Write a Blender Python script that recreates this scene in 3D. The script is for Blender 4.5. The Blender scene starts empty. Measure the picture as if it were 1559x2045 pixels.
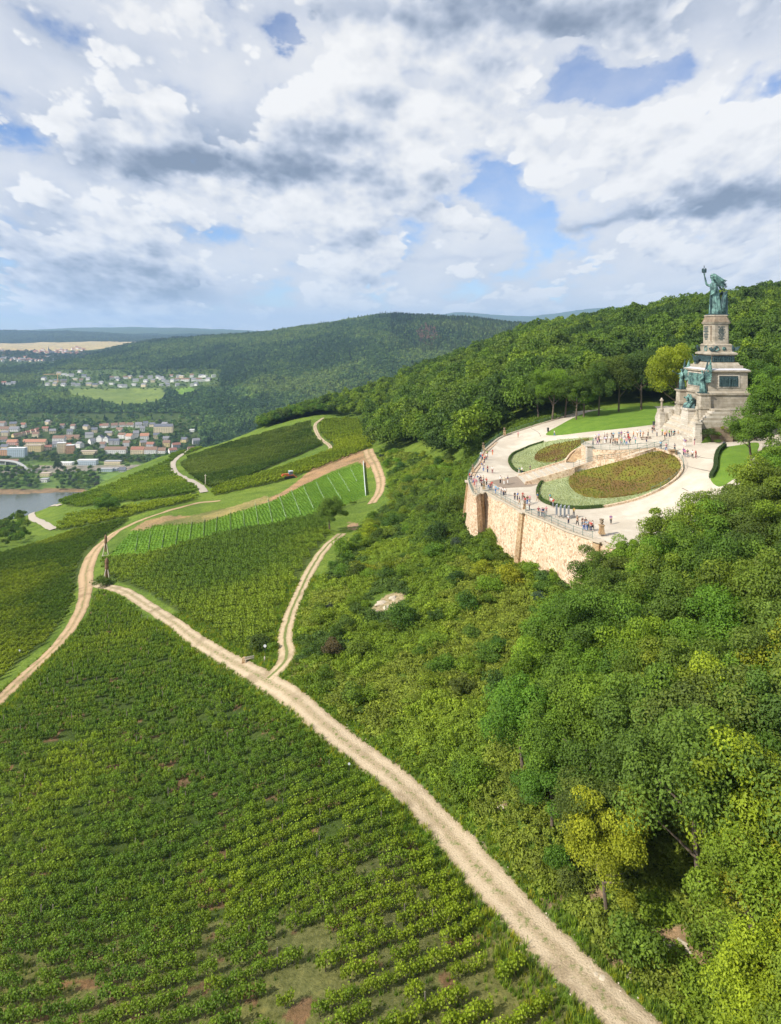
import bpy, bmesh, math, random
import numpy as np
from mathutils import Vector, Matrix, geometry
R = math.radians
rng = np.random.RandomState(7)
random.seed(7)
scene = bpy.context.scene
COL = scene.collection

# ------------------------------------------------------------------ camera
F = 1400.0; CX = 779.5; HY = 668.0          # focal length and horizon row in photograph pixels
cam_d = bpy.data.cameras.new('camera'); cam = bpy.data.objects.new('camera', cam_d); COL.objects.link(cam)
cam_d.sensor_fit = 'HORIZONTAL'; cam_d.sensor_width = 36.0
cam_d.lens = F / 1559.0 * 36.0
cam_d.shift_y = (HY - 1022.5) / 1559.0
cam.location = (0, 0, 0); cam.rotation_euler = (R(90), 0, 0)
cam_d.clip_start = 1.0; cam_d.clip_end = 60000.0
scene.camera = cam

# ------------------------------------------------------------------ light
SUN = Vector((-0.80, -0.42, 0.72)).normalized()      # towards the sun
sun_el = math.asin(SUN.z); sun_az = math.atan2(SUN.x, SUN.y)
sd = bpy.data.lights.new('sun', 'SUN'); sd.energy = 5.0; sd.angle = R(0.6); sd.color = (1.0, 0.93, 0.82)
so = bpy.data.objects.new('sun', sd); COL.objects.link(so)
so.rotation_euler = SUN.to_track_quat('Z', 'Y').to_euler()
scene.view_settings.view_transform = 'Standard'; scene.view_settings.look = 'None'
scene.view_settings.exposure = 0.32; scene.view_settings.gamma = 1.0
scene.view_settings.use_curve_mapping = False
cy = scene.cycles
cy.use_denoising = True
try: cy.denoiser = 'OPENIMAGEDENOISE'
except Exception: pass
cy.max_bounces = 6; cy.diffuse_bounces = 3; cy.glossy_bounces = 2; cy.transmission_bounces = 3
cy.transparent_max_bounces = 6; cy.volume_bounces = 1
cy.use_adaptive_sampling = True; cy.adaptive_threshold = 0.02
cy.caustics_reflective = False; cy.caustics_refractive = False
cy.sample_clamp_indirect = 4.0

# ------------------------------------------------------------------ node helpers
class NT:
    def __init__(s, tree): s.t = tree; s.t.nodes.clear()
    def n(s, typ, **kw):
        nd = s.t.nodes.new(typ)
        ins = kw.pop('ins', {})
        for k, v in kw.items(): setattr(nd, k, v)
        for k, v in ins.items():
            sock = nd.inputs[k]
            if isinstance(v, bpy.types.NodeSocket): s.t.links.new(v, sock)
            else: sock.default_value = v
        return nd
    def link(s, a, b): s.t.links.new(a, b)
    def math(s, op, a, b=0.0, c=None, clamp=False):
        nd = s.n('ShaderNodeMath', operation=op, use_clamp=clamp)
        for i, v in enumerate((a, b) if c is None else (a, b, c)):
            if isinstance(v, bpy.types.NodeSocket): s.link(v, nd.inputs[i])
            else: nd.inputs[i].default_value = v
        return nd.outputs[0]
    def mixc(s, fac, a, b, blend='MIX'):
        nd = s.n('ShaderNodeMix', data_type='RGBA', blend_type=blend)
        for k, v in ((0, fac), (6, a), (7, b)):
            if isinstance(v, bpy.types.NodeSocket): s.link(v, nd.inputs[k])
            elif k == 0: nd.inputs[0].default_value = v
            else: nd.inputs[k].default_value = (*v[:3], 1)
        return nd.outputs[2]
    def ramp(s, fac, stops, interp='LINEAR'):
        nd = s.n('ShaderNodeValToRGB'); cr = nd.color_ramp; cr.interpolation = interp
        while len(cr.elements) < len(stops): cr.elements.new(0.5)
        for e, (p, c) in zip(cr.elements, stops):
            e.position = p; e.color = (*c[:3], 1) if len(c) >= 3 else (c[0],)*3 + (1,)
        s.link(fac, nd.inputs[0]); return nd.outputs[0]
    def sstep(s, x, lo, hi):
        nd = s.n('ShaderNodeMapRange', interpolation_type='SMOOTHSTEP')
        s.link(x, nd.inputs[0]); nd.inputs[1].default_value = lo; nd.inputs[2].default_value = hi
        return nd.outputs[0]
    def noise(s, vec, scale, detail=4, rough=0.55, dist=0.0, out=0):
        nd = s.n('ShaderNodeTexNoise', ins={'Scale': scale, 'Detail': detail, 'Roughness': rough, 'Distortion': dist})
        if vec is not None: s.link(vec, nd.inputs['Vector'])
        return nd.outputs[out]

# ------------------------------------------------------------------ sky
world = bpy.data.worlds.new('World'); scene.world = world; world.use_nodes = True
w = NT(world.node_tree)
tc = w.n('ShaderNodeTexCoord').outputs['Generated']
sep = w.n('ShaderNodeSeparateXYZ', ins={0: tc})
dx, dy, dz = sep.outputs
az = w.math('ARCTAN2', dx, dy)
hyp = w.math('SQRT', w.math('ADD', w.math('MULTIPLY', dx, dx), w.math('MULTIPLY', dy, dy)))
el = w.math('DIVIDE', dz, w.math('MAXIMUM', hyp, 0.02))
elp = w.math('MAXIMUM', el, 0.0)
# cloud space: closer together and flatter towards the horizon
den = w.math('ADD', elp, 0.16)
q1 = w.math('DIVIDE', w.math('MULTIPLY', az, 2.5), w.math('SQRT', den))
q2 = w.math('MULTIPLY', w.math('LOGARITHM', den, math.e), 2.15)
qv = w.n('ShaderNodeCombineXYZ', ins={0: q1, 1: q2, 2: 3.7}).outputs[0]
def sky_noise(vec, off=(0, 0, 0), det=10):
    v = w.n('ShaderNodeVectorMath', operation='ADD', ins={0: vec, 1: off}).outputs[0]
    a = w.noise(v, 1.15, det, 0.56, 0.0)
    vor = w.n('ShaderNodeTexVoronoi', feature='F1', ins={'Vector': v, 'Scale': 2.7, 'Detail': 3.2, 'Roughness': 0.62}).outputs[0]
    puff = w.math('MULTIPLY', w.math('SUBTRACT', 0.46, vor), 0.42)
    return w.math('MULTIPLY_ADD', a, 1.35, puff)
pv = w.n('ShaderNodeCombineXYZ', ins={0: az, 1: el, 2: 0.0}).outputs[0]
wob = w.noise(w.n('ShaderNodeVectorMath', operation='MULTIPLY', ins={0: pv, 1: (1, 1.6, 1)}).outputs[0], 7.0, 5, 0.6, out=1)
pv = w.n('ShaderNodeVectorMath', operation='MULTIPLY_ADD', ins={0: wob, 1: (0.16, 0.10, 0), 2: w.n('ShaderNodeVectorMath', operation='SUBTRACT', ins={0: pv, 1: (0.08, 0.05, 0)}).outputs[0]}).outputs[0]
def blobs(lst):
    """sum of soft ellipses given where they lie in the sky: (px, py, rx, ry, weight)"""
    tot = 0.0
    for px, py, rx, ry, wt in lst:
        a0 = math.atan((px - CX) / F); e0 = (HY - py) / F * math.cos(a0)
        m = w.n('ShaderNodeVectorMath', operation='MULTIPLY_ADD', ins={0: pv, 1: (F / rx, F / ry, 0), 2: (-a0 * F / rx, -e0 * F / ry, 0)}).outputs[0]
        r2 = w.n('ShaderNodeVectorMath', operation='DOT_PRODUCT', ins={0: m, 1: m}).outputs['Value']
        g = w.math('POWER', 0.3679, r2)
        tot = w.math('MULTIPLY_ADD', g, wt, tot)
    return tot
GAPS = [(570, 62, 42, 32, .60), (1185, 165, 85, 50, .55), (1060, 200, 50, 26, .20), (1000, 375, 80, 62, .52), (1062, 450, 40, 56, .42), (920, 295, 50, 22, .22),
        (1440, 30, 50, 30, .25), (1330, 125, 90, 24, .30), (1165, 95, 40, 14, .2), (930, 575, 100, 18, .20), (560, 590, 90, 16, .20), (1385, 490, 40, 36, .16), (60, 290, 40, 14, .2)]
FILL = [(200, 40, 330, 80, -.2), (60, 300, 160, 120, -.12), (350, 560, 400, 60, -.12), (1000, 600, 600, 50, -.12), (700, 60, 100, 80, -.1), (1440, 100, 60, 60, -.1), (1380, 300, 250, 130, -.22), (850, 330, 120, 60, -.20), (400, 200, 420, 170, -.26), (950, 90, 260, 60, -.16), (1500, 100, 110, 60, -.14), (200, 500, 400, 100, -.10), (650, 460, 260, 80, -.12), (1330, 470, 330, 120, -.10), (1250, 560, 300, 40, -.08), (1000, 250, 160, 30, -.1), (1250, 30, 400, 60, -.16)]
gapG = blobs(GAPS); fill = blobs(FILL)
qoff = w.n('ShaderNodeVectorMath', operation='ADD', ins={0: qv, 1: (0.0, 0.10, 0.0)}).outputs[0]
n0 = sky_noise(qv)
dens = w.math('SUBTRACT', w.math('SUBTRACT', n0, gapG), w.math('MULTIPLY', fill, 0.45))       # heaped cumulus in front
cover = w.sstep(dens, 0.35, 0.43)
nb_ = w.noise(qv, 1.7, 7, 0.55)
densb = w.math('SUBTRACT', w.math('SUBTRACT', w.math('MULTIPLY_ADD', nb_, 1.9, w.math('MULTIPLY_ADD', n0, 0.45, -0.62)), w.math('MULTIPLY', gapG, 1.15)), w.math('MULTIPLY', fill, 0.8))
coverb = w.math('MULTIPLY', w.sstep(densb, 0.14, 0.48), 0.97)   # softer sheet behind
n1 = sky_noise(qv, (-0.06, 0.15, 0.0), 6)
relief = w.math('SUBTRACT', n0, n1)
DARK = [(430, 325, 240, 34, 1.1), (450, 270, 260, 60, .55), (900, 25, 380, 45, .55), (1250, 35, 280, 55, .46), (1510, 398, 110, 22, .75), (1330, 432, 170, 16, .6), (1180, 440, 110, 12, .3),
        (190, 560, 210, 32, .70), (60, 480, 150, 45, .40), (380, 592, 90, 20, .55), (80, 380, 60, 60, .25), (640, 290, 80, 60, .25), (240, 110, 120, 50, .18), (1470, 568, 120, 10, .25),
        (480, 470, 200, 10, .22), (700, 490, 150, 10, .22), (900, 520, 120, 10, .22), (1540, 60, 60, 60, .2), (30, 60, 80, 90, .2), (250, 225, 200, 60, .12), (850, 420, 110, 16, .28)]
LITE = [(1400, 190, 190, 50, -.30), (850, 280, 110, 40, -.32), (60, 310, 80, 40, -.25), (640, 130, 150, 60, -.14), (560, 390, 280, 22, -.24), (1350, 310, 160, 50, -.2), (1110, 90, 120, 40, -.2), (1300, 370, 200, 22, -.15), (600, 430, 300, 20, -.1), (1450, 470, 90, 22, -.2), (160, 200, 160, 60, -.12)]
dk = blobs(DARK + LITE)
lown = w.math('MULTIPLY', w.math('SUBTRACT', w.noise(qv, 0.9, 4, 0.5), 0.5), 0.6)
base = w.math('ADD', dk, lown)
f = w.math('ADD', w.math('MULTIPLY', base, 1.15), w.math('MULTIPLY', relief, -2.4))
f = w.math('ADD', f, w.math('MULTIPLY', w.math('SUBTRACT', dens, 0.56), 1.15))
bk = w.math('ADD', base, w.math('MULTIPLY', w.math('SUBTRACT', nb_, 0.42), -1.2))
STOPS = [(0.0, (.93, .93, .93)), (0.20, (.83, .84, .86)), (0.40, (.66, .70, .78)), (0.60, (.47, .53, .64)), (0.82, (.31, .37, .48)), (1.0, (.23, .29, .39))]
cf = w.ramp(w.math('MULTIPLY_ADD', f, 0.60, 0.25), STOPS); cb = w.ramp(w.math('MULTIPLY_ADD', bk, 0.62, 0.37), STOPS)
cloud = w.mixc(cover, cb, cf)
cover = w.math('MAXIMUM', w.math('MAXIMUM', cover, coverb), w.math('MULTIPLY', w.sstep(nb_, 0.30, 0.62), 0.42))
# towards the horizon everything pales
hz = w.math('POWER', 2.718, w.math('MULTIPLY', elp, -14.0))
cloud = w.mixc(w.math('MULTIPLY', hz, 0.35), cloud, (.72, .77, .85))
sky = w.n('ShaderNodeTexSky', sky_type='NISHITA', sun_disc=False, sun_elevation=sun_el, sun_rotation=sun_az, altitude=300.0, air_density=1.0, dust_density=0.1, ozone_density=4.0)
bg1 = w.n('ShaderNodeBackground', ins={'Strength': 0.09})
skyc = w.mixc(1.0, sky.outputs[0], (1.14, 1.18, 1.36), 'MULTIPLY')
w.link(skyc, bg1.inputs[0])
bg2 = w.n('ShaderNodeBackground', ins={'Strength': 0.82}); w.link(cloud, bg2.inputs[0])
mx = w.n('ShaderNodeMixShader'); w.link(cover, mx.inputs[0]); w.link(bg1.outputs[0], mx.inputs[1]); w.link(bg2.outputs[0], mx.inputs[2])
wo = w.n('ShaderNodeOutputWorld'); w.link(mx.outputs[0], wo.inputs[0])
try: world.cycles.sampling_method = 'MANUAL'; world.cycles.sample_map_resolution = 256
except Exception: pass
# ------------------------------------------------------------------ object helpers
def link(o, parent=None):
    COL.objects.link(o)
    if parent is not None: o.parent = parent
    return o
def tag(o, label=None, cat=None, group=None, kind=None):
    if label: o['label'] = label
    if cat: o['category'] = cat
    if group: o['group'] = group
    if kind: o['kind'] = kind
    return o
def mesh_obj(name, verts, faces, mats=(), parent=None, mi=None, smooth=False):
    me = bpy.data.meshes.new(name)
    me.from_pydata([tuple(v) for v in verts], [], [tuple(f) for f in faces])
    for m in mats if isinstance(mats, (list, tuple)) else (mats,): me.materials.append(m)
    if mi is not None: me.polygons.foreach_set('material_index', np.asarray(mi, dtype=np.int32))
    if smooth: me.polygons.foreach_set('use_smooth', np.ones(len(me.polygons), dtype=bool))
    me.update()
    return link(bpy.data.objects.new(name, me), parent)
def fast_mesh(name, V, Fq, mats=(), smooth=False):
    """V (n,3) array, Fq (m,k) array of equal-sized polygons"""
    me = bpy.data.meshes.new(name); n, m, k = len(V), len(Fq), Fq.shape[1]
    me.vertices.add(n); me.vertices.foreach_set('co', np.asarray(V, dtype=np.float32).ravel())
    me.loops.add(m * k); me.loops.foreach_set('vertex_index', np.asarray(Fq, dtype=np.int32).ravel())
    me.polygons.add(m); me.polygons.foreach_set('loop_start', np.arange(0, m * k, k, dtype=np.int32))
    me.polygons.foreach_set('loop_total', np.full(m, k, dtype=np.int32))
    for mm in mats: me.materials.append(mm)
    me.polygons.foreach_set('use_smooth', np.full(m, smooth, dtype=bool))
    me.update(calc_edges=True)
    return me
def empty(name, loc=(0, 0, 0), rz=0.0, parent=None):
    o = bpy.data.objects.new(name, None); o.location = loc; o.rotation_euler = (0, 0, rz); o.empty_display_size = 0.5
    return link(o, parent)
class MB:
    """collects simple solids and builds them as one mesh object"""
    def __init__(s): s.v = []; s.f = []; s.m = []
    def add(s, vs, fs, mi=0):
        b = len(s.v); s.v += [tuple(v) for v in vs]; s.f += [tuple(i + b for i in f) for f in fs]; s.m += [mi] * len(fs)
    def box(s, x0, x1, y0, y1, z0, z1, mi=0): s.frus(x0, x1, y0, y1, z0, x0, x1, y0, y1, z1, mi)
    def frus(s, x0, x1, y0, y1, z0, X0, X1, Y0, Y1, z1, mi=0):
        s.add([(x0, y0, z0), (x1, y0, z0), (x1, y1, z0), (x0, y1, z0), (X0, Y0, z1), (X1, Y0, z1), (X1, Y1, z1), (X0, Y1, z1)],
              [(0, 3, 2, 1), (4, 5, 6, 7), (0, 1, 5, 4), (1, 2, 6, 5), (2, 3, 7, 6), (3, 0, 4, 7)], mi)
    def loft(s, rings, mi=0, cap=True):
        n = len(rings[0]); vs = [p for r in rings for p in r]; fs = []
        for k in range(len(rings) - 1):
            for i in range(n):
                j = (i + 1) % n; fs.append((k * n + i, k * n + j, (k + 1) * n + j, (k + 1) * n + i))
        if cap: fs.append(tuple(range(n - 1, -1, -1))); fs.append(tuple((len(rings) - 1) * n + i for i in range(n)))
        s.add(vs, fs, mi)
    def tube(s, pts, rad, n=6, mi=0, cap=True):
        pts = [Vector(p) for p in pts]; rad = rad if isinstance(rad, (list, tuple)) else [rad] * len(pts); rings = []
        for k, p in enumerate(pts):
            d = (pts[min(k + 1, len(pts) - 1)] - pts[max(k - 1, 0)]).normalized()
            a = d.orthogonal().normalized() if abs(d.z) < .98 else Vector((1, 0, 0)); 
            if abs(d.z) < .98: a = d.cross(Vector((0, 0, 1))).normalized()
            b = d.cross(a).normalized()
            rings.append([p + (a * math.cos(t) + b * math.sin(t)) * rad[k] for t in [2 * math.pi * i / n for i in range(n)]])
        s.loft(rings, mi, cap)
    def lathe(s, prof, cx=0, cy=0, n=12, mi=0):
        s.loft([[(cx + r * math.cos(2 * math.pi * i / n), cy + r * math.sin(2 * math.pi * i / n), z) for i in range(n)] for r, z in prof], mi)
    def build(s, name, mats, parent=None, smooth=False):
        return mesh_obj(name, s.v, s.f, mats if isinstance(mats, (list, tuple)) else [mats], parent, s.m, smooth)

# ------------------------------------------------------------------ value noise (for shapes and scattering)
_perm = rng.rand(256, 256).astype(np.float64)
def vnoise(x, y):
    x = np.asarray(x, float); y = np.asarray(y, float)
    xi = np.floor(x).astype(int); yi = np.floor(y).astype(int); fx = x - xi; fy = y - yi
    fx = fx * fx * (3 - 2 * fx); fy = fy * fy * (3 - 2 * fy)
    g = lambda a, b: _perm[a & 255, b & 255]
    return (g(xi, yi) * (1 - fx) + g(xi + 1, yi) * fx) * (1 - fy) + (g(xi, yi + 1) * (1 - fx) + g(xi + 1, yi + 1) * fx) * fy
def fbm(x, y, oct=4, gain=.5):
    t = 0; a = 1; n = 0
    for k in range(oct):
        t = t + a * vnoise(x * 2 ** k + 17.3 * k, y * 2 ** k + 5.1 * k); n += a; a *= gain
    return t / n

# ------------------------------------------------------------------ terrain: cross-sections of the valley, metres below / above the camera
TC = {
 0: [(18,-50),(40,-53),(56,-55),(80,-59),(103,-61),(120,-63),(150,-68),(190,-72),(250,-77.5),(300,-87),(350,-97),(400,-107.5),(430,-124),(480,-170),(600,-238),(700,-254),(1080,-254),(1125,-248),(1200,-246),(1350,-243),(1600,-232),(1800,-222),(2100,-200),(2400,-182),(2700,-170),(3100,-165),(3800,-142),(4500,-114),(5500,-95),(6500,-82),(7500,-40),(8500,30),(10000,0),(14000,60),(22000,0)],
 150: [(18,-49.5),(40,-52.5),(55,-54),(80,-58),(103,-59.5),(120,-61),(150,-64),(190,-69),(250,-75),(300,-79.5),(340,-84.5),(400,-93),(450,-105),(520,-130),(700,-225),(800,-254),(1100,-254),(1135,-249),(1200,-246),(1350,-243),(1600,-232),(1800,-222),(2100,-200),(2400,-183),(2700,-166),(3000,-146),(3300,-122),(3800,-140),(4500,-113),(5500,-95),(6500,-77),(8000,0),(8600,24),(10000,0),(14000,125),(22000,40)],
 300: [(18,-49),(40,-52),(54,-53),(77,-56.8),(97,-57.6),(125,-59),(165,-62.7),(210,-64.8),(245,-66.8),(290,-69.5),(330,-73),(380,-79),(430,-83),(500,-90),(560,-108),(700,-170),(900,-245),(1100,-251),(1200,-247),(1350,-240),(1500,-230),(1700,-218),(1900,-209),(2100,-200),(2400,-184),(2700,-163),(3000,-124),(3400,-64),(3700,-46),(4000,-50),(5000,-90),(7000,-60),(10000,0),(14000,135),(22000,40)],
 450: [(18,-49),(40,-51.5),(53,-52),(72,-54.5),(90,-54.5),(110,-54),(140,-55.5),(180,-59),(230,-62.5),(280,-66),(320,-68),(380,-73),(440,-76),(500,-78.5),(560,-86),(700,-140),(900,-210),(1200,-240),(1500,-225),(1800,-203),(2200,-170),(2500,-140),(2800,-100),(3200,-48),(3500,-13),(3700,-8),(4000,-18),(6000,-50),(9000,-20),(14000,95),(22000,20)],
 600: [(18,-48.5),(40,-51),(52,-51),(70,-52.5),(85,-51.5),(104,-50),(135,-51.5),(175,-54.5),(225,-57),(275,-61),(320,-64),(400,-66),(470,-64.5),(520,-62),(580,-66),(700,-100),(900,-170),(1200,-215),(1600,-212),(1900,-185),(2200,-145),(2600,-80),(3000,-14),(3300,18),(3500,26),(4000,10),(6000,-50),(14000,30),(22000,20)],
 750: [(18,-48),(40,-50),(50,-50),(68,-50.8),(85,-50),(105,-49),(130,-48.5),(165,-50),(200,-53.5),(270,-56.3),(320,-55),(400,-56.5),(470,-59),(540,-55),(620,-54),(700,-62),(1000,-150),(1500,-200),(1900,-160),(2300,-85),(2700,-14),(3100,50),(3350,82),(3600,78),(4500,10),(8000,-50),(14000,60),(22000,20)],
 900: [(18,-47.5),(40,-49.5),(50,-49.5),(68,-50.4),(85,-48),(102,-47),(125,-45.2),(150,-42.6),(190,-42.4),(240,-42.6),(300,-42),(400,-38),(550,-35),(700,-38),(850,-52),(1200,-130),(1800,-180),(2400,-60),(2900,40),(3200,70),(3500,66),(4200,52),(5200,60),(8000,0),(12000,150),(15000,455),(22000,100)],
 1050: [(18,-47),(40,-49),(50,-49),(65,-48),(80,-46),(100,-44.5),(120,-43.2),(137,-42),(150,-40),(165,-37.5),(190,-34),(215,-31),(240,-29),(270,-28),(300,-27),(400,-22),(550,-15),(700,-9),(850,-15),(1200,-80),(1800,-150),(2600,0),(3000,35),(3400,35),(5000,42),(8000,0),(12000,100),(15000,385),(22000,100)],
 1200: [(18,-47),(40,-48.5),(50,-48),(60,-47.5),(75,-45.8),(90,-43.5),(105,-41.8),(118,-40.5),(130,-37),(150,-33),(170,-29.5),(190,-27),(220,-26),(260,-25.2),(300,-23),(400,-12),(550,-2),(700,4),(900,0),(1500,-100),(3000,0),(5000,30),(8000,0),(15000,545),(22000,100)],
 1350: [(18,-46),(40,-48),(50,-47.5),(60,-46.5),(75,-45),(90,-42.5),(105,-39.5),(120,-35),(140,-29.5),(160,-25.5),(190,-25.3),(230,-25),(300,-17),(400,-3),(500,8),(600,12),(800,5),(1500,-100),(3000,0),(8000,0),(15000,520),(22000,100)],
 1500: [(18,-45.5),(40,-47),(50,-46.5),(60,-45),(80,-41),(100,-36.5),(120,-32),(150,-26.5),(175,-25),(220,-21),(300,-8),(400,7),(500,16),(600,18),(800,5),(1500,-100),(3000,0),(8000,0),(15000,200),(22000,50)],
 1650: [(18,-44),(40,-46),(60,-43),(80,-38),(110,-31.5),(150,-24),(200,-17),(300,0),(400,16),(600,30),(800,20),(1500,-100),(3000,0),(8000,0),(15000,200),(22000,50)]}
TC[-150] = [(y, z - (1.5 if y < 320 else 0)) for y, z in TC[0]]
TC[-300] = TC[-150]; TC[1800] = TC[1650]; TC[1950] = TC[1650]
VMIN, VMAX, NV = math.log(18), math.log(22000), 1100
VG = np.linspace(VMIN, VMAX, NV)
def pchip(xs, ys, x):
    xs = np.array(xs, float); ys = np.array(ys, float); h = np.diff(xs); d = np.diff(ys) / h; m = np.zeros(len(xs))
    for k in range(1, len(xs) - 1):
        if d[k - 1] * d[k] > 0:
            w1, w2 = 2 * h[k] + h[k - 1], h[k] + 2 * h[k - 1]; m[k] = (w1 + w2) / (w1 / d[k - 1] + w2 / d[k])
    m[0], m[-1] = d[0], d[-1]
    i = np.clip(np.searchsorted(xs, x) - 1, 0, len(xs) - 2); t = (x - xs[i]) / h[i]
    return (2*t**3-3*t**2+1)*ys[i] + (t**3-2*t**2+t)*h[i]*m[i] + (-2*t**3+3*t**2)*ys[i+1] + (t**3-t**2)*h[i]*m[i+1]
cols_px = sorted(TC)
CZ = np.array([pchip([math.log(a) for a, b in TC[c]], [b for a, b in TC[c]], VG) for c in cols_px])
U0, U1, NU = (-250 - CX) / F, (1830 - CX) / F, 560
UG = np.linspace(U0, U1, NU)
t_ = (UG * F + CX - cols_px[0]) / 150.0; i_ = np.clip(t_.astype(int), 1, len(cols_px) - 3); f_ = (t_ - i_)[:, None]
p0, p1, p2, p3 = CZ[i_ - 1], CZ[i_], CZ[i_ + 1], CZ[i_ + 2]
ZG = 0.5 * (2 * p1 + (p2 - p0) * f_ + (2 * p0 - 5 * p1 + 4 * p2 - p3) * f_**2 + (3 * p1 - p0 - 3 * p2 + p3) * f_**3)     # [NU, NV]
YG = np.exp(VG)[None, :] * np.ones((NU, 1)); XG = UG[:, None] * YG
# bumps: gentle near, larger far away, none on the river
amp = np.interp(YG, [40, 200, 600, 1300, 2500, 9000], [.25, .5, 1.5, 1.5, 16, 20])
wl = np.interp(YG, [40, 400, 3000, 15000], [9, 30, 260, 900])
nb = fbm(XG / 12.0, YG / 12.0, 3) - .5
nb2 = fbm(XG / 230.0 + 9, YG / 330.0 + 3, 4) - .5
ZG = ZG + np.where(YG < 700, nb * amp * 1.6, 0) + np.where(YG > 1700, nb2 * amp * 1.8, 0) * np.clip((YG - 1700) / 600, 0, 1)
ZG = np.where((ZG < -251.5) & (YG > 500), -253.5, ZG)
def gz(x, y):
    """height of the ground at x, y (metres)"""
    x = np.asarray(x, float); y = np.maximum(np.asarray(y, float), 18.01)
    a = np.clip((x / y - U0) / (U1 - U0) * (NU - 1), 0, NU - 1.001); b = np.clip((np.log(y) - VMIN) / (VMAX - VMIN) * (NV - 1), 0, NV - 1.001)
    i = a.astype(int); j = b.astype(int); fa = a - i; fb = b - j
    return ZG[i, j] * (1 - fa) * (1 - fb) + ZG[i + 1, j] * fa * (1 - fb) + ZG[i, j + 1] * (1 - fa) * fb + ZG[i + 1, j + 1] * fa * fb
def hit(px, py, ymin=20, ymax=20000):
    """where the line of sight through a photograph pixel meets the ground"""
    ys = np.exp(np.linspace(math.log(ymin), math.log(ymax), 4000)); u = (px - CX) / F
    z = gz(u * ys, ys); s = (HY - py) / F * ys - z
    k = np.argmax(s < 0) if (s < 0).any() else len(ys) - 1
    if k > 0:
        t = s[k - 1] / (s[k - 1] - s[k] + 1e-9); y = ys[k - 1] + (ys[k] - ys[k - 1]) * t
    else: y = ys[0]
    return float(u * y), float(y), float(gz(u * y, y))
def proj(x, y, z): return CX + F * x / y, HY - F * z / y
def inpoly(px, py, poly):
    px = np.asarray(px, float); py = np.asarray(py, float); c = np.zeros(px.shape, bool); n = len(poly)
    for i in range(n):
        x1, y1 = poly[i]; x2, y2 = poly[(i + 1) % n]
        if y1 == y2: continue
        c ^= ((y1 > py) != (y2 > py)) & (px < (x2 - x1) * (py - y1) / (y2 - y1) + x1)
    return c
def catmull(pts, sub=8):
    P = [np.array(p, float) for p in pts]; P = [2 * P[0] - P[1]] + P + [2 * P[-1] - P[-2]]; out = []
    for i in range(1, len(P) - 2):
        for k in range(sub):
            t = k / sub
            out.append(0.5 * (2*P[i] + (P[i+1]-P[i-1])*t + (2*P[i-1]-5*P[i]+4*P[i+1]-P[i+2])*t*t + (3*P[i]-P[i-1]-3*P[i+1]+P[i+2])*t**3))
    out.append(P[-2]); return np.array(out)

# ------------------------------------------------------------------ the terrace in plan
# (photo position, height) of points measured on the terrace; a smooth surface runs through them
PC = [(935,965,-33.3),(967,978,-33.3),(1047,1008,-33.3),(1130,1043,-33.3),(1200,1068,-33.3),(1290,1085,-33.3),(1400,1085,-33),(1218,1045,-33.3),(1000,930,-33.3),(1060,970,-33.3),(1150,1020,-33.3),(1035,900,-32.6),
      (958,925,-33.0),(967,900,-32.3),(1007,872,-31),(1060,855,-29.3),(1100,845,-27.8),(1090,870,-29.2),(1140,832,-26.6),(1018,905,-32.7),(1050,945,-33.2),(1180,882,-27.4),(1120,900,-30.8),(1090,925,-32.4),
      (1120,866,-28),(1180,857,-26.4),(1250,853,-25.2),(1308,852,-24.6),(1314,858,-24.5),(1390,885,-24.5),
      (1400,905,-24.8),(1490,878,-24.5),(1420,930,-25.7),(1400,955,-27.2),(1370,965,-28.4),(1330,985,-30),(1270,1005,-32),(1230,1025,-33),
      (1092,958,-32.7),(1140,945,-31.2),(1110,1011,-33.2),(1205,1013,-33),(1250,1003,-32.4),(1310,980,-30.6),(1357,945,-27.7),(1352,920,-26.3),(1305,904,-25.5),(1262,917,-26.8),(1200,932,-29.3),(1240,960,-30.4)]
def P3(px, py, z): y = F * z / (HY - py); return ((px - CX) / F * y, y, z)
_pc = np.array([P3(*p) for p in PC])
def _tps_fit(P):
    n = len(P); d = np.hypot(P[:, None, 0] - P[None, :, 0], P[:, None, 1] - P[None, :, 1]) / 50
    K = d**2 * np.log(d + 1e-9); A = np.zeros((n + 3, n + 3)); A[:n, :n] = K + np.eye(n) * 2e-3
    A[:n, n] = 1; A[:n, n + 1:] = P[:, :2] / 50; A[n, :n] = 1; A[n + 1:, :n] = P[:, :2].T / 50
    return np.linalg.solve(A, np.r_[P[:, 2], 0, 0, 0])
_pw = _tps_fit(_pc)
def pz(x, y):
    x = np.asarray(x, float); y = np.asarray(y, float); sh = x.shape; x = x.ravel(); y = y.ravel()
    d = np.hypot(x[:, None] - _pc[None, :, 0], y[:, None] - _pc[None, :, 1]) / 50
    z = (d**2 * np.log(d + 1e-9)) @ _pw[:-3] + _pw[-3] + _pw[-2] * x / 50 + _pw[-1] * y / 50
    return z.reshape(sh)
def phit(px, py, dz=0.0):
    """photograph pixel -> point on the terrace surface"""
    u = (px - CX) / F; ys = np.linspace(90, 260, 1400); s = (HY - py) / F * ys - pz(u * ys, ys) - dz
    k = np.argmax(s < 0) if (s < 0).any() else len(ys) - 1
    k = max(k, 1); t = s[k - 1] / (s[k - 1] - s[k] + 1e-9); y = ys[k - 1] + (ys[k] - ys[k - 1]) * t
    return np.array([u * y, y])
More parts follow.
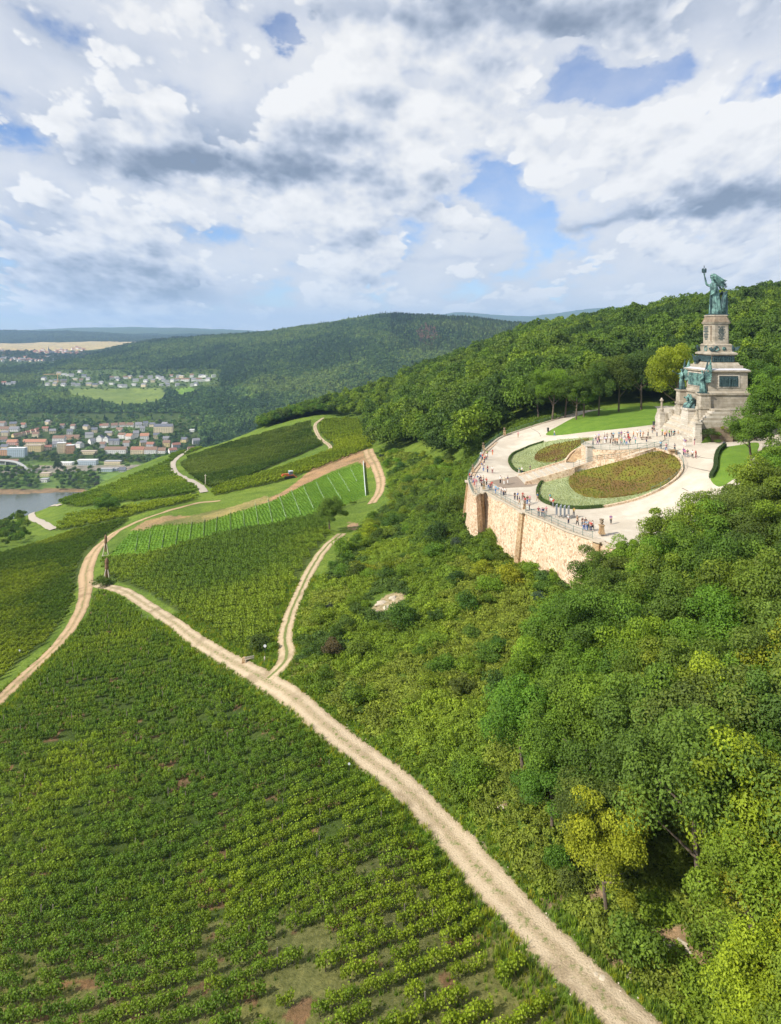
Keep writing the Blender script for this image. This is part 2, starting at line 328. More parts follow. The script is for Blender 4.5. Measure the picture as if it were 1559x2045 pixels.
# outline of the terrace, walked along the parapet from the wood path round the bastion to behind the trees on the right
rim_px = [(1150,826),(1100,841),(1060,853),(1007,871),(985,884),(965,902),(955,925),(940,945),(935,963),(946,990),(958,987),(969,984),(1005,1004),(1045,1025),(1090,1044),(1128,1061),(1165,1074),(1198,1084),(1245,1098)]
RIM = [phit(a, b) for a, b in rim_px] + [np.array(p) for p in [(51.0, 112.0), (60.5, 117), (70, 129), (80, 140), (96, 150), (112, 158)]]
back_px = [(1525, 868), (1300, 846), (1240, 850), (1180, 856)]
FOOT = RIM + [np.array(p) for p in [(124, 182), (106, 202), (90, 228), (60, 240)]]
FOOTP = [tuple(p) for p in FOOT]
inside = inpoly(XG, YG, FOOTP) & (YG < 250)
sel = np.where(inside)
pzv = pz(XG[sel], YG[sel])
ZG[sel] = np.minimum(ZG[sel], pzv - 0.8)
# ground just outside the left parapet falls away below it
# ------------------------------------------------------------------ materials
def new_mat(name):
    m = bpy.data.materials.new(name); m.use_nodes = True; return m, NT(m.node_tree)
def finish(m, t, color, rough=0.9, bump=None, bdist=0.1, spec=0.2, metal=0.0, transl=None, bstr=1.0):
    b = t.n('ShaderNodeBsdfPrincipled', ins={'Roughness': rough, 'Metallic': metal, 'Specular IOR Level': spec})
    if isinstance(color, bpy.types.NodeSocket): t.link(color, b.inputs['Base Color'])
    else: b.inputs['Base Color'].default_value = (*color[:3], 1)
    if bump is not None:
        bn = t.n('ShaderNodeBump', ins={'Strength': bstr, 'Distance': bdist}); t.link(bump, bn.inputs['Height']); t.link(bn.outputs[0], b.inputs['Normal'])
    sh = b.outputs[0]
    if transl is not None:
        tr = t.n('ShaderNodeBsdfTranslucent')
        if isinstance(color, bpy.types.NodeSocket): t.link(color, tr.inputs[0])
        mx = t.n('ShaderNodeMixShader', ins={0: transl}); t.link(sh, mx.inputs[1]); t.link(tr.outputs[0], mx.inputs[2]); sh = mx.outputs[0]
    o = t.n('ShaderNodeOutputMaterial'); t.link(sh, o.inputs[0]); return m
def simple_mat(name, col, rough=0.85, var=0.15, scale=3.0, metal=0.0, spec=0.3, bump=0.0):
    m, t = new_mat(name); pos = t.n('ShaderNodeNewGeometry').outputs['Position']
    n = t.noise(pos, scale, 5, 0.6)
    k = t.math('MULTIPLY_ADD', n, 2 * var, 1 - var)
    c = t.mixc(1.0, col, t.n('ShaderNodeCombineColor', ins={0: k, 1: k, 2: k}).outputs[0], 'MULTIPLY')
    return finish(m, t, c, rough, n if bump else None, bump or .1, spec, metal)
def obj_mat(name, rough=0.85, var=0.1, scale=3.0, spec=0.2):
    """colour comes from the object's own colour"""
    m, t = new_mat(name); pos = t.n('ShaderNodeNewGeometry').outputs['Position']
    oc = t.n('ShaderNodeObjectInfo').outputs['Color']
    n = t.noise(pos, scale, 4, 0.6); k = t.math('MULTIPLY_ADD', n, 2 * var, 1 - var)
    return finish(m, t, t.mixc(1.0, oc, t.n('ShaderNodeCombineColor', ins={0: k, 1: k, 2: k}).outputs[0], 'MULTIPLY'), rough, None, .1, spec)

def ground_material():
    m, t = new_mat('ground'); pos = t.n('ShaderNodeNewGeometry').outputs['Position']
    ca = t.n('ShaderNodeAttribute', attribute_name='soil').outputs['Color']
    d = t.n('ShaderNodeVectorMath', operation='LENGTH', ins={0: pos}).outputs['Value']
    n1 = t.noise(pos, 1.6, 6, 0.65); n2 = t.noise(pos, 0.11, 4, 0.55); n3 = t.noise(pos, 0.012, 5, 0.6)
    c = t.mixc(1.0, ca, t.ramp(n1, [(0.28, (.45, .5, .4)), (0.55, (1, 1, 1)), (0.78, (1.5, 1.35, 1.25))]), 'MULTIPLY')
    c = t.mixc(1.0, c, t.ramp(n2, [(0.3, (.72, .78, .7)), (0.5, (1, 1, 1)), (0.72, (1.3, 1.22, 1.1))]), 'MULTIPLY')
    c = t.mixc(1.0, c, t.ramp(n3, [(0.35, (.8, .85, .85)), (0.65, (1.18, 1.12, 1.0))]), 'MULTIPLY')
    return finish(m, t, c, 0.95, t.noise(pos, 3.0, 6, 0.7), 0.25, 0.1)
M_GROUND = ground_material()

def gravel_material(name, base, pale, grassy):
    m, t = new_mat(name); pos = t.n('ShaderNodeNewGeometry').outputs['Position']
    uv = t.n('ShaderNodeAttribute', attribute_name='across').outputs['Fac']      # 0 at the left edge, 1 at the right
    n1 = t.noise(pos, 7.0, 6, 0.7); n2 = t.noise(pos, 0.7, 5, 0.6); n3 = t.noise(pos, 0.18, 4, 0.55)
    a = t.math('ABSOLUTE', t.math('SUBTRACT', uv, 0.5))                          # 0 centre .. 0.5 edge
    rut = t.math('ABSOLUTE', t.math('SUBTRACT', a, 0.24))
    wear = t.sstep(t.math('ADD', rut, t.math('MULTIPLY', t.math('SUBTRACT', n2, 0.5), 0.30)), 0.02, 0.20)
    c = t.mixc(wear, pale, base)
    c = t.mixc(t.sstep(n3, 0.52, 0.68), c, tuple(x * .82 for x in base))
    c = t.mixc(t.sstep(n1, 0.55, 0.72), c, tuple(min(x * 1.25, .8) for x in pale))
    c = t.mixc(t.sstep(n1, 0.45, 0.30), c, tuple(x * .62 for x in base))
    mid = t.math('SUBTRACT', 0.10, a); edge = t.math('MULTIPLY', t.math('SUBTRACT', a, 0.43), 1.2)
    g = t.math('MAXIMUM', t.math('MULTIPLY', mid, grassy), edge)
    g = t.sstep(t.math('ADD', g, t.math('MULTIPLY', t.math('SUBTRACT', t.noise(pos, 1.9, 6, 0.7), 0.52), 0.35)), 0.0, 0.06)
    c = t.mixc(g, c, (.16, .19, .06))
    stones = t.n('ShaderNodeTexVoronoi', feature='F1', ins={'Vector': pos, 'Scale': 5.0, 'Randomness': 1.0}).outputs[0]
    return finish(m, t, c, 0.95, t.math('ADD', n1, t.math('MULTIPLY', stones, -.5)), 0.09, 0.15)
M_GRAVEL = gravel_material('pale_gravel', (.37, .29, .185), (.50, .405, .28), 0.2)
M_GRAVEL2 = gravel_material('sandy_gravel', (.38, .265, .155), (.48, .345, .21), 0.4)
M_RUT = gravel_material('rutted_gravel', (.37, .29, .165), (.51, .405, .265), 1.8)
M_ASPH = simple_mat('pale_asphalt', (.40, .355, .29), 0.9, 0.14, 1.2)

# ------------------------------------------------------------------ colour zones of the ground (its own colour: grass, soil, stubble, meadow)
PX, PY = proj(XG, YG, ZG)
C = np.zeros((NU, NV, 3)); C[:] = (.135, .205, .034)
far = YG > 1000
C[far] = (.060, .092, .026)
def zone(poly, col, y0=0, y1=1e9, extra=None):
    mk = inpoly(PX, PY, poly) & (YG > y0) & (YG < y1)
    if extra is not None: mk &= extra
    C[mk] = col; return mk
FIELD_A = [(-200,2300),(-200,1560),(0,1442),(70,1368),(140,1292),(172,1238),(188,1180),(232,1192),(330,1274),(430,1352),(520,1408),(600,1468),(690,1542),(755,1610),(835,1690),(895,1770),(950,1852),(1010,1910),(1100,2000),(1160,2065),(1230,2150),(1300,2300)]
FIELD_B = [(205,1120),(215,1150),(245,1165),(300,1185),(380,1240),(430,1280),(480,1308),(520,1312),(548,1285),(562,1235),(590,1165),(630,1105),(655,1068),(640,1040),(690,1012),(735,1000),(700,1008),(600,1040),(450,1066),(300,1108)]
FIELD_C = [(225,1102),(262,1062),(310,1048),(400,1044),(470,1022),(540,1002),(600,972),(660,945),(720,925),(733,990),(690,1008),(600,1037),(450,1063),(300,1104),(215,1118)]
FIELD_D = [(-150,1470),(-150,1110),(0,1108),(60,1092),(150,1060),(260,1038),(200,1078),(165,1128),(150,1180),(130,1230),(90,1285),(30,1330),(-20,1370)]
FIELD_E1 = [(120,1002),(200,978),(330,925),(430,884),(345,908),(338,925),(342,945),(365,962),(395,985),(280,1000),(170,1012),(140,1012)]
FIELD_E2 = [(362,928),(380,912),(440,892),(520,868),(620,842),(618,852),(625,872),(645,890),(560,925),(470,965),(420,975),(385,952)]
FIELD_F = [(645,838),(700,836),(772,848),(738,895),(690,915),(640,935),(560,962),(430,990),(420,978),(560,935),(650,905),(665,895),(655,880),(640,865),(638,850)]
FIELD_G = [(140,1030),(210,1020),(395,992),(380,1002),(300,1020),(260,1032),(150,1056),(110,1060)]
for f in (FIELD_A, FIELD_B, FIELD_D, FIELD_E1, FIELD_E2, FIELD_F, FIELD_G): zone(f, (.075, .110, .026), 0, 520)
zone([(-200,2300),(-200,1800),(350,1850),(560,1820),(700,1660),(1000,1790),(1300,2300)], (.16, .165, .06), 0, 90)
mkA = inpoly(PX, PY, FIELD_A) & (YG < 200)
pn = fbm(XG / 2.2, YG / 1.6, 3)
C[mkA & (pn > .68)] = (.20, .125, .07)
zone(FIELD_C, (.13, .25, .030), 0, 520)
zone([(280,1052),(330,1040),(380,1030),(480,1008),(540,992),(560,985),(600,962),(640,928),(700,908),(738,898),(748,915),(742,930),(715,922),(650,945),(600,968),(545,1000),(470,1024),(400,1046),(310,1050)], (.20, .20, .075), 100, 520)
zone([(585,968),(625,935),(680,912),(738,896),(752,925),(735,935),(712,922),(660,942),(600,972),(545,1000),(500,1010),(560,985)], (.36, .235, .14), 100, 520)
zone([(262,1058),(290,1040),(330,1030),(385,1030),(330,1042),(285,1060)], (.34, .24, .13), 100, 520)
zone([(400,1032),(470,1010),(530,990),(545,996),(480,1020),(410,1042)], (.30, .26, .11), 100, 520)
mkE = inpoly(PX, PY, [(730,1225),(770,1188),(810,1180),(815,1192),(775,1215),(740,1240)]) & (YG < 300); C[mkE] = (.50, .38, .24)
for (bx, by, br) in ((1110,1800,26),(1335,1870,48),(1405,1905,36),(1000,1610,18),(590,1335,22),(705,1050,12),(960,1700,22),(1240,1910,26),(1560,1560,0),(1180,1780,20)):
    mk = (((PX - bx) / (br + 1))**2 + ((PY - by) / (br * .6 + 1))**2 < 1 + (pn - .5) * 3) & (YG < 300); C[mk] = (.36, .25, .16)
# far land
zone([(-300,700),(0,706),(60,700),(130,697),(240,690),(235,680),(180,684),(100,690),(0,695),(-300,699)], (.50, .40, .22), 3900, 7500)
mk = (YG > 4600) & (YG < 6550) & (PX < 330); C[mk] = (.48, .38, .21)
zone([(0,726),(60,724),(120,720),(180,700),(0,700)], (.07, .10, .04), 3600, 4700)
zone([(130,776),(320,772),(330,790),(310,806),(240,812),(200,800),(140,790)], (.17, .23, .06), 1500, 3200)
zone([(340,778),(380,772),(400,782),(360,790)], (.15, .26, .05), 1500, 3200)
zone([(75,742),(180,738),(430,745),(440,768),(340,775),(75,778)], (.10, .15, .05), 1500, 3400)
zone([(-100,972),(160,985),(420,955),(420,925),(160,920),(-100,918)], (.12, .19, .05), 900, 1500)
zone([(100,975),(170,975),(170,990),(-50,1000),(-50,988)], (.25, .17, .11), 1080, 1200)
zone([(-50,948),(60,930),(400,928),(400,935),(60,945)], (.26, .24, .22), 1100, 1500)
mk = (YG > 1085) & (YG < 1128) & (PX < 400); C[mk] = (.26, .18, .115)
zone([(155,950),(320,938),(420,930),(330,970),(180,968)], (.17, .27, .06), 1000, 1400)
zone([(830,665),(850,655),(880,672),(860,690),(838,690)], (.17, .10, .06), 2500, 3600)
C[ZG < -252.5] = (.16, .12, .08)

iu, iv = np.meshgrid(np.arange(NU - 1), np.arange(NV - 1), indexing='ij')
a_ = (iu * NV + iv).ravel(); quads = np.stack([a_, a_ + NV, a_ + NV + 1, a_ + 1], 1)
V = np.stack([XG, YG, ZG], -1).reshape(-1, 3)
me = fast_mesh('ground', V, quads, [M_GROUND], True)
at_ = me.attributes.new('soil', 'FLOAT_COLOR', 'POINT')
at_.data.foreach_set('color', np.c_[C.reshape(-1, 3), np.ones(NU * NV)].astype(np.float32).ravel())
ground = link(bpy.data.objects.new('ground', me)); tag(ground, kind='structure')

# river
m, t = new_mat('river_water'); pos = t.n('ShaderNodeNewGeometry').outputs['Position']
M_RIVER = finish(m, t, t.mixc(t.noise(pos, 0.006, 4, .6), (.085, .105, .085), (.125, .14, .115)), 0.16, t.noise(pos, 0.35, 5, 0.6), 0.25, 0.5)
riv = mesh_obj('river', [(-2500, 520, -251.8), (600, 520, -251.8), (600, 1160, -251.8), (-2500, 1160, -251.8)], [(0, 1, 2, 3)], M_RIVER); tag(riv, kind='structure')

# ------------------------------------------------------------------ tracks
def track(name, pts, width, mat, lift=0.12, ymax=600, surf=None, nx=9, jit=.25, seed=0, world=False):
    W = np.array([p for p in pts], float) if world else np.array([hit(p[0], p[1], 20, ymax)[:2] for p in pts])
    c = catmull(W, 12); seg = np.r_[0, np.cumsum(np.hypot(*np.diff(c, axis=0).T))]
    n = int(seg[-1] / (0.4 if seg[-1] < 250 else .8)) + 2; s = np.linspace(0, seg[-1], n)
    c = np.stack([np.interp(s, seg, c[:, 0]), np.interp(s, seg, c[:, 1])], 1)
    for _ in range(6): c[1:-1] = (c[:-2] + 2 * c[1:-1] + c[2:]) / 4
    d = np.gradient(c, axis=0); d /= np.hypot(d[:, 0], d[:, 1])[:, None]; nrm = np.stack([d[:, 1], -d[:, 0]], 1)
    wid = np.interp(s / seg[-1], np.linspace(0, 1, len(width)), width)
    el_ = wid * .5 + jit * (fbm(s / 2.8 + seed, s * 0 + 3.3, 2) - .5) * 2; er_ = wid * .5 + jit * (fbm(s / 2.8 + seed, s * 0 + 9.3, 2) - .5) * 2
    tt = np.linspace(0, 1, nx); V = []; A = []
    for k in range(nx):
        off = -el_ + (el_ + er_) * tt[k]; P = c + nrm * off[:, None]
        z = (surf or gz)(P[:, 0], P[:, 1]) + lift - (0.11 if k in (0, nx - 1) else 0) - 0.05 * (abs(tt[k] - .25) < .1) - 0.05 * (abs(tt[k] - .75) < .1)
        V.append(np.c_[P, z]); A.append(np.full(n, tt[k]))
    V = np.stack(V, 1).reshape(-1, 3); A = np.stack(A, 1).ravel()
    i, j = np.meshgrid(np.arange(n - 1), np.arange(nx - 1), indexing='ij'); a = (i * nx + j).ravel()
    me = fast_mesh(name, V, np.stack([a, a + nx, a + nx + 1, a + 1], 1)[:, ::-1], [mat], True)
    at = me.attributes.new('across', 'FLOAT', 'POINT'); at.data.foreach_set('value', A.astype(np.float32))
    TRACKS.append((c, wid)); return tag(link(bpy.data.objects.new(name, me)), kind='structure')
TRACKS = []
track('gravel_track', [(1420,2200),(1340,2115),(1262,2045),(1165,1955),(1078,1868),(985,1770),(902,1675),(825,1592),(740,1520),(640,1440),(545,1368),(480,1330),(400,1285),(330,1233),(270,1193),(240,1178),(205,1170),(180,1164)], [3.5,3.5,3.4,3.2,3.1,3.0,3.0,2.8], M_GRAVEL, seed=1)
track('sandy_track', [(-90,1490),(-5,1402),(60,1340),(122,1280),(158,1225),(171,1182),(173,1140),(190,1100),(225,1068),(265,1046),(310,1029),(355,1015),(400,1004),(440,1000)], [3.2,3.2,3.0,3.2,4.2,4.6,4,2.4,1.6], M_GRAVEL2, seed=2, lift=.15)
track('rutted_track', [(528,1362),(555,1338),(570,1318),(572,1298),(569,1270),(580,1225),(600,1180),(625,1130),(652,1092),(682,1066)], [3.2,2.9,2.8,2.8,2.8,2.8], M_RUT, seed=3)
track('bank_track', [(742,1006),(756,985),(760,962),(752,935),(738,908),(735,898)], [3.4,3.6,4,4.6,5.0], M_GRAVEL2, seed=6)
track('vineyard_road', [(437,884),(400,894),(365,907),(347,922),(347,938),(365,953),(393,968),(408,984)], [2.6,3,3.4,3.4,3.4], M_ASPH, lift=.3, jit=.1)
track('vineyard_lane', [(646,835),(632,845),(629,856),(636,872),(652,886),(660,895),(652,902)], [2.2,2.6,2.6,2.6,2.2], M_GRAVEL, lift=.3, seed=5)
track('lower_road', [(120,1010),(86,1012),(66,1021),(64,1034),(86,1046),(108,1058)], [2.6,3,3.4,3.2], M_ASPH, lift=.4, jit=.1, ymax=520)
# ------------------------------------------------------------------ terrace of the monument
def stone_mat(name, a, b, joint, sx=1.0, sz=0.5, rough=0.9, blotch=0.5, wall=False):
    m, t = new_mat(name); pos = t.n('ShaderNodeNewGeometry').outputs['Position']
    n = t.noise(pos, 0.8, 5, 0.6); n2 = t.noise(pos, 4.0, 5, 0.65); n3 = t.noise(pos, 0.22, 4, 0.6)
    c = t.mixc(t.sstep(n, 0.35, 0.68), a, b)
    if wall:
        v = t.n('ShaderNodeTexVoronoi', feature='F1', ins={'Vector': pos, 'Scale': 3.0, 'Randomness': 1.0})
        e = t.n('ShaderNodeTexVoronoi', feature='DISTANCE_TO_EDGE', ins={'Vector': pos, 'Scale': 3.0, 'Randomness': 1.0}).outputs[0]
        hs = t.n('ShaderNodeSeparateColor', ins={0: v.outputs['Color']})
        c = t.mixc(1.0, c, t.ramp(hs.outputs[0], [(0, (.62, .48, .38)), (0.3, (1, .88, .74)), (0.6, (1.02, .98, .9)), (1, (1.2, 1.15, 1.05))]), 'MULTIPLY')
        c = t.mixc(t.sstep(e, 0.045, 0.0), c, joint)
    else:
        mp = t.n('ShaderNodeMapping', ins={0: pos, 3: (1, 1, 1)}).outputs[0]
        sp = t.n('ShaderNodeSeparateXYZ', ins={0: pos}); along = t.math('ADD', sp.outputs[0], sp.outputs[1])
        vec = t.n('ShaderNodeCombineXYZ', ins={0: along, 1: sp.outputs[2], 2: 0.0}).outputs[0]
        br = t.n('ShaderNodeTexBrick', ins={'Vector': vec, 'Color1': (1, 1, 1, 1), 'Color2': (.80, .78, .75, 1), 'Mortar': (.5, .47, .42, 1), 'Scale': 1.0, 'Mortar Size': 0.018, 'Brick Width': sx * 1.6, 'Row Height': sz})
        c = t.mixc(1.0, c, br.outputs[0], 'MULTIPLY')
    c = t.mixc(t.math('MULTIPLY', t.sstep(n3, 0.48, 0.72), blotch), c, tuple(x * .5 for x in a))
    c = t.mixc(t.math('MULTIPLY', t.sstep(n2, 0.5, 0.75), .35), c, tuple(x * .7 for x in b))
    return finish(m, t, c, rough, n2, 0.05, 0.15)
M_WALL = stone_mat('rubble_stone', (.58, .47, .36), (.66, .56, .45), (.30, .21, .14), wall=True, blotch=.25)
M_PIER = stone_mat('brown_stone', (.38, .28, .175), (.47, .36, .23), (.22, .15, .1), wall=True, blotch=.4)
M_COPE = simple_mat('coping_stone', (.50, .43, .33), .9, .2, 1.5)
M_SAND = stone_mat('ashlar_light', (.53, .49, .42), (.61, .57, .49), (.3, .26, .2), 1.0, .5, blotch=.25)
M_SAND2 = stone_mat('ashlar_weathered', (.36, .32, .25), (.49, .44, .36), (.25, .2, .14), 1.2, .6, blotch=.75)
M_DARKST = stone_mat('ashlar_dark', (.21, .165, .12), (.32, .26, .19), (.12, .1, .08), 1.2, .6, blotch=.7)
M_RAIL = simple_mat('green_railing', (.13, .22, .19), .55, .2, 2.0, 0.3)
def paving_mat():
    m, t = new_mat('terrace_paving'); pos = t.n('ShaderNodeNewGeometry').outputs['Position']
    n = t.noise(pos, 0.35, 5, 0.6); n2 = t.noise(pos, 5.0, 5, 0.6); n3 = t.noise(pos, 0.09, 3, 0.5)
    c = t.mixc(t.sstep(n, 0.35, 0.7), (.50, .445, .36), (.60, .545, .455))
    c = t.mixc(t.math('MULTIPLY', t.sstep(n3, .46, .66), .7), c, (.44, .385, .31)); c = t.mixc(t.math('MULTIPLY', t.sstep(n2, .5, .72), .3), c, (.40, .34, .27))
    return finish(m, t, c, .92, n2, .02, .1)
M_PAVE = paving_mat()
M_SETT = simple_mat('grey_setts', (.27, .215, .165), .9, .22, 2.5)
def plant_mat(name, stops, sc=0.25, rough=.9):
    m, t = new_mat(name); pos = t.n('ShaderNodeNewGeometry').outputs['Position']
    n = t.noise(pos, sc, 6, 0.62, 0.6); n2 = t.noise(pos, sc * 12, 5, .7)
    c = t.ramp(n, stops); k = t.math('MULTIPLY_ADD', n2, .9, .55)
    return finish(m, t, t.mixc(1.0, c, t.n('ShaderNodeCombineColor', ins={0: k, 1: k, 2: k}).outputs[0], 'MULTIPLY'), rough, n2, .12, .1)
M_LAWN = plant_mat('lawn', [(.3, (.10, .19, .025)), (.7, (.16, .26, .035))], .3)
M_SILVER = plant_mat('silvery_ground_cover', [(.3, (.22, .27, .11)), (.5, (.30, .35, .18)), (.7, (.38, .42, .22))], 1.1)
M_HEATH = plant_mat('heather', [(.30, (.15, .085, .04)), (.44, (.15, .11, .03)), (.56, (.155, .165, .025)), (.72, (.19, .125, .035))], .16)

def sm(poly, sub=5):
    P = [np.array(p, float) for p in poly]; c = catmull([P[-1]] + P + [P[0], P[1]], sub); return [tuple(p) for p in c[sub:sub + len(P) * sub]]
def pl(poly, smooth=4): return [tuple(phit(*p)) for p in (sm(poly, smooth) if smooth else poly)]
REG = {
 'lawn': [(1091,869),(1096,861),(1116,850),(1136,839),(1165,826),(1200,818),(1240,814),(1307,812),(1307,834),(1307,846),(1290,850),(1230,857),(1170,863),(1120,869)],
 'lawn_right': [(1447,894),(1475,889),(1512,884),(1512,900),(1490,935),(1460,960),(1435,972),(1418,957),(1428,940),(1430,922),(1434,905)],
 'bed_left_outer': [(1048,947),(1030,941),(1019,930),(1017,917),(1030,905),(1055,894),(1090,883),(1140,877),(1182,875),(1176,884),(1152,895),(1130,917),(1100,934),(1062,946)],
 'bed_left_inner': [(1067,917),(1074,904),(1097,892),(1130,885),(1174,878),(1168,885),(1150,895),(1128,916),(1104,924),(1080,924)],
 'bed_right_outer': [(1092,957),(1077,972),(1073,988),(1084,1002),(1110,1011),(1150,1016),(1205,1013),(1250,1004),(1305,985),(1340,966),(1360,945),(1364,928),(1352,914),(1335,908),(1308,903),(1262,917),(1200,932),(1145,945)],
 'bed_right_inner': [(1135,962),(1142,952),(1165,943),(1202,934),(1262,919),(1308,905),(1334,910),(1350,917),(1360,930),(1355,946),(1335,965),(1300,980),(1250,992),(1200,997),(1160,990),(1140,975)],
 'setts': [(976,961),(1032,951),(1050,967),(1078,966),(1060,972),(1000,975)]}
polys = {k: pl(v, 0 if k == 'setts' else 4) for k, v in REG.items()}
vin = []; fin = []; names = []
def addp(name, P):
    ar = sum(P[i][0] * P[(i + 1) % len(P)][1] - P[(i + 1) % len(P)][0] * P[i][1] for i in range(len(P)))
    if ar < 0: P = P[::-1]
    fin.append(list(range(len(vin), len(vin) + len(P)))); vin.extend([Vector(p) for p in P]); names.append(name)
addp('paving', FOOTP)
for k, P in polys.items(): addp(k, P)
gx, gy = np.meshgrid(np.arange(14, 125, 2.2), np.arange(100, 242, 2.2)); g = inpoly(gx, gy, FOOTP)
vin.extend([Vector((a, b)) for a, b in zip(gx[g], gy[g])])
res = geometry.delaunay_2d_cdt(vin, [], fin, 1, 1e-4)
ov, ofc, orig = res[0], res[2], res[5]
zz = pz(np.array([v.x for v in ov]), np.array([v.y for v in ov]))
prio = ['setts', 'bed_left_inner', 'bed_right_inner', 'bed_left_outer', 'bed_right_outer', 'lawn', 'lawn_right', 'paving']
groups = {k: [] for k in prio}
for f, og in zip(ofc, orig):
    s_ = {names[i] for i in og}
    for k in prio:
        if k in s_: groups[k].append(f); break
LIFT = {'bed_left_inner': .35, 'bed_right_inner': .45, 'bed_left_outer': .12, 'bed_right_outer': .12, 'lawn': .03, 'lawn_right': .03, 'garden': .05}
MATS = {'paving': M_PAVE, 'setts': M_SETT, 'bed_left_inner': M_HEATH, 'bed_right_inner': M_HEATH, 'bed_left_outer': M_SILVER, 'bed_right_outer': M_SILVER, 'lawn': M_LAWN, 'lawn_right': M_LAWN, 'garden': M_LAWN}
ONAME = {'paving': 'terrace_paving', 'setts': 'setts_paving', 'lawn': 'lawn', 'lawn_right': 'lawn', 'garden': 'lawn', 'bed_left_inner': 'heather_bed', 'bed_right_inner': 'heather_bed', 'bed_left_outer': 'silver_border', 'bed_right_outer': 'silver_border'}
for k in prio:
    used = {}; V = []; Fc = []; lift = LIFT.get(k, 0)
    cnt = {}
    for f in groups[k]:
        for i in range(3):
            e = tuple(sorted((f[i], f[(i + 1) % 3]))); cnt[e] = cnt.get(e, 0) + 1
    for f in groups[k]:
        ff = []
        for i in f:
            if i not in used:
                used[i] = len(V); x, y = ov[i]; V.append((x, y, zz[i] + lift + (0.25 * (vnoise(x * 1.1, y * 1.1) - .5) if 'bed' in k else 0)))
            ff.append(used[i])
        Fc.append(ff)
    for (a, b), c in cnt.items():           # a skirt down to the paving round every raised bed
        if c == 1:
            o1 = len(V); V += [(ov[a].x, ov[a].y, zz[a] - .4), (ov[b].x, ov[b].y, zz[b] - .4)]; Fc.append([used[a], used[b], o1 + 1, o1])
    o = mesh_obj(ONAME[k], V, Fc, MATS[k]); tag(o, kind='structure' if k in ('paving', 'setts', 'lawn', 'lawn_right', 'garden') else 'stuff')
    if 'bed' in k:
        o['label'] = {'bed_left_inner': 'brown heather planting in the smaller oval bed by the upper path', 'bed_right_inner': 'green and rust heather planting filling the large oval bed', 'bed_left_outer': 'pale silvery ground cover round the smaller oval bed', 'bed_right_outer': 'pale silvery ground cover round the large oval bed'}[k]

# retaining wall round the terrace
def wall_strip(mb, P, ztop, zbot, batter=0.0, thick=1.2, side=1, mi=0):
    """P (n,2) line; outer face battered outwards to the given side"""
    P = np.asarray(P, float); d = np.gradient(P, axis=0); d /= np.hypot(d[:, 0], d[:, 1])[:, None]; nr = np.stack([d[:, 1], -d[:, 0]], 1) * side
    zt = np.broadcast_to(ztop, len(P)); zb = np.broadcast_to(zbot, len(P)); rings = []
    for k in range(len(P)):
        o = P[k] + nr[k] * 0.0; b = P[k] + nr[k] * batter * (zt[k] - zb[k]); i = P[k] - nr[k] * thick
        rings.append([(b[0], b[1], zb[k]), (o[0], o[1], zt[k]), (i[0], i[1], zt[k]), (i[0], i[1], zb[k])])
    mb.loft(rings, mi); return nr
def resample(P, step):
    P = np.asarray(P, float); s = np.r_[0, np.cumsum(np.hypot(*np.diff(P, axis=0).T))]; n = max(2, int(round(s[-1] / step)) + 1); q = np.linspace(0, s[-1], n)
    return np.stack([np.interp(q, s, P[:, 0]), np.interp(q, s, P[:, 1])], 1)
rim = catmull(RIM, 6); rim = resample(rim, 1.0)
twall = empty('terrace_wall', (rim[0][0], rim[0][1], -34)); tag(twall, 'tall pale rubble retaining wall curving round the visitors terrace', 'retaining wall')
def child(mb, name, mat, root, smooth=False):
    o = mb.build(name, mat, root, smooth); o.matrix_parent_inverse = root.matrix_basis.inverted(); return o
CORNERS = [phit(935, 963), phit(965, 985), phit(1045, 1025), phit(1198, 1084)]
k0 = int(np.argmin(np.hypot(rim[:, 0] - RIM[4][0], rim[:, 1] - RIM[4][1])))
ktail = len(rim)
zr = pz(rim[:, 0], rim[:, 1])
ks = [k0] + [int(np.argmin(np.hypot(*(rim - c).T))) for c in CORNERS] + [ktail - 1]
for a, b in zip(ks[:-1], ks[1:]):
    if b - a < 2: continue
    P = rim[a:b + 1]; mb = MB(); gb = np.minimum(gz(P[:, 0] - .5, P[:, 1] - 2), zr[a:b + 1]) - 2.0
    gb = np.minimum(gb, zr[a:b+1] - 5); wall_strip(mb, P, zr[a:b + 1] + .10, gb, 0.11, 1.2, 1)
    child(mb, 'wall_face', M_WALL, twall)
for c in CORNERS:                                     # brown stone buttresses
    k = int(np.argmin(np.hypot(*(rim - c).T))); d = rim[min(k + 1, len(rim) - 1)] - rim[max(k - 1, 0)]; d /= np.hypot(*d); n = np.array([d[1], -d[0]])
    zt, zb = zr[k] + .12, min(float(gz(rim[k][0], rim[k][1] - 2)), zr[k] - 5) - 2; mb = MB(); h = zt - zb; w2 = .8
    def q(off, out, z): p = rim[k] + d * off + n * out; return (p[0], p[1], z)
    mb.loft([[q(-w2, .11 * h + .45, zb), q(w2, .11 * h + .45, zb), q(w2, -.6, zb), q(-w2, -.6, zb)], [q(-w2 * .8, .4, zt), q(w2 * .8, .4, zt), q(w2 * .8, -.6, zt), q(-w2 * .8, -.6, zt)]])
    child(mb, 'buttress', M_PIER, twall)
    mb = MB(); mb.loft([[q(-1.0, .8, zt), q(1.0, .8, zt), q(1.0, -.75, zt), q(-1.0, -.75, zt)], [q(-1.0, .8, zt + .22), q(1.0, .8, zt + .22), q(1.0, -.75, zt + .22), q(-1.0, -.75, zt + .22)]]); child(mb, 'pier_cap', M_COPE, twall)
mb = MB(); P = rim; nr = np.gradient(P, axis=0); nr /= np.hypot(nr[:, 0], nr[:, 1])[:, None]; nr = np.stack([nr[:, 1], -nr[:, 0]], 1)
rings = []
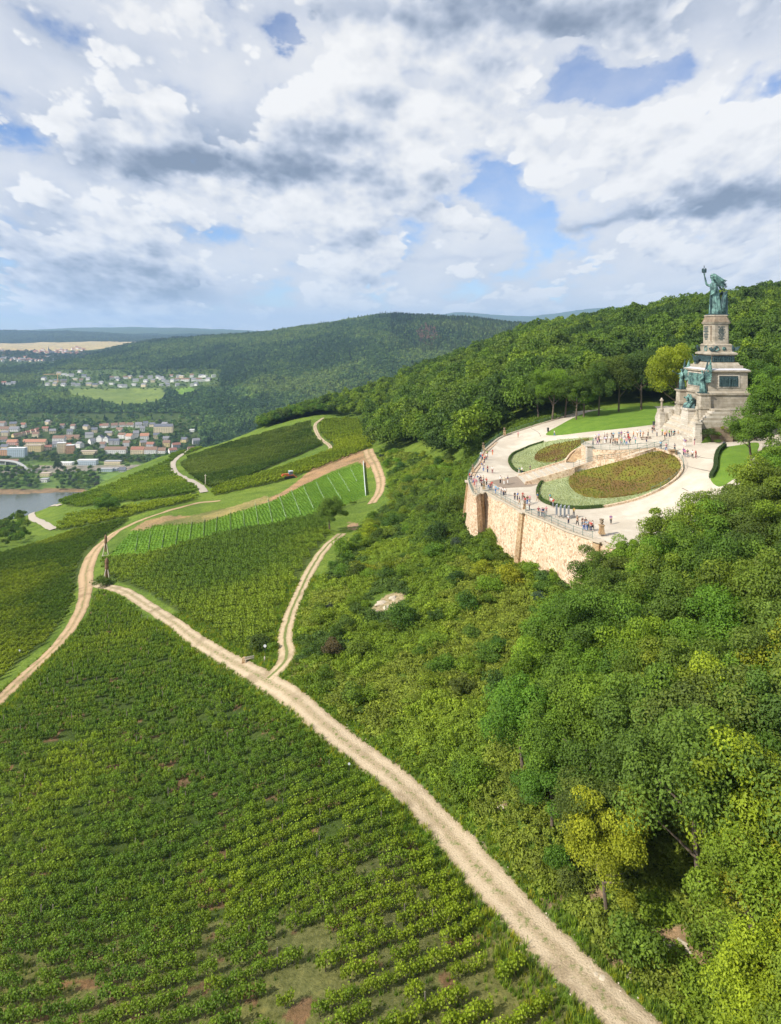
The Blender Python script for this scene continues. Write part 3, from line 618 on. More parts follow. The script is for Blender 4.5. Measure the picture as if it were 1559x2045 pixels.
for k in range(len(P)):
    o = P[k] + nr[k] * .22; i = P[k] - nr[k] * .38; z = zr[k]
    rings.append([(o[0], o[1], z + .1), (o[0], o[1], z + .34), (i[0], i[1], z + .34), (i[0], i[1], z - .1)])
mb.loft(rings); child(mb, 'coping', M_COPE, twall)

# railing: posts and rails
post_mb = MB(); post_mb.tube([(0, 0, 0), (0, 0, 1.08)], .035, 5); post_mb.lathe([(.06, 1.06), (.07, 1.1), (.03, 1.16)], n=6)
POST = None
def railing(name, P, zf, label, h=1.05, step=2.0, base=.34, group='green metal railings of the terrace', panels=True):
    global POST
    P = np.asarray(P, float); root = empty(name, (P[0][0], P[0][1], float(zf(P[0][0], P[0][1])) + base)); tag(root, label, 'railing', group)
    inv = root.matrix_basis.inverted(); fine = resample(P, .5); z = zf(fine[:, 0], fine[:, 1]) + base
    for hh, r in ((h, .035), (h * .55, .018), (h * .12, .02)):
        m2 = MB(); m2.tube([(a[0], a[1], b + hh) for a, b in zip(fine, z)], r, 4); child(m2, 'rail', M_RAIL, root)
    pp = resample(P, step); pzv_ = zf(pp[:, 0], pp[:, 1]) + base
    if POST is None: POST = post_mb.build('post', M_RAIL, root); POST.matrix_parent_inverse = inv; POST.location = (pp[0][0], pp[0][1], pzv_[0]); st = 1
    else: st = 0
    for a, b in list(zip(pp, pzv_))[st:]:
        o = POST.copy(); COL.objects.link(o); o.parent = root; o.matrix_parent_inverse = inv; o.location = (a[0], a[1], b)
    if panels:                                        # thin uprights between the posts, one part per railing
        m2 = MB(); fz = resample(P, .30); zz2 = zf(fz[:, 0], fz[:, 1]) + base
        for a, b in zip(fz, zz2): m2.tube([(a[0], a[1], b + .1), (a[0], a[1], b + h)], .010, 3, cap=False)
        o = child(m2, 'baluster_bars', M_RAIL, root); o['kind'] = 'stuff'
    return root
ci = [int(np.argmin(np.hypot(*(rim - c).T))) for c in CORNERS]
def seg(a, b): return rim[a + 1:b]
kk = int(np.argmin(np.hypot(*(rim - phit(1007, 871)).T))); k2 = int(np.argmin(np.hypot(*(rim - phit(965, 902)).T)))
railing('terrace_railing', rim[2:kk], pz, 'green railing along the dark wood beside the upper end of the promenade')
railing('terrace_railing', rim[kk + 1:k2], pz, 'green railing between the two stone pillars on the back parapet')
railing('terrace_railing', rim[k2 + 1:ci[0]], pz, 'green railing on the far side of the viewing corner')
railing('terrace_railing', seg(ci[0], ci[1]), pz, 'short green railing across the tip of the viewing corner')
railing('terrace_railing', seg(ci[1], ci[2]), pz, 'green railing on the wall between the viewing corner and the middle buttress')
railing('terrace_railing', seg(ci[2], ci[3]), pz, 'green railing on the wall right of the middle buttress')

# urn pillars on the parapet
def urn_pillar(px, py, label, s=1.0, z0=.34):
    x, y = phit(px, py); z = float(pz(x, y)) + z0; r = empty('urn_pillar', (x, y, z)); tag(r, label, 'pillar', 'urn pillars on the terrace parapet')
    b = MB(); b.box(-.42*s, .42*s, -.42*s, .42*s, 0, .22*s); b.frus(-.34*s, .34*s, -.34*s, .34*s, .22*s, -.27*s, .27*s, -.27*s, .27*s, 1.15*s); b.box(-.38*s, .38*s, -.38*s, .38*s, 1.15*s, 1.3*s)
    b.build('pedestal', M_PIER, r)
    u = MB(); u.lathe([(.14*s, 1.3*s), (.10*s, 1.42*s), (.26*s, 1.62*s), (.30*s, 1.82*s), (.22*s, 1.95*s), (.34*s, 2.05*s), (.34*s, 2.12*s)], n=10); u.build('urn', M_DARKST, r); return r
urn_pillar(1201, 1070, 'dark stone urn pillar where the wall meets the wood', 1.15)
urn_pillar(1047, 1020, 'stone pillar on the middle buttress of the wall', .75)
urn_pillar(1007, 871, 'stone urn pillar on the parapet highest up beside the dark wood', 1.05)
urn_pillar(965, 902, 'stone urn pillar on the parapet at the bend near the dark wood', 1.0)
urn_pillar(944, 945, 'small dark stone pillar on the outer viewing corner', .8)
urn_pillar(966, 980, 'stone pillar at the tip of the viewing corner', .8)

# stairs, landing, ramps and the upper bastion
SX0, SX1, SY0, SY1, SZ0, SZ1, NS = 29.9, 40.9, 156.2, 164.4, -33.3, -30.0, 14
st = empty('terrace_stairs', (SX0, SY0, SZ0)); tag(st, 'wide flight of pale stone stairs climbing between the two oval beds', 'stairs')
run = (SX1 - SX0) / NS; rise = (SZ1 - SZ0) / NS
for k in range(NS):
    b = MB(); b.box(k * run, k * run + run * 1.0 - .012, 0, SY1 - SY0, -.8, (k + 1) * rise); o = b.build('step', M_COPE if k % 2 else M_SAND, st)
    b = None
for y0, nm in ((-.45, 'cheek_wall'), (SY1 - SY0 + .05, 'cheek_wall')):
    b = MB(); L = SX1 - SX0; b.add([(0, y0, -1), (L, y0, -1), (L, y0 + .4, -1), (0, y0 + .4, -1), (0, y0, .5), (L, y0, 3.75), (L, y0 + .4, 3.75), (0, y0 + .4, .5)], [(0, 3, 2, 1), (4, 5, 6, 7), (0, 1, 5, 4), (1, 2, 6, 5), (2, 3, 7, 6), (3, 0, 4, 7)]); b.build(nm, M_WALL, st)
def flat(mb, P, z0, z1, mi=0):
    n = len(P); z0 = np.broadcast_to(z0, n); z1 = np.broadcast_to(z1, n); mb.loft([[(p[0], p[1], z) for p, z in zip(P, z0)], [(p[0], p[1], z) for p, z in zip(P, z1)]], mi)
bast = empty('bastion', (45.2, 162, -30)); tag(bast, 'rounded pale stone bastion full of visitors above the stairs', 'bastion')
BP = [(45.0,165.5),(45.0,159.2),(46.6,156.6),(49.5,155.1),(53.5,154.6),(57.8,154.9),(62,156.5),(62,168.5),(58,170),(54,170.4),(50,170),(46.8,168.3)]
bz = lambda x, y: -25.8 + np.clip((np.asarray(x, float) - 45) / 17, 0, 1) * 1.15 + np.asarray(y, float) * 0
mb = MB(); flat(mb, BP, -35, bz(np.array([p[0] for p in BP]), 0) - .1); child(mb, 'bastion_wall', M_WALL, bast)
mb = MB(); flat(mb, BP, bz(np.array([p[0] for p in BP]), 0) - .1, bz(np.array([p[0] for p in BP]), 0)); child(mb, 'paving', M_PAVE, bast)
mb = MB(); mb.box(44.4, 45.6, 158.2, 159.7, -35, -25.3); mb.box(44.2, 45.8, 158.0, 159.9, -25.3, -25.1); child(mb, 'corner_pier', M_SAND, bast)
mb = MB(); flat(mb, [(SX1, SY0), (45.0, SY0 + 1.5), (45.0, SY1), (SX1, SY1)], -35, -30.02); child(mb, 'landing', M_PAVE, bast)
OUT = [P3(*p) for p in [(1145,936,-29.9),(1160,931,-29.6),(1191,922,-28.5),(1228,919,-27.4),(1252,914,-26.7),(1280,905.5,-25.7),(1306,896.5,-24.95)]]
INN = [(43.5,159.5,-29.9),(45.1,158.4,-29.5),(47.0,156.2,-28.5),(50.0,154.7,-27.4),(53.5,154.3,-26.7),(56.5,154.4,-25.7),(58.5,154.9,-24.95)]
def strip(mb, A, B, dz=0, zb=-35):
    for k in range(len(A) - 1):
        a, b, c, d = A[k], A[k + 1], B[k + 1], B[k]
        mb.add([(a[0], a[1], zb), (b[0], b[1], zb), (c[0], c[1], zb), (d[0], d[1], zb), (a[0], a[1], a[2] + dz), (b[0], b[1], b[2] + dz), (c[0], c[1], c[2] + dz), (d[0], d[1], d[2] + dz)], [(0, 3, 2, 1), (4, 5, 6, 7), (0, 1, 5, 4), (2, 3, 7, 6)])
mb = MB(); strip(mb, OUT, INN, -.06); child(mb, 'ramp', M_PAVE, bast)
def parapet(mb, L, h=.45, t=.35, zb=-35, side=-1):
    P = np.array([p[:2] for p in L]); d = np.gradient(P, axis=0); d /= np.hypot(d[:, 0], d[:, 1])[:, None]; n = np.stack([d[:, 1], -d[:, 0]], 1)
    rings = [[(p[0], p[1], zb), (p[0], p[1], l[2] + h), (p[0] + q_[0] * t, p[1] + q_[1] * t, l[2] + h), (p[0] + q_[0] * t, p[1] + q_[1] * t, zb)] for p, l, q_ in zip(P, L, n)]
    mb.loft(rings)
def dens3(L, n=5):
    c = catmull(L, n); return [tuple(p) for p in c]
mb = MB(); parapet(mb, dens3(OUT), .35, .4); child(mb, 'parapet', M_WALL, bast)
OL = [P3(*p) for p in [(1130,921,-30.2),(1140,908,-29.3),(1151,899,-28.4),(1172,891,-27.2),(1190,883,-26.2)]]
IL = [(45, 165, -30.2), (45.4, 167, -29.3), (46.8, 168.6, -28.4), (49.5, 170.0, -27.2), (52, 170.6, -26.2)]
mb = MB(); strip(mb, IL, OL, -.06); child(mb, 'ramp', M_PIER, bast)
mb = MB(); parapet(mb, dens3(OL), .3, -.4); child(mb, 'parapet', M_WALL, bast)
bfront = catmull([BP[0]] + BP[1:7], 5); railing('terrace_railing', bfront, bz, 'green railing along the front of the bastion crowded with visitors', base=0.0)
oz = lambda x, y: np.interp(np.asarray(x, float), [p[0] for p in OUT], [p[2] for p in OUT]) + .3
railing('terrace_railing', catmull([p[:2] for p in OUT], 5), oz, 'green railing on the ramp wall below the bastion', base=0.0, panels=False)
# kerb walls of the large bed, higher towards the forecourt
kp = [phit(a, b) for a, b in [(1306,897),(1322,901),(1340,906),(1353,914),(1363,927),(1364,940),(1356,953),(1340,967),(1310,984),(1275,998),(1250,1005),(1207,1014)]]
kc = resample(catmull(kp, 6), 1.0); kz = pz(kc[:, 0], kc[:, 1]) + .38
kw = empty('kerb_wall', (kc[0][0], kc[0][1], kz[0])); tag(kw, 'low curved stone kerb wall round the right side of the large oval bed', 'kerb wall')
mb = MB(); parapet(mb, [(a[0], a[1], b) for a, b in zip(kc, kz)], 0, .5, -35); child(mb, 'wall_face', M_WALL, kw)
mb = MB(); parapet(mb, [(a[0], a[1], b + .1) for a, b in zip(kc, kz)], .02, .55, -26); 
mb = MB(); c0 = phit(1343, 907); z0 = float(pz(*c0)); mb.box(c0[0]-.7, c0[0]+.7, c0[1]-.7, c0[1]+.7, -35, z0 + .75); mb.box(c0[0]-.85, c0[0]+.85, c0[1]-.85, c0[1]+.85, z0 + .75, z0 + .95); child(mb, 'corner_pier', M_PIER, kw)
railing('terrace_railing', kc[:int(len(kc) * .72)], pz, 'green railing following the kerb wall right of the large bed', base=.38, panels=False)
for (a, b, c_, d_, lab) in [((1050,862),(1180,856),(1130,858),0,''),]: pass

M_DRAIN = simple_mat('drain_channel', (.16, .14, .12), .8, .2, 3)
for line in ([(1370,930),(1397,937),(1424,943)], [(1392,912),(1410,915),(1428,917)], [(1240,893),(1285,896),(1312,888),(1330,876)], [(1362,975),(1374,981)], [(1060,855),(1075,864),(1080,872)]):
    L = resample(catmull([phit(*p) for p in line], 4), 1.0); z = pz(L[:, 0], L[:, 1]) + .012; d = np.gradient(L, axis=0); d /= np.hypot(d[:, 0], d[:, 1])[:, None]; nr_ = np.stack([d[:, 1], -d[:, 0]], 1) * .11
    V = [(p[0] + s_ * q_[0], p[1] + s_ * q_[1], float(pz(p[0], p[1])) + .02) for p, q_ in zip(L, nr_) for s_ in (-1, 1)]
    o = mesh_obj('drain_channel', V, [(2*i, 2*i+2, 2*i+3, 2*i+1) for i in range(len(L) - 1)], M_DRAIN); tag(o, kind='structure')
# ------------------------------------------------------------------ the monument
def bronze_mat():
    m, t = new_mat('green_bronze'); pos = t.n('ShaderNodeNewGeometry').outputs['Position']
    n = t.noise(pos, 0.9, 6, 0.65); n2 = t.noise(pos, 3.5, 5, .7)
    c = t.mixc(t.sstep(n, .38, .62), (.045, .09, .09), (.17, .32, .285)); c = t.mixc(t.math('MULTIPLY', t.sstep(n2, .52, .7), .6), c, (.028, .045, .05))
    return finish(m, t, c, .55, n2, .08, .4, .25)
M_BRONZE = bronze_mat()
M_BRDARK = simple_mat('dark_bronze', (.05, .09, .095), .5, .4, 1.6, .3, bump=.08)
M_LEAD = simple_mat('lead_flashing', (.52, .52, .56), .6, .15, 1.0)
MX, MY, MZ = 68.8, 169.2, -24.5
mon = empty('monument', (MX, MY, MZ)); tag(mon, 'tall tiered sandstone monument pedestal with bronze reliefs and front steps', 'monument')
cx_ = 9.7                                             # centre of the pedestal, metres behind the front line
def tier(name, h0, h1, hx, hy, hx1=None, hy1=None, mat=None, root=mon, bev=True):
    b = MB(); hx1 = hx if hx1 is None else hx1; hy1 = hy if hy1 is None else hy1
    b.frus(cx_ - hx, cx_ + hx, -hy, hy, h0, cx_ - hx1, cx_ + hx1, -hy1, hy1, h1); return b.build(name, mat or M_SAND2, root)
tier('base_block', -1.5, 4.4, 5.0, 6.8, 4.9, 6.7)
tier('plinth_moulding', 4.4, 4.9, 5.2, 6.9, 4.85, 6.55, M_SAND2)
tier('lower_block', 4.9, 10.2, 4.7, 6.4, 4.6, 6.3, M_SAND2)
tier('string_course', 7.0, 7.25, 4.75, 6.45, mat=M_SAND)
b = MB(); b.frus(cx_-4.65, cx_+4.65, -6.35, 6.35, 10.2, cx_-4.95, cx_+4.95, -6.65, 6.65, 10.5); b.box(cx_-4.95, cx_+4.95, -6.65, 6.65, 10.5, 10.95); b.frus(cx_-4.95, cx_+4.95, -6.65, 6.65, 10.95, cx_-4.5, cx_+4.5, -6.2, 6.2, 11.3); b.build('ledge_moulding', M_SAND2, mon)
tier('main_block', 11.3, 15.5, 4.5, 6.2, mat=M_SAND2)
b = MB(); b.frus(cx_-4.5, cx_+4.5, -6.2, 6.2, 15.5, cx_-4.95, cx_+4.95, -6.7, 6.7, 15.85); b.box(cx_-5.0, cx_+5.0, -6.75, 6.75, 15.85, 16.2); b.build('main_cornice', M_SAND2, mon)
b = MB(); b.frus(cx_-4.95, cx_+4.95, -6.7, 6.7, 16.2, cx_-4.1, cx_+4.1, -5.6, 5.6, 16.55); b.build('cornice_cover', M_LEAD, mon)
tier('upper_step', 16.5, 17.2, 3.95, 5.4, 3.9, 5.3); tier('upper_step', 17.2, 17.9, 3.5, 4.8, 3.2, 4.4)
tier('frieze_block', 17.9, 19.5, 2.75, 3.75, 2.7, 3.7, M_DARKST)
b = MB(); b.frus(cx_-2.7, cx_+2.7, -3.7, 3.7, 19.5, cx_-3.1, cx_+3.1, -4.15, 4.15, 19.75); b.box(cx_-3.2, cx_+3.2, -4.25, 4.25, 19.75, 20.05); b.frus(cx_-3.2, cx_+3.2, -4.25, 4.25, 20.05, cx_-2.5, cx_+2.5, -3.5, 3.5, 20.45); b.build('upper_cornice', M_SAND2, mon)
tier('wreath_block', 20.4, 21.9, 2.35, 3.35, 2.3, 3.3)
tier('shaft_moulding', 21.9, 22.25, 2.45, 3.4, 2.15, 3.0)
def octa(name, h0, h1, hx, hy, ch, hx1, hy1, ch1, mat):
    def ring(a, b_, c, z): return [(cx_-a+c, -b_, z), (cx_+a-c, -b_, z), (cx_+a, -b_+c, z), (cx_+a, b_-c, z), (cx_+a-c, b_, z), (cx_-a+c, b_, z), (cx_-a, b_-c, z), (cx_-a, -b_+c, z)]
    m_ = MB(); m_.loft([ring(hx, hy, ch, h0), ring(hx1, hy1, ch1, h1)]); return m_.build(name, mat, mon)
octa('shaft', 22.25, 27.0, 1.98, 2.84, .4, 1.94, 2.79, .4, M_SAND2)
octa('shaft_cornice', 27.0, 27.45, 2.15, 3.0, .4, 2.35, 3.2, .4, M_SAND2)
octa('cap_stone', 27.45, 28.9, 2.2, 3.05, .45, 1.75, 2.5, .45, M_DARKST)
octa('cap_plate', 28.9, 29.15, 1.95, 2.6, .4, 1.9, 2.5, .4, M_SAND2)
# reliefs: a backing plate crowded with figures
def relief(name, c, u, w, h, nrm, rows, seed, mat=M_BRDARK, frame=True):
    rs = random.Random(seed); c = Vector(c); u = Vector(u); n = Vector(nrm); up = Vector((0, 0, 1))
    b = MB(); q = lambda a, z, d: c + u * a + up * z + n * d
    def slab(a0, a1, z0, z1, d0, d1): b.add([q(a0, z0, d0), q(a1, z0, d0), q(a1, z1, d0), q(a0, z1, d0), q(a0, z0, d1), q(a1, z0, d1), q(a1, z1, d1), q(a0, z1, d1)], [(0,3,2,1),(4,5,6,7),(0,1,5,4),(1,2,6,5),(2,3,7,6),(3,0,4,7)])
    slab(-w/2, w/2, 0, h, -.05, .04); a = -w/2 + .2
    while a < w/2 - .2:
        hh = h * rs.uniform(.66, .92); ww = rs.uniform(.12, .18); lean = rs.uniform(-.12, .12); d = rs.uniform(.12, .26)
        rings = []
        for t_, r_ in ((0, 1.0), (.3, .85), (.6, .9), (.78, 1.15), (.84, .5), (.88, .65), (.96, .62), (1.0, .2)):
            rings.append([q(a + lean * t_ + r_ * ww * math.cos(k), .05 + hh * t_, max(.0, d + r_ * ww * math.sin(k))) for k in [2*math.pi*i/6 for i in range(6)]])
        b.loft(rings)
        if rs.random() < .5: b.tube([q(a, hh*.75, d), q(a + rs.uniform(-.4, .4), hh * rs.uniform(.5, 1.0), d + .15)], .06, 4)
        a += rs.uniform(.20, .32)
    o = b.build(name, mat, mon)
    if frame:
        b = MB()
        for a0, a1, z0, z1 in ((-w/2-.22, w/2+.22, -.22, 0), (-w/2-.22, w/2+.22, h, h+.22), (-w/2-.22, -w/2, 0, h), (w/2, w/2+.22, 0, h)):
            b.add([q(a0, z0, -.05), q(a1, z0, -.05), q(a1, z1, -.05), q(a0, z1, -.05), q(a0, z0, .14), q(a1, z0, .14), q(a1, z1, .14), q(a0, z1, .14)], [(0,3,2,1),(4,5,6,7),(0,1,5,4),(1,2,6,5),(2,3,7,6),(3,0,4,7)])
        b.build('relief_frame', M_SAND, mon)
    return o
relief('bronze_relief', (cx_ + .1, -6.2, 12.35), (1, 0, 0), 4.5, 2.5, (0, -1, 0), 1, 3)
relief('bronze_relief', (cx_ - 4.5, .6, 12.2), (0, -1, 0), 8.4, 3.0, (-1, 0, 0), 1, 4, M_BRONZE)
relief('frieze_relief', (cx_, -3.75, 18.0), (1, 0, 0), 5.2, 1.4, (0, -1, 0), 1, 5, M_BRDARK, False)
relief('frieze_relief', (cx_ - 2.75, 0, 18.0), (0, -1, 0), 7.2, 1.4, (-1, 0, 0), 1, 6, M_BRDARK, False)
# wreaths and eagles above the frieze
def torus(b, c, R0, r, nrm, n=14, k=6):
    c = Vector(c); nrm = Vector(nrm).normalized(); a = nrm.orthogonal().normalized(); e = nrm.cross(a)
    rings = []
    for i in range(n + 1):
        t = 2 * math.pi * i / n; d = a * math.cos(t) + e * math.sin(t)
        rings.append([c + d * R0 + (d * math.cos(s) + nrm * math.sin(s)) * r for s in [2 * math.pi * j / k for j in range(k)]])
    b.loft(rings, cap=False)
b = MB(); torus(b, (cx_ - 1.45, -3.4, 21.1), .52, .16, (0, -1, 0)); b.build('wreath', M_BRONZE, mon)
b = MB(); torus(b, (cx_ + .4, -3.4, 21.1), .36, .12, (0, -1, 0)); b.lathe([(.0, 20.9), (.22, 21.1), (.0, 21.35)], cx_ + .4, -3.45, 8); b.build('wreath', M_BRONZE, mon)
b = MB(); torus(b, (cx_ - 2.4, 0, 21.1), .6, .17, (-1, 0, 0)); b.build('wreath', M_BRONZE, mon)
def eagle(x, y, z, ang, s):
    b = MB(); c, s_ = math.cos(ang), math.sin(ang); T = lambda p: (x + (p[0] * c - p[1] * s_) * s, y + (p[0] * s_ + p[1] * c) * s, z + p[2] * s)
    b.tube([T((0, 0, 0)), T((-.1, 0, .5)), T((-.25, 0, .95)), T((-.3, 0, 1.15)), T((-.5, 0, 1.15))], [.28, .34, .22, .16, .05], 7)
    for sg in (-1, 1):
        R_ = []
        for t_, w_ in ((0, .35), (.5, .45), (1.0, .3), (1.3, .08)): R_.append([T((.05 - w_ * .3, sg * (.2 + t_ * .8), .75 + .25 * t_)), T((.2, sg * (.2 + t_ * .8), .75 + .25 * t_)), T((.3, sg * (.2 + t_ * .75), .75 - w_ * 1.6 + .2 * t_)), T((.0, sg * (.2 + t_ * .75), .75 - w_ * 1.6 + .2 * t_))])
        b.loft(R_)
    b.build('eagle', M_BRDARK, mon)
eagle(cx_ + 2.5, -3.5, 20.45, R(45), 1.25); eagle(cx_ - 2.5, 3.6, 20.4, R(-50), 1.25); eagle(cx_ - 3.6, 3.0, 17.3, R(-20), 1.9)
eagle(cx_ - 2.6, -3.6, 20.45, R(20), .9)
# inscriptions: rows of small raised metal letters, too fine to read in the photograph
def inscription(c, u, n, rows, h, seed):
    rs = random.Random(seed); c = Vector(c); u = Vector(u); n = Vector(n); b = MB()
    for r_, wd in enumerate(rows):
        a = -wd / 2; z = -r_ * h * 1.55
        while a < wd / 2 - .08:
            if rs.random() < .14: a += .12; continue
            l = rs.uniform(.10, .17); p = [c + u * aa + Vector((0, 0, z + zz)) + n * d for d in (0, .05) for aa, zz in ((a, 0), (a + l, 0), (a + l, h), (a, h))]
            b.add(p, [(0,3,2,1),(4,5,6,7),(0,1,5,4),(1,2,6,5),(2,3,7,6),(3,0,4,7)]); a += l + .05
    b.build('inscription', M_BRDARK, mon)
inscription((cx_ + .05, -2.82, 26.2), (1, 0, 0), (0, -1, 0), [1.7, .9, 1.5, 1.2, 1.8, 1.4, 1.1, 1.6, 1.3, 1.5, .7], .20, 3)
inscription((cx_ - 1.97, .8, 26.2), (0, -1, 0), (-1, 0, 0), [2.3, 1.8, 2.2, 2.6, 1.6, 2.3, 2.0, 1.7, 1.2], .24, 4)
b = MB(); b.tube([(cx_ - 1.98, -1.85, 22.9), (cx_ - 1.98, -1.85, 26.6)], .26, 8); b.build('sword_relief', M_DARKST, mon)
# small ornaments on the lower walls
b = MB()
for k in range(5): b.box(cx_ - .6 + k * .42, cx_ - .35 + k * .42, -7.08, -6.95, 1.9, 2.6)
b.build('carved_band', M_DARKST, mon)

# front: stepped base wall between two posts, side parapets climbing to the figures
def mbox(name, x0, x1, y0, y1, z0, z1, mat=M_SAND, root=mon): b = MB(); b.box(x0, x1, y0, y1, z0, z1); return b.build(name, mat, root)
mbox('bench_step', -1.6, 0, -9.8, 9.8, -1.5, .35); mbox('bench_step', -.9, 0, -9.6, 9.6, .35, .75)
n_c = 13
for k in range(n_c): mbox('stair_step', .02 + k * .30, 4.1, -9.6, 9.6, -1.2 + .75 * (k > 0) + k * .42 - (.0 if k else 0), .18 + .42 * (k + 1), M_SAND if k % 3 else M_COPE)
for sg, y0, y1 in ((1, 9.6, 11.2), (-1, -11.2, -9.6)):   # end posts
    b = MB(); b.frus(-.3, 1.5, y0, y1, -1.5, 0.0, 1.3, y0 + .15, y1 - .15, 4.3); b.box(-.15, 1.45, y0, y1, 4.3, 4.6); b.build('end_post', M_SAND, mon)
    b = MB(); b.lathe([(.62, 4.6), (.45, 4.9), (.55, 5.3), (.28, 5.8), (.24, 7.4), (.5, 7.5), (.5, 7.7), (.3, 7.9), (.1, 8.3)], .65, (y0 + y1) / 2, 10); b.build('post_finial', M_SAND2, mon)
for sg in (1, -1):
    y0, y1 = (8.2, 9.8) if sg > 0 else (-9.8, -8.2)
    for k in range(7): mbox('parapet_step', 1.2 + k * .62, 8.5 - k * .02, min(sg * (9.9 - k * .015), sg * (8.9 - k * .35)), max(sg * (9.9 - k * .015), sg * (8.9 - k * .35)), -1.5, 4.5 + k * .48, M_SAND if k % 2 else M_SAND2)
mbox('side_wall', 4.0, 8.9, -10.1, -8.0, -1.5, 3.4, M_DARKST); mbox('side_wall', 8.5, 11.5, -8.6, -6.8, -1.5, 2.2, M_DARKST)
mbox('stair_core', 3.9, 6.0, -9.0, 9.0, -1.5, 5.6, M_SAND2)
for y in (-5.7, 6.1):                                  # plinths of the winged figures
    b = MB(); b.frus(2.7, 5.3, y - 1.5, y + 1.5, 2.0, 3.0, 5.3, y - 1.25, y + 1.25, 7.2); b.box(2.8, 5.3, y - 1.4, y + 1.4, 7.2, 7.6); b.frus(3.0, 5.3, y - 1.25, y + 1.25, 7.6, 3.1, 5.3, y - 1.1, y + 1.1, 10.2); b.frus(3.1, 5.3, y - 1.1, y + 1.1, 10.2, 2.8, 5.5, y - 1.4, y + 1.4, 10.5); b.box(2.8, 5.5, y - 1.4, y + 1.4, 10.5, 10.8); b.build('figure_plinth', M_SAND2, mon)
b = MB(); b.frus(1.7, 4.6, -2.6, 1.6, 1.0, 2.0, 4.6, -2.3, 1.3, 6.4); b.box(1.8, 4.8, -2.5, 1.5, 6.4, 6.9); b.build('group_plinth', M_SAND, mon)
mbox('recessed_panel', 4.6, 5.3, -4.2, 4.8, 5.0, 10.2, M_SAND2)

# ------------------------------------------------------------------ bronze figures
def skin_mesh(name, pts, edges, sub=1, root=0):
    """pts: (x, y, z, r) or (x, y, z, rx, ry); returns a smooth continuous mesh grown round the skeleton"""
    me = bpy.data.meshes.new('t'); me.from_pydata([p[:3] for p in pts], edges, []); o = bpy.data.objects.new('t', me); COL.objects.link(o)
    o.modifiers.new('skin', 'SKIN'); 
    if sub: sm_ = o.modifiers.new('sub', 'SUBSURF'); sm_.levels = sub; sm_.render_levels = sub
    if not me.skin_vertices: me.skin_vertices.new()
    for i, p in enumerate(pts):
        s = me.skin_vertices[0].data[i]; s.radius = (p[3], p[4] if len(p) > 4 else p[3]); s.use_root = (i == root)
    dg = bpy.context.evaluated_depsgraph_get(); out = bpy.data.meshes.new_from_object(o.evaluated_get(dg)); out.name = name
    bpy.data.objects.remove(o); bpy.data.meshes.remove(me)
    out.polygons.foreach_set('use_smooth', np.ones(len(out.polygons), bool)); return out
def drape(rows, n=26, folds=9, amp=.12, seed=0, lean=None):
    """cloth as rings (z, cx, cy, rx, ry, fold strength)"""
    b = MB(); rings = []
    for z, x, y, rx, ry, f in rows:
        ring = []
        for i in range(n):
            t = 2 * math.pi * i / n; k = 1 + amp * f * (math.sin(folds * t + seed + z * .25) + .6 * math.sin((folds * 2 - 5) * t + 1.3 * seed))
            ring.append((x + rx * k * math.cos(t), y + ry * k * math.sin(t), z))
        rings.append(ring)
    b.loft(rings); return b
S = empty('crowned_statue', (MX + 10.0, MY, MZ + 29.15)); S.scale = (.90, .90, 1.03); tag(S, 'huge green bronze woman holding up a crown on top of the monument', 'statue')
b = drape([(0, -.3, 0, 1.75, 1.55, 1), (.5, -.35, 0, 1.6, 1.45, 1), (1.8, -.45, 0, 1.45, 1.3, 1), (3.4, -.6, 0, 1.30, 1.2, .9), (4.6, -.75, 0, 1.05, 1.08, .7), (5.4, -.85, 0, .80, .92, .4), (6.2, -.95, 0, .88, 1.05, .3), (6.9, -1.0, 0, .86, 1.18, .3), (7.4, -1.02, 0, .66, 1.1, .2), (7.7, -1.08, 0, .35, .5, .1), (8.1, -1.15, 0, .3, .3, 0)], n=44, folds=11, amp=.11)
b.build('robed_body', M_BRONZE, S, True)
head = skin_mesh('head', [(-1.12, 0, 7.8, .32), (-1.2, 0, 8.25, .36), (-1.32, 0, 8.75, .56, .5), (-1.30, 0, 9.2, .56, .5), (-1.25, 0, 9.5, .30), (-1.85, 0, 8.8, .10)], [(0, 1), (1, 2), (2, 3), (3, 4), (2, 5)], 2)
head.materials.append(M_BRONZE); link(bpy.data.objects.new('head', head), S)
arm = skin_mesh('arm', [(-1.0, .85, 7.1, .42), (-1.6, 1.35, 7.0, .36), (-2.2, 1.5, 7.3, .30), (-2.45, 1.45, 8.3, .25), (-2.75, 1.35, 9.2, .17), (-2.85, 1.35, 9.6, .20), (-3.05, 1.25, 9.95, .07), (-2.95, 1.5, 9.98, .07), (-2.8, 1.6, 9.95, .07), (-2.65, 1.25, 9.9, .07)], [(0, 1), (1, 2), (2, 3), (3, 4), (4, 5), (5, 6), (5, 7), (5, 8), (5, 9)], 2)
arm.materials.append(M_BRONZE); link(bpy.data.objects.new('raised_arm', arm), S)
arm = skin_mesh('arm', [(-1.0, -.9, 7.1, .40), (-1.1, -1.5, 6.2, .36), (-1.35, -1.45, 5.2, .30), (-1.95, -.95, 4.75, .22), (-2.15, -.75, 4.75, .2)], [(0, 1), (1, 2), (2, 3), (3, 4)], 2)
arm.materials.append(M_BRONZE); link(bpy.data.objects.new('lowered_arm', arm), S)
b = MB(); cx0, cy0, cz0 = -2.85, 1.4, 10.0; b.lathe([(.42, cz0), (.5, cz0 + .1), (.52, cz0 + .75), (.46, cz0 + .78), (.42, cz0 + .2)], cx0, cy0, 8)
for i in range(8):
    t = math.pi * i / 4; b.box(cx0 + .5 * math.cos(t) - .1, cx0 + .5 * math.cos(t) + .1, cy0 + .5 * math.sin(t) - .1, cy0 + .5 * math.sin(t) + .1, cz0 + .1, cz0 + 1.0)
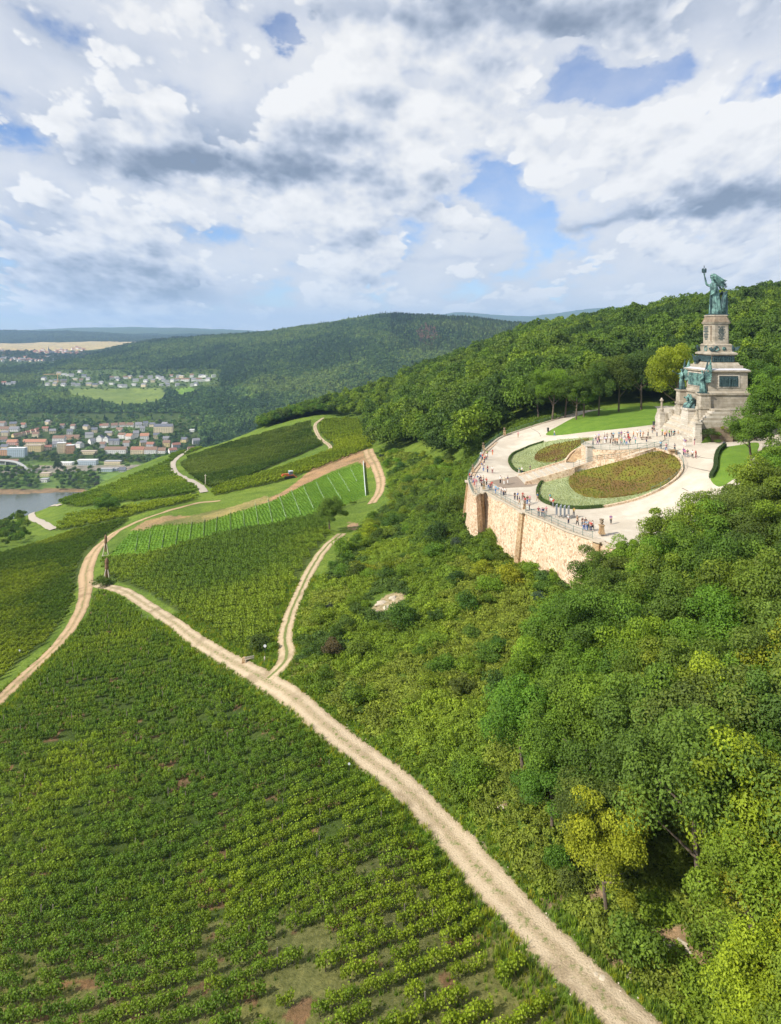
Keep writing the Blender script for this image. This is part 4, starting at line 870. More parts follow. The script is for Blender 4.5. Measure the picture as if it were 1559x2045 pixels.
b.tube([(cx0 - .45, cy0, cz0 + .9), (cx0, cy0, cz0 + 1.35), (cx0 + .45, cy0, cz0 + .9)], .07, 5); b.box(cx0 - .06, cx0 + .06, cy0 - .06, cy0 + .06, cz0 + 1.3, cz0 + 1.75); b.box(cx0 - .05, cx0 + .05, cy0 - .2, cy0 + .2, cz0 + 1.48, cz0 + 1.6)
b.build('crown', M_BRDARK, S)
b = MB(); b.tube([(-2.15, -.75, .15), (-2.15, -.78, 4.5)], [.12, .16], 6); b.tube([(-2.15, -1.3, 4.5), (-2.15, -.2, 4.5)], .11, 6); b.tube([(-2.15, -.76, 4.5), (-2.15, -.76, 5.5)], .10, 6); b.lathe([(.0, 5.45), (.18, 5.55), (.0, 5.75)], -2.15, -.76, 6); b.build('sword', M_BRDARK, S)
rs = random.Random(5)
hb = MB()                                             # hair blown back in long strands
for k in range(26):
    y = rs.uniform(-.65, .65); z0 = rs.uniform(8.3, 9.5); L = rs.uniform(1.4, 3.3); dr = rs.uniform(1.0, 2.9)
    hb.tube([(-1.35 + abs(y) * .2, y * .8, z0), (-.75, y * 1.1, z0 - .05), (-.3 + L * .3, y * 1.2 + rs.uniform(-.2, .2), z0 - dr * .45), (-.3 + L * .65, y * 1.4 + rs.uniform(-.3, .3), z0 - dr * .8 + rs.uniform(-.1, .3)), (-.3 + L, y * 1.5 + rs.uniform(-.4, .4), z0 - dr)], [.26, .34, .30, .2, .04], 5)
hb.lathe([(.2, 8.5), (.56, 8.8), (.62, 9.2), (.45, 9.6), (.1, 9.75)], -1.15, 0, 10)
hb.build('flowing_hair', M_BRONZE, S)
b = MB(); torus(b, (-1.3, 0, 9.35), .5, .1, (-.25, 0, 1), 12, 5); b.build('laurel_wreath', M_BRDARK, S)
b = drape([(.1, .35, 0, 1.2, 1.7, 1), (2.0, .2, 0, 1.0, 1.5, 1), (4.2, -.1, 0, .8, 1.25, .8), (6.2, -.45, 0, .55, 1.15, .5), (7.35, -.7, 0, .35, .95, .2)], 28, 9, .11, 2); b.build('cloak', M_BRONZE, S, True)
b = MB(); b.box(.7, 2.2, -1.4, 1.4, 0, 2.9); b.box(.6, 2.3, -1.55, 1.55, 2.9, 3.15)
for sg in (-1, 1):
    b.tube([(.5, sg * 1.35, .2), (.55, sg * 1.35, 2.2), (.75, sg * 1.35, 3.7), (1.35, sg * 1.3, 4.9), (2.15, sg * 1.2, 5.55)], [.26, .28, .28, .34, .24], 7)
b.frus(1.6, 2.3, -1.2, 1.2, 3.1, 1.75, 2.25, -1.05, 1.05, 5.4); b.build('throne', M_BRDARK, S)
b = drape([(.2, .9, -1.3, .55, .35, 1), (2.4, 1.0, -1.45, .5, .3, 1), (4.2, 1.3, -1.35, .55, .3, .6), (5.4, 1.9, -1.1, .35, .3, .3)], 16, 5, .15, 4); b.build('hanging_cloth', M_BRONZE, S, True)
b = MB(); b.box(-2.3, 2.3, -1.9, 1.9, 0, .28); b.build('statue_base', M_BRDARK, S)

def winged(x, y, h, face, label, s=1.0, arm_up=True):
    r = empty('winged_statue', (MX + x, MY + y, MZ + h), face); r.scale = (s, s, s); tag(r, label, 'statue', 'winged bronze figures at the foot of the monument')
    b = drape([(0, 0, 0, .85, .75, 1), (.9, -.05, 0, .72, .62, 1), (2.0, -.1, 0, .62, .55, .8), (2.9, -.1, 0, .42, .45, .5), (3.5, -.12, 0, .46, .55, .3), (4.1, -.12, 0, .34, .55, .2), (4.3, -.14, 0, .16, .2, 0), (4.5, -.15, 0, .14, .14, 0)], 24, 7, .11, h); b.build('robed_body', M_BRONZE, r, True)
    hd = skin_mesh('head', [(-.15, 0, 4.35, .13), (-.16, 0, 4.6, .2), (-.2, 0, 4.85, .28, .25), (-.18, 0, 5.1, .2), (-.48, 0, 4.85, .05)], [(0, 1), (1, 2), (2, 3), (2, 4)], 2); hd.materials.append(M_BRONZE); link(bpy.data.objects.new('head', hd), r)
    for sg in (-1, 1):
        pts = [(-.1, sg * .5, 3.9, .2), (-.35, sg * .75, 3.3, .16), (-.85, sg * .55, 3.1, .12), (-1.15, sg * .35, 3.25, .1)] if not (arm_up and sg > 0) else [(-.1, .5, 3.95, .2), (-.6, .7, 3.7, .16), (-1.1, .6, 3.9, .12), (-1.4, .5, 4.1, .1)]
        a = skin_mesh('arm', pts, [(0, 1), (1, 2), (2, 3)], 2); a.materials.append(M_BRONZE); link(bpy.data.objects.new('arm', a), r)
        w_ = MB()                                     # wing: a thick blade of feather rows rising behind the shoulder
        for k in range(9):
            f = k / 8; base = (.25 + .15 * f, sg * (.25 + .25 * f), 4.0 - 1.7 * f); tip = (1.35 - .2 * f + .25 * math.sin(f * 3), sg * (.95 + .55 * f), 7.5 - 4.9 * f)
            mid = tuple((a_ * .5 + b_ * .5) for a_, b_ in zip(base, tip)); mid = (mid[0] + .3, mid[1] + sg * .15, mid[2] + .2)
            w_.tube([base, mid, tip], [.16, .26, .05], 5)
        w_.build('wing', M_BRONZE if sg < 0 else M_BRDARK, r)
    if arm_up: t_ = MB(); t_.tube([(-1.4, .5, 4.1), (-1.9, .45, 4.3), (-2.3, .42, 4.55)], [.05, .07, .2], 7); t_.build('trumpet', M_BRDARK, r)
    else: t_ = MB(); t_.tube([(-1.15, .2, 2.6), (-1.1, .1, 4.6)], [.05, .06], 5); t_.build('staff', M_BRDARK, r)
    b = MB(); b.box(-1.0, .95, -.95, .95, -.02, .2); b.build('statue_base', M_BRDARK, r); return r
winged(4.1, 6.1, 10.82, R(8), 'winged bronze figure blowing a trumpet on the farther front plinth', 1.0, True)
winged(4.1, -5.7, 10.82, R(-5), 'winged bronze figure with raised wings on the nearer front plinth', 1.05, False)
g = empty('river_group', (MX + 3.2, MY - .5, MZ + 6.9)); tag(g, 'bronze pair of seated figures between the two winged statues', 'statue')
for nm, y, ln in (('seated_figure', -1.0, .25), ('seated_figure', .9, -.2)):
    f = skin_mesh('seated_figure', [(.2, y, .8, .5), (.1, y + ln, 1.8, .48), (.0, y + ln * 1.4, 2.5, .42), (-.05, y + ln * 1.5, 2.95, .16), (-.1, y + ln * 1.6, 3.3, .3), (-.6, y - .3, .9, .34), (-.9, y - .35, .1, .2), (-.65, y + .35, .85, .34), (-1.05, y + .3, .05, .2), (-.3, y - .75, 2.1, .2), (-.8, y - .7, 1.6, .15), (-.4, y + .8, 2.2, .2), (-.9, y + .5, 2.5, .15)],
                  [(0, 1), (1, 2), (2, 3), (3, 4), (0, 5), (5, 6), (0, 7), (7, 8), (2, 9), (9, 10), (2, 11), (11, 12)], 2)
    f.materials.append(M_BRONZE); link(bpy.data.objects.new(nm, f), g)
b = drape([(0, 0, 0, 1.5, 1.9, 1), (.6, .2, 0, 1.2, 1.6, 1), (1.3, .5, 0, .7, 1.2, .6), (2.4, .6, 0, .4, .8, .5)], 30, 9, .12, 2); b.build('rock_seat', M_BRDARK, g)

# planted bank rising to the right side of the pedestal
E = [P3(*p) for p in [(1399,886,-24.5),(1425,883,-24.5),(1450,879,-24.5),(1475,875,-24.4),(1500,870,-24.3),(1530,864,-24.2),(1570,856,-24)]]
T = [(MX+4.2, 160.0, -22.6), (MX+5.5, 161.5, -20.4), (MX+8.5, 162.6, -19.9), (MX+11, 162.6, -19.8), (MX+15, 163, -19.7), (MX+19, 166, -19.5), (MX+26, 172, -19)]
V = []; Fc = []; nu, nv = 37, 14
Ec = catmull(E, 6); Tc = catmull(T, 6)
for i in range(nu):
    for j in range(nv):
        t_ = j / (nv - 1); p = Ec[i] * (1 - t_) + Tc[i] * t_; sm_ = t_ ** .8
        V.append((p[0], p[1], Ec[i][2] * (1 - sm_) + Tc[i][2] * sm_ + .35 * (vnoise(p[0] * .8, p[1] * .8) - .5) * math.sin(math.pi * t_) + .02))
for i in range(nu - 1):
    for j in range(nv - 1): a = i * nv + j; Fc.append((a, a + nv, a + nv + 1, a + 1))
o = mesh_obj('lawn', V, Fc, M_LAWN, smooth=True); tag(o, kind='structure')
# ------------------------------------------------------------------ leaves, crowns, shrubs, vines
def leaf_mat(name, inst, transl=0.38, rough=.55, nsc=.35):
    m, t = new_mat(name); pos = t.n('ShaderNodeNewGeometry').outputs['Position']
    if inst: base = t.n('ShaderNodeAttribute', attribute_name='col', attribute_type='INSTANCER').outputs['Color']
    else: base = t.n('ShaderNodeObjectInfo').outputs['Color']
    tint = t.n('ShaderNodeAttribute', attribute_name='tint').outputs['Fac']
    n = t.noise(pos, nsc, 4, .6)
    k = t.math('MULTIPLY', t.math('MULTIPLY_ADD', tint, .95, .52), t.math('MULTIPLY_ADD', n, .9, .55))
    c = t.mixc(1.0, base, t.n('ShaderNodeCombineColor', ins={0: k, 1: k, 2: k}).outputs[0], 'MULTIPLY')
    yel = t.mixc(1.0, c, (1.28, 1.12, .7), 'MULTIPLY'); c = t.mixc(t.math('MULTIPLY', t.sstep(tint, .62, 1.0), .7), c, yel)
    return finish(m, t, c, rough, None, .1, .25, transl=transl)
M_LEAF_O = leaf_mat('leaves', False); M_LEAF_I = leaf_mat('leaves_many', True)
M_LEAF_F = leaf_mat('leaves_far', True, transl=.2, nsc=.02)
M_BARK = simple_mat('bark', (.13, .10, .075), .9, .3, 2.0)

def leaf_quads(C, N, size, rs, asp=.62):
    """C (n,3) centres, N (n,3) normals -> vertices and quads of small leaf sprays"""
    n = len(C); N = N / (np.linalg.norm(N, axis=1)[:, None] + 1e-9); r = rs.randn(n, 3); A = np.cross(N, r); A /= np.linalg.norm(A, axis=1)[:, None] + 1e-9; B = np.cross(N, A)
    s = (size * (.65 + .7 * rs.rand(n)))[:, None]
    V = np.stack([C - A * s * .5, C + B * s * asp * .5 + N * s * .10, C + A * s * .5, C - B * s * asp * .5 + N * s * .10], 1).reshape(-1, 3)
    return V, np.arange(4 * n).reshape(-1, 4)
def crown_mesh(name, seed, rx, rz, zc, nclump, nleaf, leaf, shape='round', clump=.30, low=-.55):
    rs = np.random.RandomState(seed); Cs = []; Ns = []; T = []
    for k in range(nclump):
        while True:
            d = rs.randn(3); d /= np.linalg.norm(d)
            if d[2] > low: break
        rad = rs.uniform(.55, .92) if rs.rand() < .8 else rs.uniform(.2, .55)
        lob = 1 + .22 * math.sin(3 * math.atan2(d[1], d[0]) + seed) + .15 * math.sin(5 * d[2] + seed * 2)
        c = d * rad * lob
        if shape == 'cone': hgt = rs.rand() ** .8; a = rs.rand() * 6.283; c = np.array([math.cos(a) * (1 - hgt) * .9, math.sin(a) * (1 - hgt) * .9, -1 + 2 * hgt]); d = np.array([math.cos(a), math.sin(a), .2])
        cr = clump * rs.uniform(.7, 1.35) * (1 if shape != 'cone' else .55)
        m = int(nleaf * rs.uniform(.7, 1.3)); ld = rs.randn(m, 3); ld /= np.linalg.norm(ld, axis=1)[:, None]
        ld[:, 2] = np.where((ld[:, 2] < -.2) & (rs.rand(m) < .6), -ld[:, 2], ld[:, 2])
        rr = cr * (.72 + .38 * rs.rand(m))[:, None]
        P = (c + ld * rr * np.array([1, 1, .8])) * np.array([rx, rx, rz]) + np.array([0, 0, zc])
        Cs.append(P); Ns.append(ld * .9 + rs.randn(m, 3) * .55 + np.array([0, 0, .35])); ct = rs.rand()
        T.append(np.clip(.55 * ct + .30 * rs.rand(m) + .15 * (ld[:, 2] * .5 + .5), 0, 1))  # underside of each clump tinted darker: shade put into the leaf colour
    C = np.concatenate(Cs); N = np.concatenate(Ns); T = np.concatenate(T)
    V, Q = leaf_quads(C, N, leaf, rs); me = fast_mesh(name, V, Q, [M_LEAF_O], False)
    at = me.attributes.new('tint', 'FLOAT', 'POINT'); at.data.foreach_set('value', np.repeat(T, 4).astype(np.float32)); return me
def trunk_mesh(name, seed, h, r0, spread, nb=5):
    rs = random.Random(seed); b = MB(); top = (rs.uniform(-.1, .1) * h, rs.uniform(-.1, .1) * h, h)
    b.tube([(0, 0, -.6), (0, 0, .1), (top[0] * .5, top[1] * .5, h * .5), top], [r0 * 1.4, r0, r0 * .75, r0 * .3], 7)
    for k in range(nb):
        z = h * rs.uniform(.35, .8); a = 2 * math.pi * (k + rs.random()) / nb; L = spread * rs.uniform(.6, .95)
        b.tube([(top[0] * z / h * .8, top[1] * z / h * .8, z), (L * .5 * math.cos(a), L * .5 * math.sin(a), z + L * .35), (L * math.cos(a), L * math.sin(a), z + L * .75)], [r0 * .5, r0 * .3, r0 * .1], 5)
    o = b.build(name, M_BARK); me = o.data; bpy.data.objects.remove(o); return me
# tree kinds: unit sizes in metres at scale 1
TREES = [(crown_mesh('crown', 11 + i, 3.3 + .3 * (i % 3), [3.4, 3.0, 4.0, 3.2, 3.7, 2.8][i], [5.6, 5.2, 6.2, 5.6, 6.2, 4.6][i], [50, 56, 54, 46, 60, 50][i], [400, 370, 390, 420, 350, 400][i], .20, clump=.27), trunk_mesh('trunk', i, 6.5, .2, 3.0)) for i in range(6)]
SHRUBS = [crown_mesh('foliage', 31 + i, 1.0 + .15 * i, .75 + .1 * (i % 3), .62, 16 + 3 * i, 130, .15, clump=.42, low=-.2) for i in range(4)]
def templ(name, meshes, mat):
    c = bpy.data.collections.new(name)
    for i, me in enumerate(meshes):
        o = bpy.data.objects.new('%s_%02d' % (name, i), me); o.material_slots[0].link = 'OBJECT'; o.material_slots[0].material = mat; c.objects.link(o)
    return c
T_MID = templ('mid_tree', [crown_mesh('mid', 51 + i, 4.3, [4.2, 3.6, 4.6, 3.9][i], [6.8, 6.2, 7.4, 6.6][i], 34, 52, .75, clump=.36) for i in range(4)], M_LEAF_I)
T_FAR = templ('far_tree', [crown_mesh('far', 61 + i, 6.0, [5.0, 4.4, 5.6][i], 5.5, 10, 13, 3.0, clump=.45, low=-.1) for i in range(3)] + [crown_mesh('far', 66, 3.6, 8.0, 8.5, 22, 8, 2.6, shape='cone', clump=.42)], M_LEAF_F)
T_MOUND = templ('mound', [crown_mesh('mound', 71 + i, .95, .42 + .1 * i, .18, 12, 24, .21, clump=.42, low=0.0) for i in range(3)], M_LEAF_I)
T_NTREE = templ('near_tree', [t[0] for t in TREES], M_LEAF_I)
def vine_mesh(seed, L, n, leaf, h=1.75, th=.30):
    rs = np.random.RandomState(seed); x = rs.uniform(-L / 2, L / 2, n); top = h * (.78 + .22 * np.sin(x * 4.1 + seed) * rs.rand(n)); z = .45 + (top - .45) * rs.rand(n) ** .72
    y = rs.randn(n) * th * (.55 + .5 * np.sin(np.clip(z / h, 0, 1) * 2.6)); k = rs.rand(n) < .10; z[k] += rs.uniform(.1, .45, k.sum()); y[k] *= .6
    C = np.stack([x, y, z], 1); N = np.stack([rs.randn(n) * .5, np.sign(y) * .8 + rs.randn(n) * .4, .55 + rs.randn(n) * .4], 1); V, Q = leaf_quads(C, N, leaf, rs, .8)
    me = fast_mesh('foliage', V, Q, [M_LEAF_O]); T = np.clip(.10 + .35 * rs.rand(n) + .75 * (z / h - .55), 0, 1)  # tint follows height: lit tops and shade below painted into the leaves
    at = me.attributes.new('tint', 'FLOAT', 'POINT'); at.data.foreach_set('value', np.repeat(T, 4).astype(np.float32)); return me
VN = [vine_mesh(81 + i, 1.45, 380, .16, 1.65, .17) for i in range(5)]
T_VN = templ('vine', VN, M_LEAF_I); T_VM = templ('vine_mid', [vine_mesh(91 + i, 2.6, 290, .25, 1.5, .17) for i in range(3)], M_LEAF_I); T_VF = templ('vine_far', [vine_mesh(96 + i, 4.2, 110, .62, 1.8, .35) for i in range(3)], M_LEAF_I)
def tuft_mesh(seed, n=26, h=.34):
    rs = np.random.RandomState(seed); V = []; Q = []
    for k in range(n):
        a = rs.rand() * 6.283; r = rs.rand() * .22; c = np.array([math.cos(a) * r, math.sin(a) * r, 0]); b = rs.rand() * 6.283; dv = np.array([math.cos(b), math.sin(b), 0]); pr = np.array([-dv[1], dv[0], 0]) * .022; hh = h * rs.uniform(.5, 1.2)
        V += [c - pr, c + pr, c + dv * hh * .4 + pr * .3 + [0, 0, hh], c + dv * hh * .4 - pr * .3 + [0, 0, hh]]; Q.append([4 * k, 4 * k + 1, 4 * k + 2, 4 * k + 3])
    me = fast_mesh('tuft', np.array(V), np.array(Q), [M_LEAF_O]); at = me.attributes.new('tint', 'FLOAT', 'POINT'); at.data.foreach_set('value', np.repeat(rs.rand(n), 4).astype(np.float32)); return me
T_TUFT = templ('tuft', [tuft_mesh(101), tuft_mesh(102, 30, .5)], M_LEAF_I)

_gn = {}
def scatter_group(coll):
    if coll.name in _gn: return _gn[coll.name]
    g = bpy.data.node_groups.new('scatter_' + coll.name, 'GeometryNodeTree')
    g.interface.new_socket('Geometry', in_out='INPUT', socket_type='NodeSocketGeometry'); g.interface.new_socket('Geometry', in_out='OUTPUT', socket_type='NodeSocketGeometry')
    gi = g.nodes.new('NodeGroupInput'); go = g.nodes.new('NodeGroupOutput'); ci_ = g.nodes.new('GeometryNodeCollectionInfo'); ci_.inputs['Collection'].default_value = coll; ci_.inputs['Separate Children'].default_value = True; ci_.inputs['Reset Children'].default_value = True
    ip = g.nodes.new('GeometryNodeInstanceOnPoints'); ip.inputs['Pick Instance'].default_value = True
    def attr(nm, dt):
        a = g.nodes.new('GeometryNodeInputNamedAttribute'); a.data_type = dt; a.inputs['Name'].default_value = nm; return a.outputs[0]
    g.links.new(gi.outputs[0], ip.inputs['Points']); g.links.new(ci_.outputs[0], ip.inputs['Instance']); g.links.new(attr('idx', 'INT'), ip.inputs['Instance Index'])
    g.links.new(attr('rot', 'FLOAT_VECTOR'), ip.inputs['Rotation']); g.links.new(attr('scl', 'FLOAT_VECTOR'), ip.inputs['Scale']); g.links.new(ip.outputs[0], go.inputs[0])
    _gn[coll.name] = g; return g
def scatter(name, coll, P, scl, rotz, col, label=None, idx=None, tilt=None):
    n = len(P); me = bpy.data.meshes.new(name); me.vertices.add(n); me.vertices.foreach_set('co', np.asarray(P, np.float32).ravel())
    rs = np.random.RandomState(n % 1000 + 3); idx = rs.randint(0, len(coll.objects), n) if idx is None else idx
    scl = np.asarray(scl, float); scl = np.repeat(scl[:, None], 3, 1) if scl.ndim == 1 else scl
    rot = np.zeros((n, 3)); rot[:, 2] = rotz
    if tilt is not None: rot[:, :2] = rs.randn(n, 2) * tilt
    for nm, ty, key, v in (('idx', 'INT', 'value', idx.astype(np.int32)), ('rot', 'FLOAT_VECTOR', 'vector', rot.astype(np.float32).ravel()), ('scl', 'FLOAT_VECTOR', 'vector', scl.astype(np.float32).ravel()), ('col', 'FLOAT_VECTOR', 'vector', np.asarray(col, np.float32).ravel())):
        me.attributes.new(nm, ty, 'POINT').data.foreach_set(key, v)
    o = link(bpy.data.objects.new(name, me)); md = o.modifiers.new('scatter', 'NODES'); md.node_group = scatter_group(coll); tag(o, label, kind='stuff'); return o
def poisson(mask_fn, x0, x1, y0, y1, step, seed, jit=.42):
    """jittered hexagonal points where mask_fn(x, y) is true"""
    rs = np.random.RandomState(seed); gx, gy = np.meshgrid(np.arange(x0, x1, step), np.arange(y0, y1, step * .87)); gx = gx + (np.arange(gx.shape[0]) % 2)[:, None] * step * .5
    gx = (gx + rs.uniform(-jit, jit, gx.shape) * step).ravel(); gy = (gy + rs.uniform(-jit, jit, gy.shape) * step).ravel(); m = mask_fn(gx, gy); return gx[m], gy[m]
def gpx(x, y): z = gz(x, y); a, b = proj(x, y, z); return a, b, z
PAL = {'yellow': (.27, .32, .022), 'lime': (.175, .265, .024), 'mid': (.125, .215, .024), 'deep': (.088, .160, .022), 'dark': (.058, .108, .021), 'blue': (.092, .178, .032), 'olive': (.120, .188, .028), 'grey': (.085, .115, .065), 'rust': (.15, .10, .04)}
def pal_pick(keys, wts, n, rs, var=.14):
    k = rs.choice(len(keys), n, p=np.array(wts) / sum(wts)); c = np.array([PAL[q] for q in keys])[k]; return c * (1 + rs.uniform(-var, var, (n, 3)) * [1, .7, 1]), k

def path_dist(x, y, which=None):
    d = np.full(np.shape(x), 1e9)
    for c, wid in (TRACKS if which is None else [TRACKS[i] for i in which]):
        cc = c[::2]; ww = wid[::2]
        for a in range(0, len(x), 4000):
            dd = np.hypot(x[a:a + 4000, None] - cc[None, :, 0], y[a:a + 4000, None] - cc[None, :, 1]) - ww[None, :] * .5; d[a:a + 4000] = np.minimum(d[a:a + 4000], dd.min(1))
    return d
def in_foot(x, y, grow=0):
    return inpoly(x, y, FOOTP)
rimc = np.array(rim)
def rim_dist(x, y): return np.min(np.hypot(x[:, None] - rimc[None, ::2, 0], y[:, None] - rimc[None, ::2, 1]), 1)

# ---- vineyard in the foreground: rows follow the contour, bending up to the right
rs = np.random.RandomState(21)
def rowA(g, X):
    h = .0048 * np.clip(X + 36, 0, None) ** 2; Y = g + h * .6
    for _ in range(40):
        A = 1 - .80 * np.clip((Y - 58) / 60, 0, 1); Y = .5 * Y + .5 * (g + A * h)
    return Y
def walk(P, step, rs):
    s = np.r_[0, np.cumsum(np.hypot(*np.diff(P, axis=0).T))]; q = np.arange(rs.rand() * step, s[-1], step); x = np.interp(q, s, P[:, 0]); y = np.interp(q, s, P[:, 1]); d = np.stack([np.interp(q + .5, s, P[:, 0]) - x, np.interp(q + .5, s, P[:, 1]) - y], 1); return x, y, np.arctan2(d[:, 1], d[:, 0])
vx, vy, va, vr = [], [], [], []
X_ = np.arange(-100, 34, .8)
for k in range(98):
    Y = rowA(28 + k * 1.95, X_); x, y, a = walk(np.stack([X_, Y], 1), 1.32, rs); vx.append(x); vy.append(y); va.append(a); vr.append(np.full(len(x), k))
vx, vy, va, vr = map(np.concatenate, (vx, vy, va, vr)); vx = vx + rs.randn(len(vx)) * .12; vy = vy + rs.randn(len(vx)) * .08
pxx, pyy, vz = gpx(vx, vy); m = inpoly(pxx, pyy, FIELD_A) & (vy > 34) & (vy < 200) & (path_dist(vx, vy, [0]) > 1.4) & (path_dist(vx, vy, [1]) > 1.2)
gap = fbm(vx / 3.1, vy / 1.9, 3); sparse = np.exp(-(((pxx - 760) / 330) ** 2 + ((pyy - 1980) / 130) ** 2))
m &= (gap < .735 - .17 * sparse) & (rs.rand(len(vx)) > .01 + .10 * sparse)
vx, vy, vz, va, pxx, pyy, vr = [q[m] for q in (vx, vy, vz, va, pxx, pyy, vr)]
patch = fbm(vx / 14, vy / 14, 3)
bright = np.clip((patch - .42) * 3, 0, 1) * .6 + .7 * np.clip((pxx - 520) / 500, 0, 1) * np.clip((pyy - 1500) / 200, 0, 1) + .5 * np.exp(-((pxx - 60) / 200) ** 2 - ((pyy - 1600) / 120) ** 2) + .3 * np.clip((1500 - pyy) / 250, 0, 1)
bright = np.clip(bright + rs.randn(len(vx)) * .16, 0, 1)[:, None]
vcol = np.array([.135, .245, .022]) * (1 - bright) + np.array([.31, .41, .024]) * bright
vs = .88 + .26 * rs.rand(len(vx)); depth = vy
order = np.argsort(depth); vis = order[(pyy[order] < 2075) & (pxx[order] > -10) & (pxx[order] < 1300)]
near = vis[:300]; rest = np.setdiff1d(np.arange(len(vx)), near)
M_STEM = M_BARK; VINE_ROW = []
sb = MB(); sb.tube([(0, 0, -.2), (.03, .02, .4), (-.02, 0, .9)], [.045, .035, .025], 5); sb.tube([(-.6, 0, 1.0), (0, 0, .9), (.6, 0, 1.0)], .018, 4); so_ = sb.build('stem', M_BARK); stem_me = so_.data; bpy.data.objects.remove(so_)
for i in near:
    r = empty('grape_vine', (vx[i], vy[i], vz[i] - .03), va[i] + (math.pi if rs.rand() < .5 else 0)); r.scale = (vs[i],) * 3
    yel = bright[i][0]; tag(r, 'leafy green grape vine', 'grape vine', 'grape vines in the nearest rows'); VINE_ROW.append((r, int(vr[i]), pxx[i]))
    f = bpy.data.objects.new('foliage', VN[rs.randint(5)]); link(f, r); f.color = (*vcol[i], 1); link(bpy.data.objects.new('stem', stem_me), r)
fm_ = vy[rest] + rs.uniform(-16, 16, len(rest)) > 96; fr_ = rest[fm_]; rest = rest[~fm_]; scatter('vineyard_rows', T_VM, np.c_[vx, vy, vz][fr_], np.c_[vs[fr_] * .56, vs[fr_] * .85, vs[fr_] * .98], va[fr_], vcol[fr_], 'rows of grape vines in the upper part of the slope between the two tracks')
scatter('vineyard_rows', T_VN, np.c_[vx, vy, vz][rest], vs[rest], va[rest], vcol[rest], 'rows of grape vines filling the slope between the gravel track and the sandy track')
# ground cover between the rows: short grass tufts
def tuft_mask(x, y):
    a, b, z = gpx(x, y); return (a > -40) & (a < 1600) & (b < 2100)
# posts of the trellis
M_POST = simple_mat('weathered_post', (.22, .19, .15), .9, .2, 3); M_POSTL = simple_mat('pale_post', (.50, .49, .44), .7, .2, 3)
pb = MB(); pb.box(-.035, .035, -.035, .035, -.3, 1.85); tmp = pb.build('post', M_POST); post_t = tmp.data; bpy.data.objects.remove(tmp); post_t.attributes.new('tint', 'FLOAT', 'POINT')
T_POST = templ('stake', [post_t], M_POST)
pk = rs.rand(len(vx)) < .06; scatter('trellis_posts', T_POST, np.c_[vx, vy, vz][pk], np.ones(pk.sum()), va[pk], vcol[pk], 'wooden trellis posts standing in the vine rows')

# ---- the other vineyards
def rows_field(name, poly, ang, spacing, seg, coll, cols, label, y0=60, y1=520, seed=1, gapt=.8, hsc=1.0):
    rs = np.random.RandomState(seed); a = R(ang); u = np.array([math.cos(a), math.sin(a)]); v = np.array([-u[1], u[0]])
    ii, jj = np.meshgrid(np.arange(-700, 700, seg), np.arange(-700, 700, spacing)); ii = ii + rs.rand(*ii.shape) * .3 * seg; c0 = np.array([0, 280.]); x = c0[0] + ii * u[0] + jj * v[0]; y = c0[1] + ii * u[1] + jj * v[1]; x = x.ravel(); y = y.ravel()
    k = (y > y0) & (y < y1) & (abs(x) < .75 * y); x, y = x[k], y[k]; a_, b_, z = gpx(x, y); k = inpoly(a_, b_, poly); x, y, z, a_, b_ = [q[k] for q in (x, y, z, a_, b_)]
    k = (path_dist(x, y) > 1.6) & (fbm(x / 6, y / 6, 3) < gapt); x, y, z = x[k], y[k], z[k]
    w_ = np.clip((fbm(x / 35 + seed, y / 35, 3) - .35) * 3.2 + rs.randn(len(x)) * .12, 0, 1)[:, None]; col = np.array(cols[0]) * (1 - w_) + np.array(cols[1]) * w_
    return scatter(name, coll, np.c_[x, y, z], (.85 + .3 * rs.rand(len(x))) * hsc, np.full(len(x), a) + rs.randn(len(x)) * .04, col, label)
G1, G2, G3, G4 = (.145, .245, .024), (.27, .37, .028), (.32, .40, .026), (.20, .27, .04)
rows_field('vineyard_rows', FIELD_B, 10, 1.9, 2.2, T_VM, (G1, G2), 'rows of grape vines between the gravel track and the rutted track', seed=2)
rows_field('vineyard_rows', FIELD_D, 58, 2.0, 2.2, T_VM, ((.13, .22, .02), (.33, .41, .026)), 'rows of grape vines left of the sandy track', seed=3, gapt=.9)
rows_field('vineyard_rows', FIELD_E1, 35, 2.3, 3.6, T_VF, (G1, G2), 'vineyard on the slope left of the curving asphalt road', seed=4)
rows_field('vineyard_rows', FIELD_E2, 62, 2.3, 3.6, T_VF, ((.09, .16, .022), G4), 'dark vineyard on the knoll right of the asphalt road', seed=5)
rows_field('vineyard_rows', FIELD_F, 62, 2.4, 3.6, T_VF, ((.25, .34, .024), (.36, .44, .028)), 'bright green vineyard below the edge of the hill forest', seed=6)
rows_field('vineyard_rows', FIELD_G, 40, 2.4, 3.6, T_VF, (G2, G3), 'bright vineyard strip beyond the sandy track', seed=7)
rows_field('young_vineyard', FIELD_C, 52, 1.7, 1.3, T_MOUND, ((.14, .27, .026), (.19, .33, .028)), 'young bright green vines planted between pale net lines', seed=8, hsc=.5)

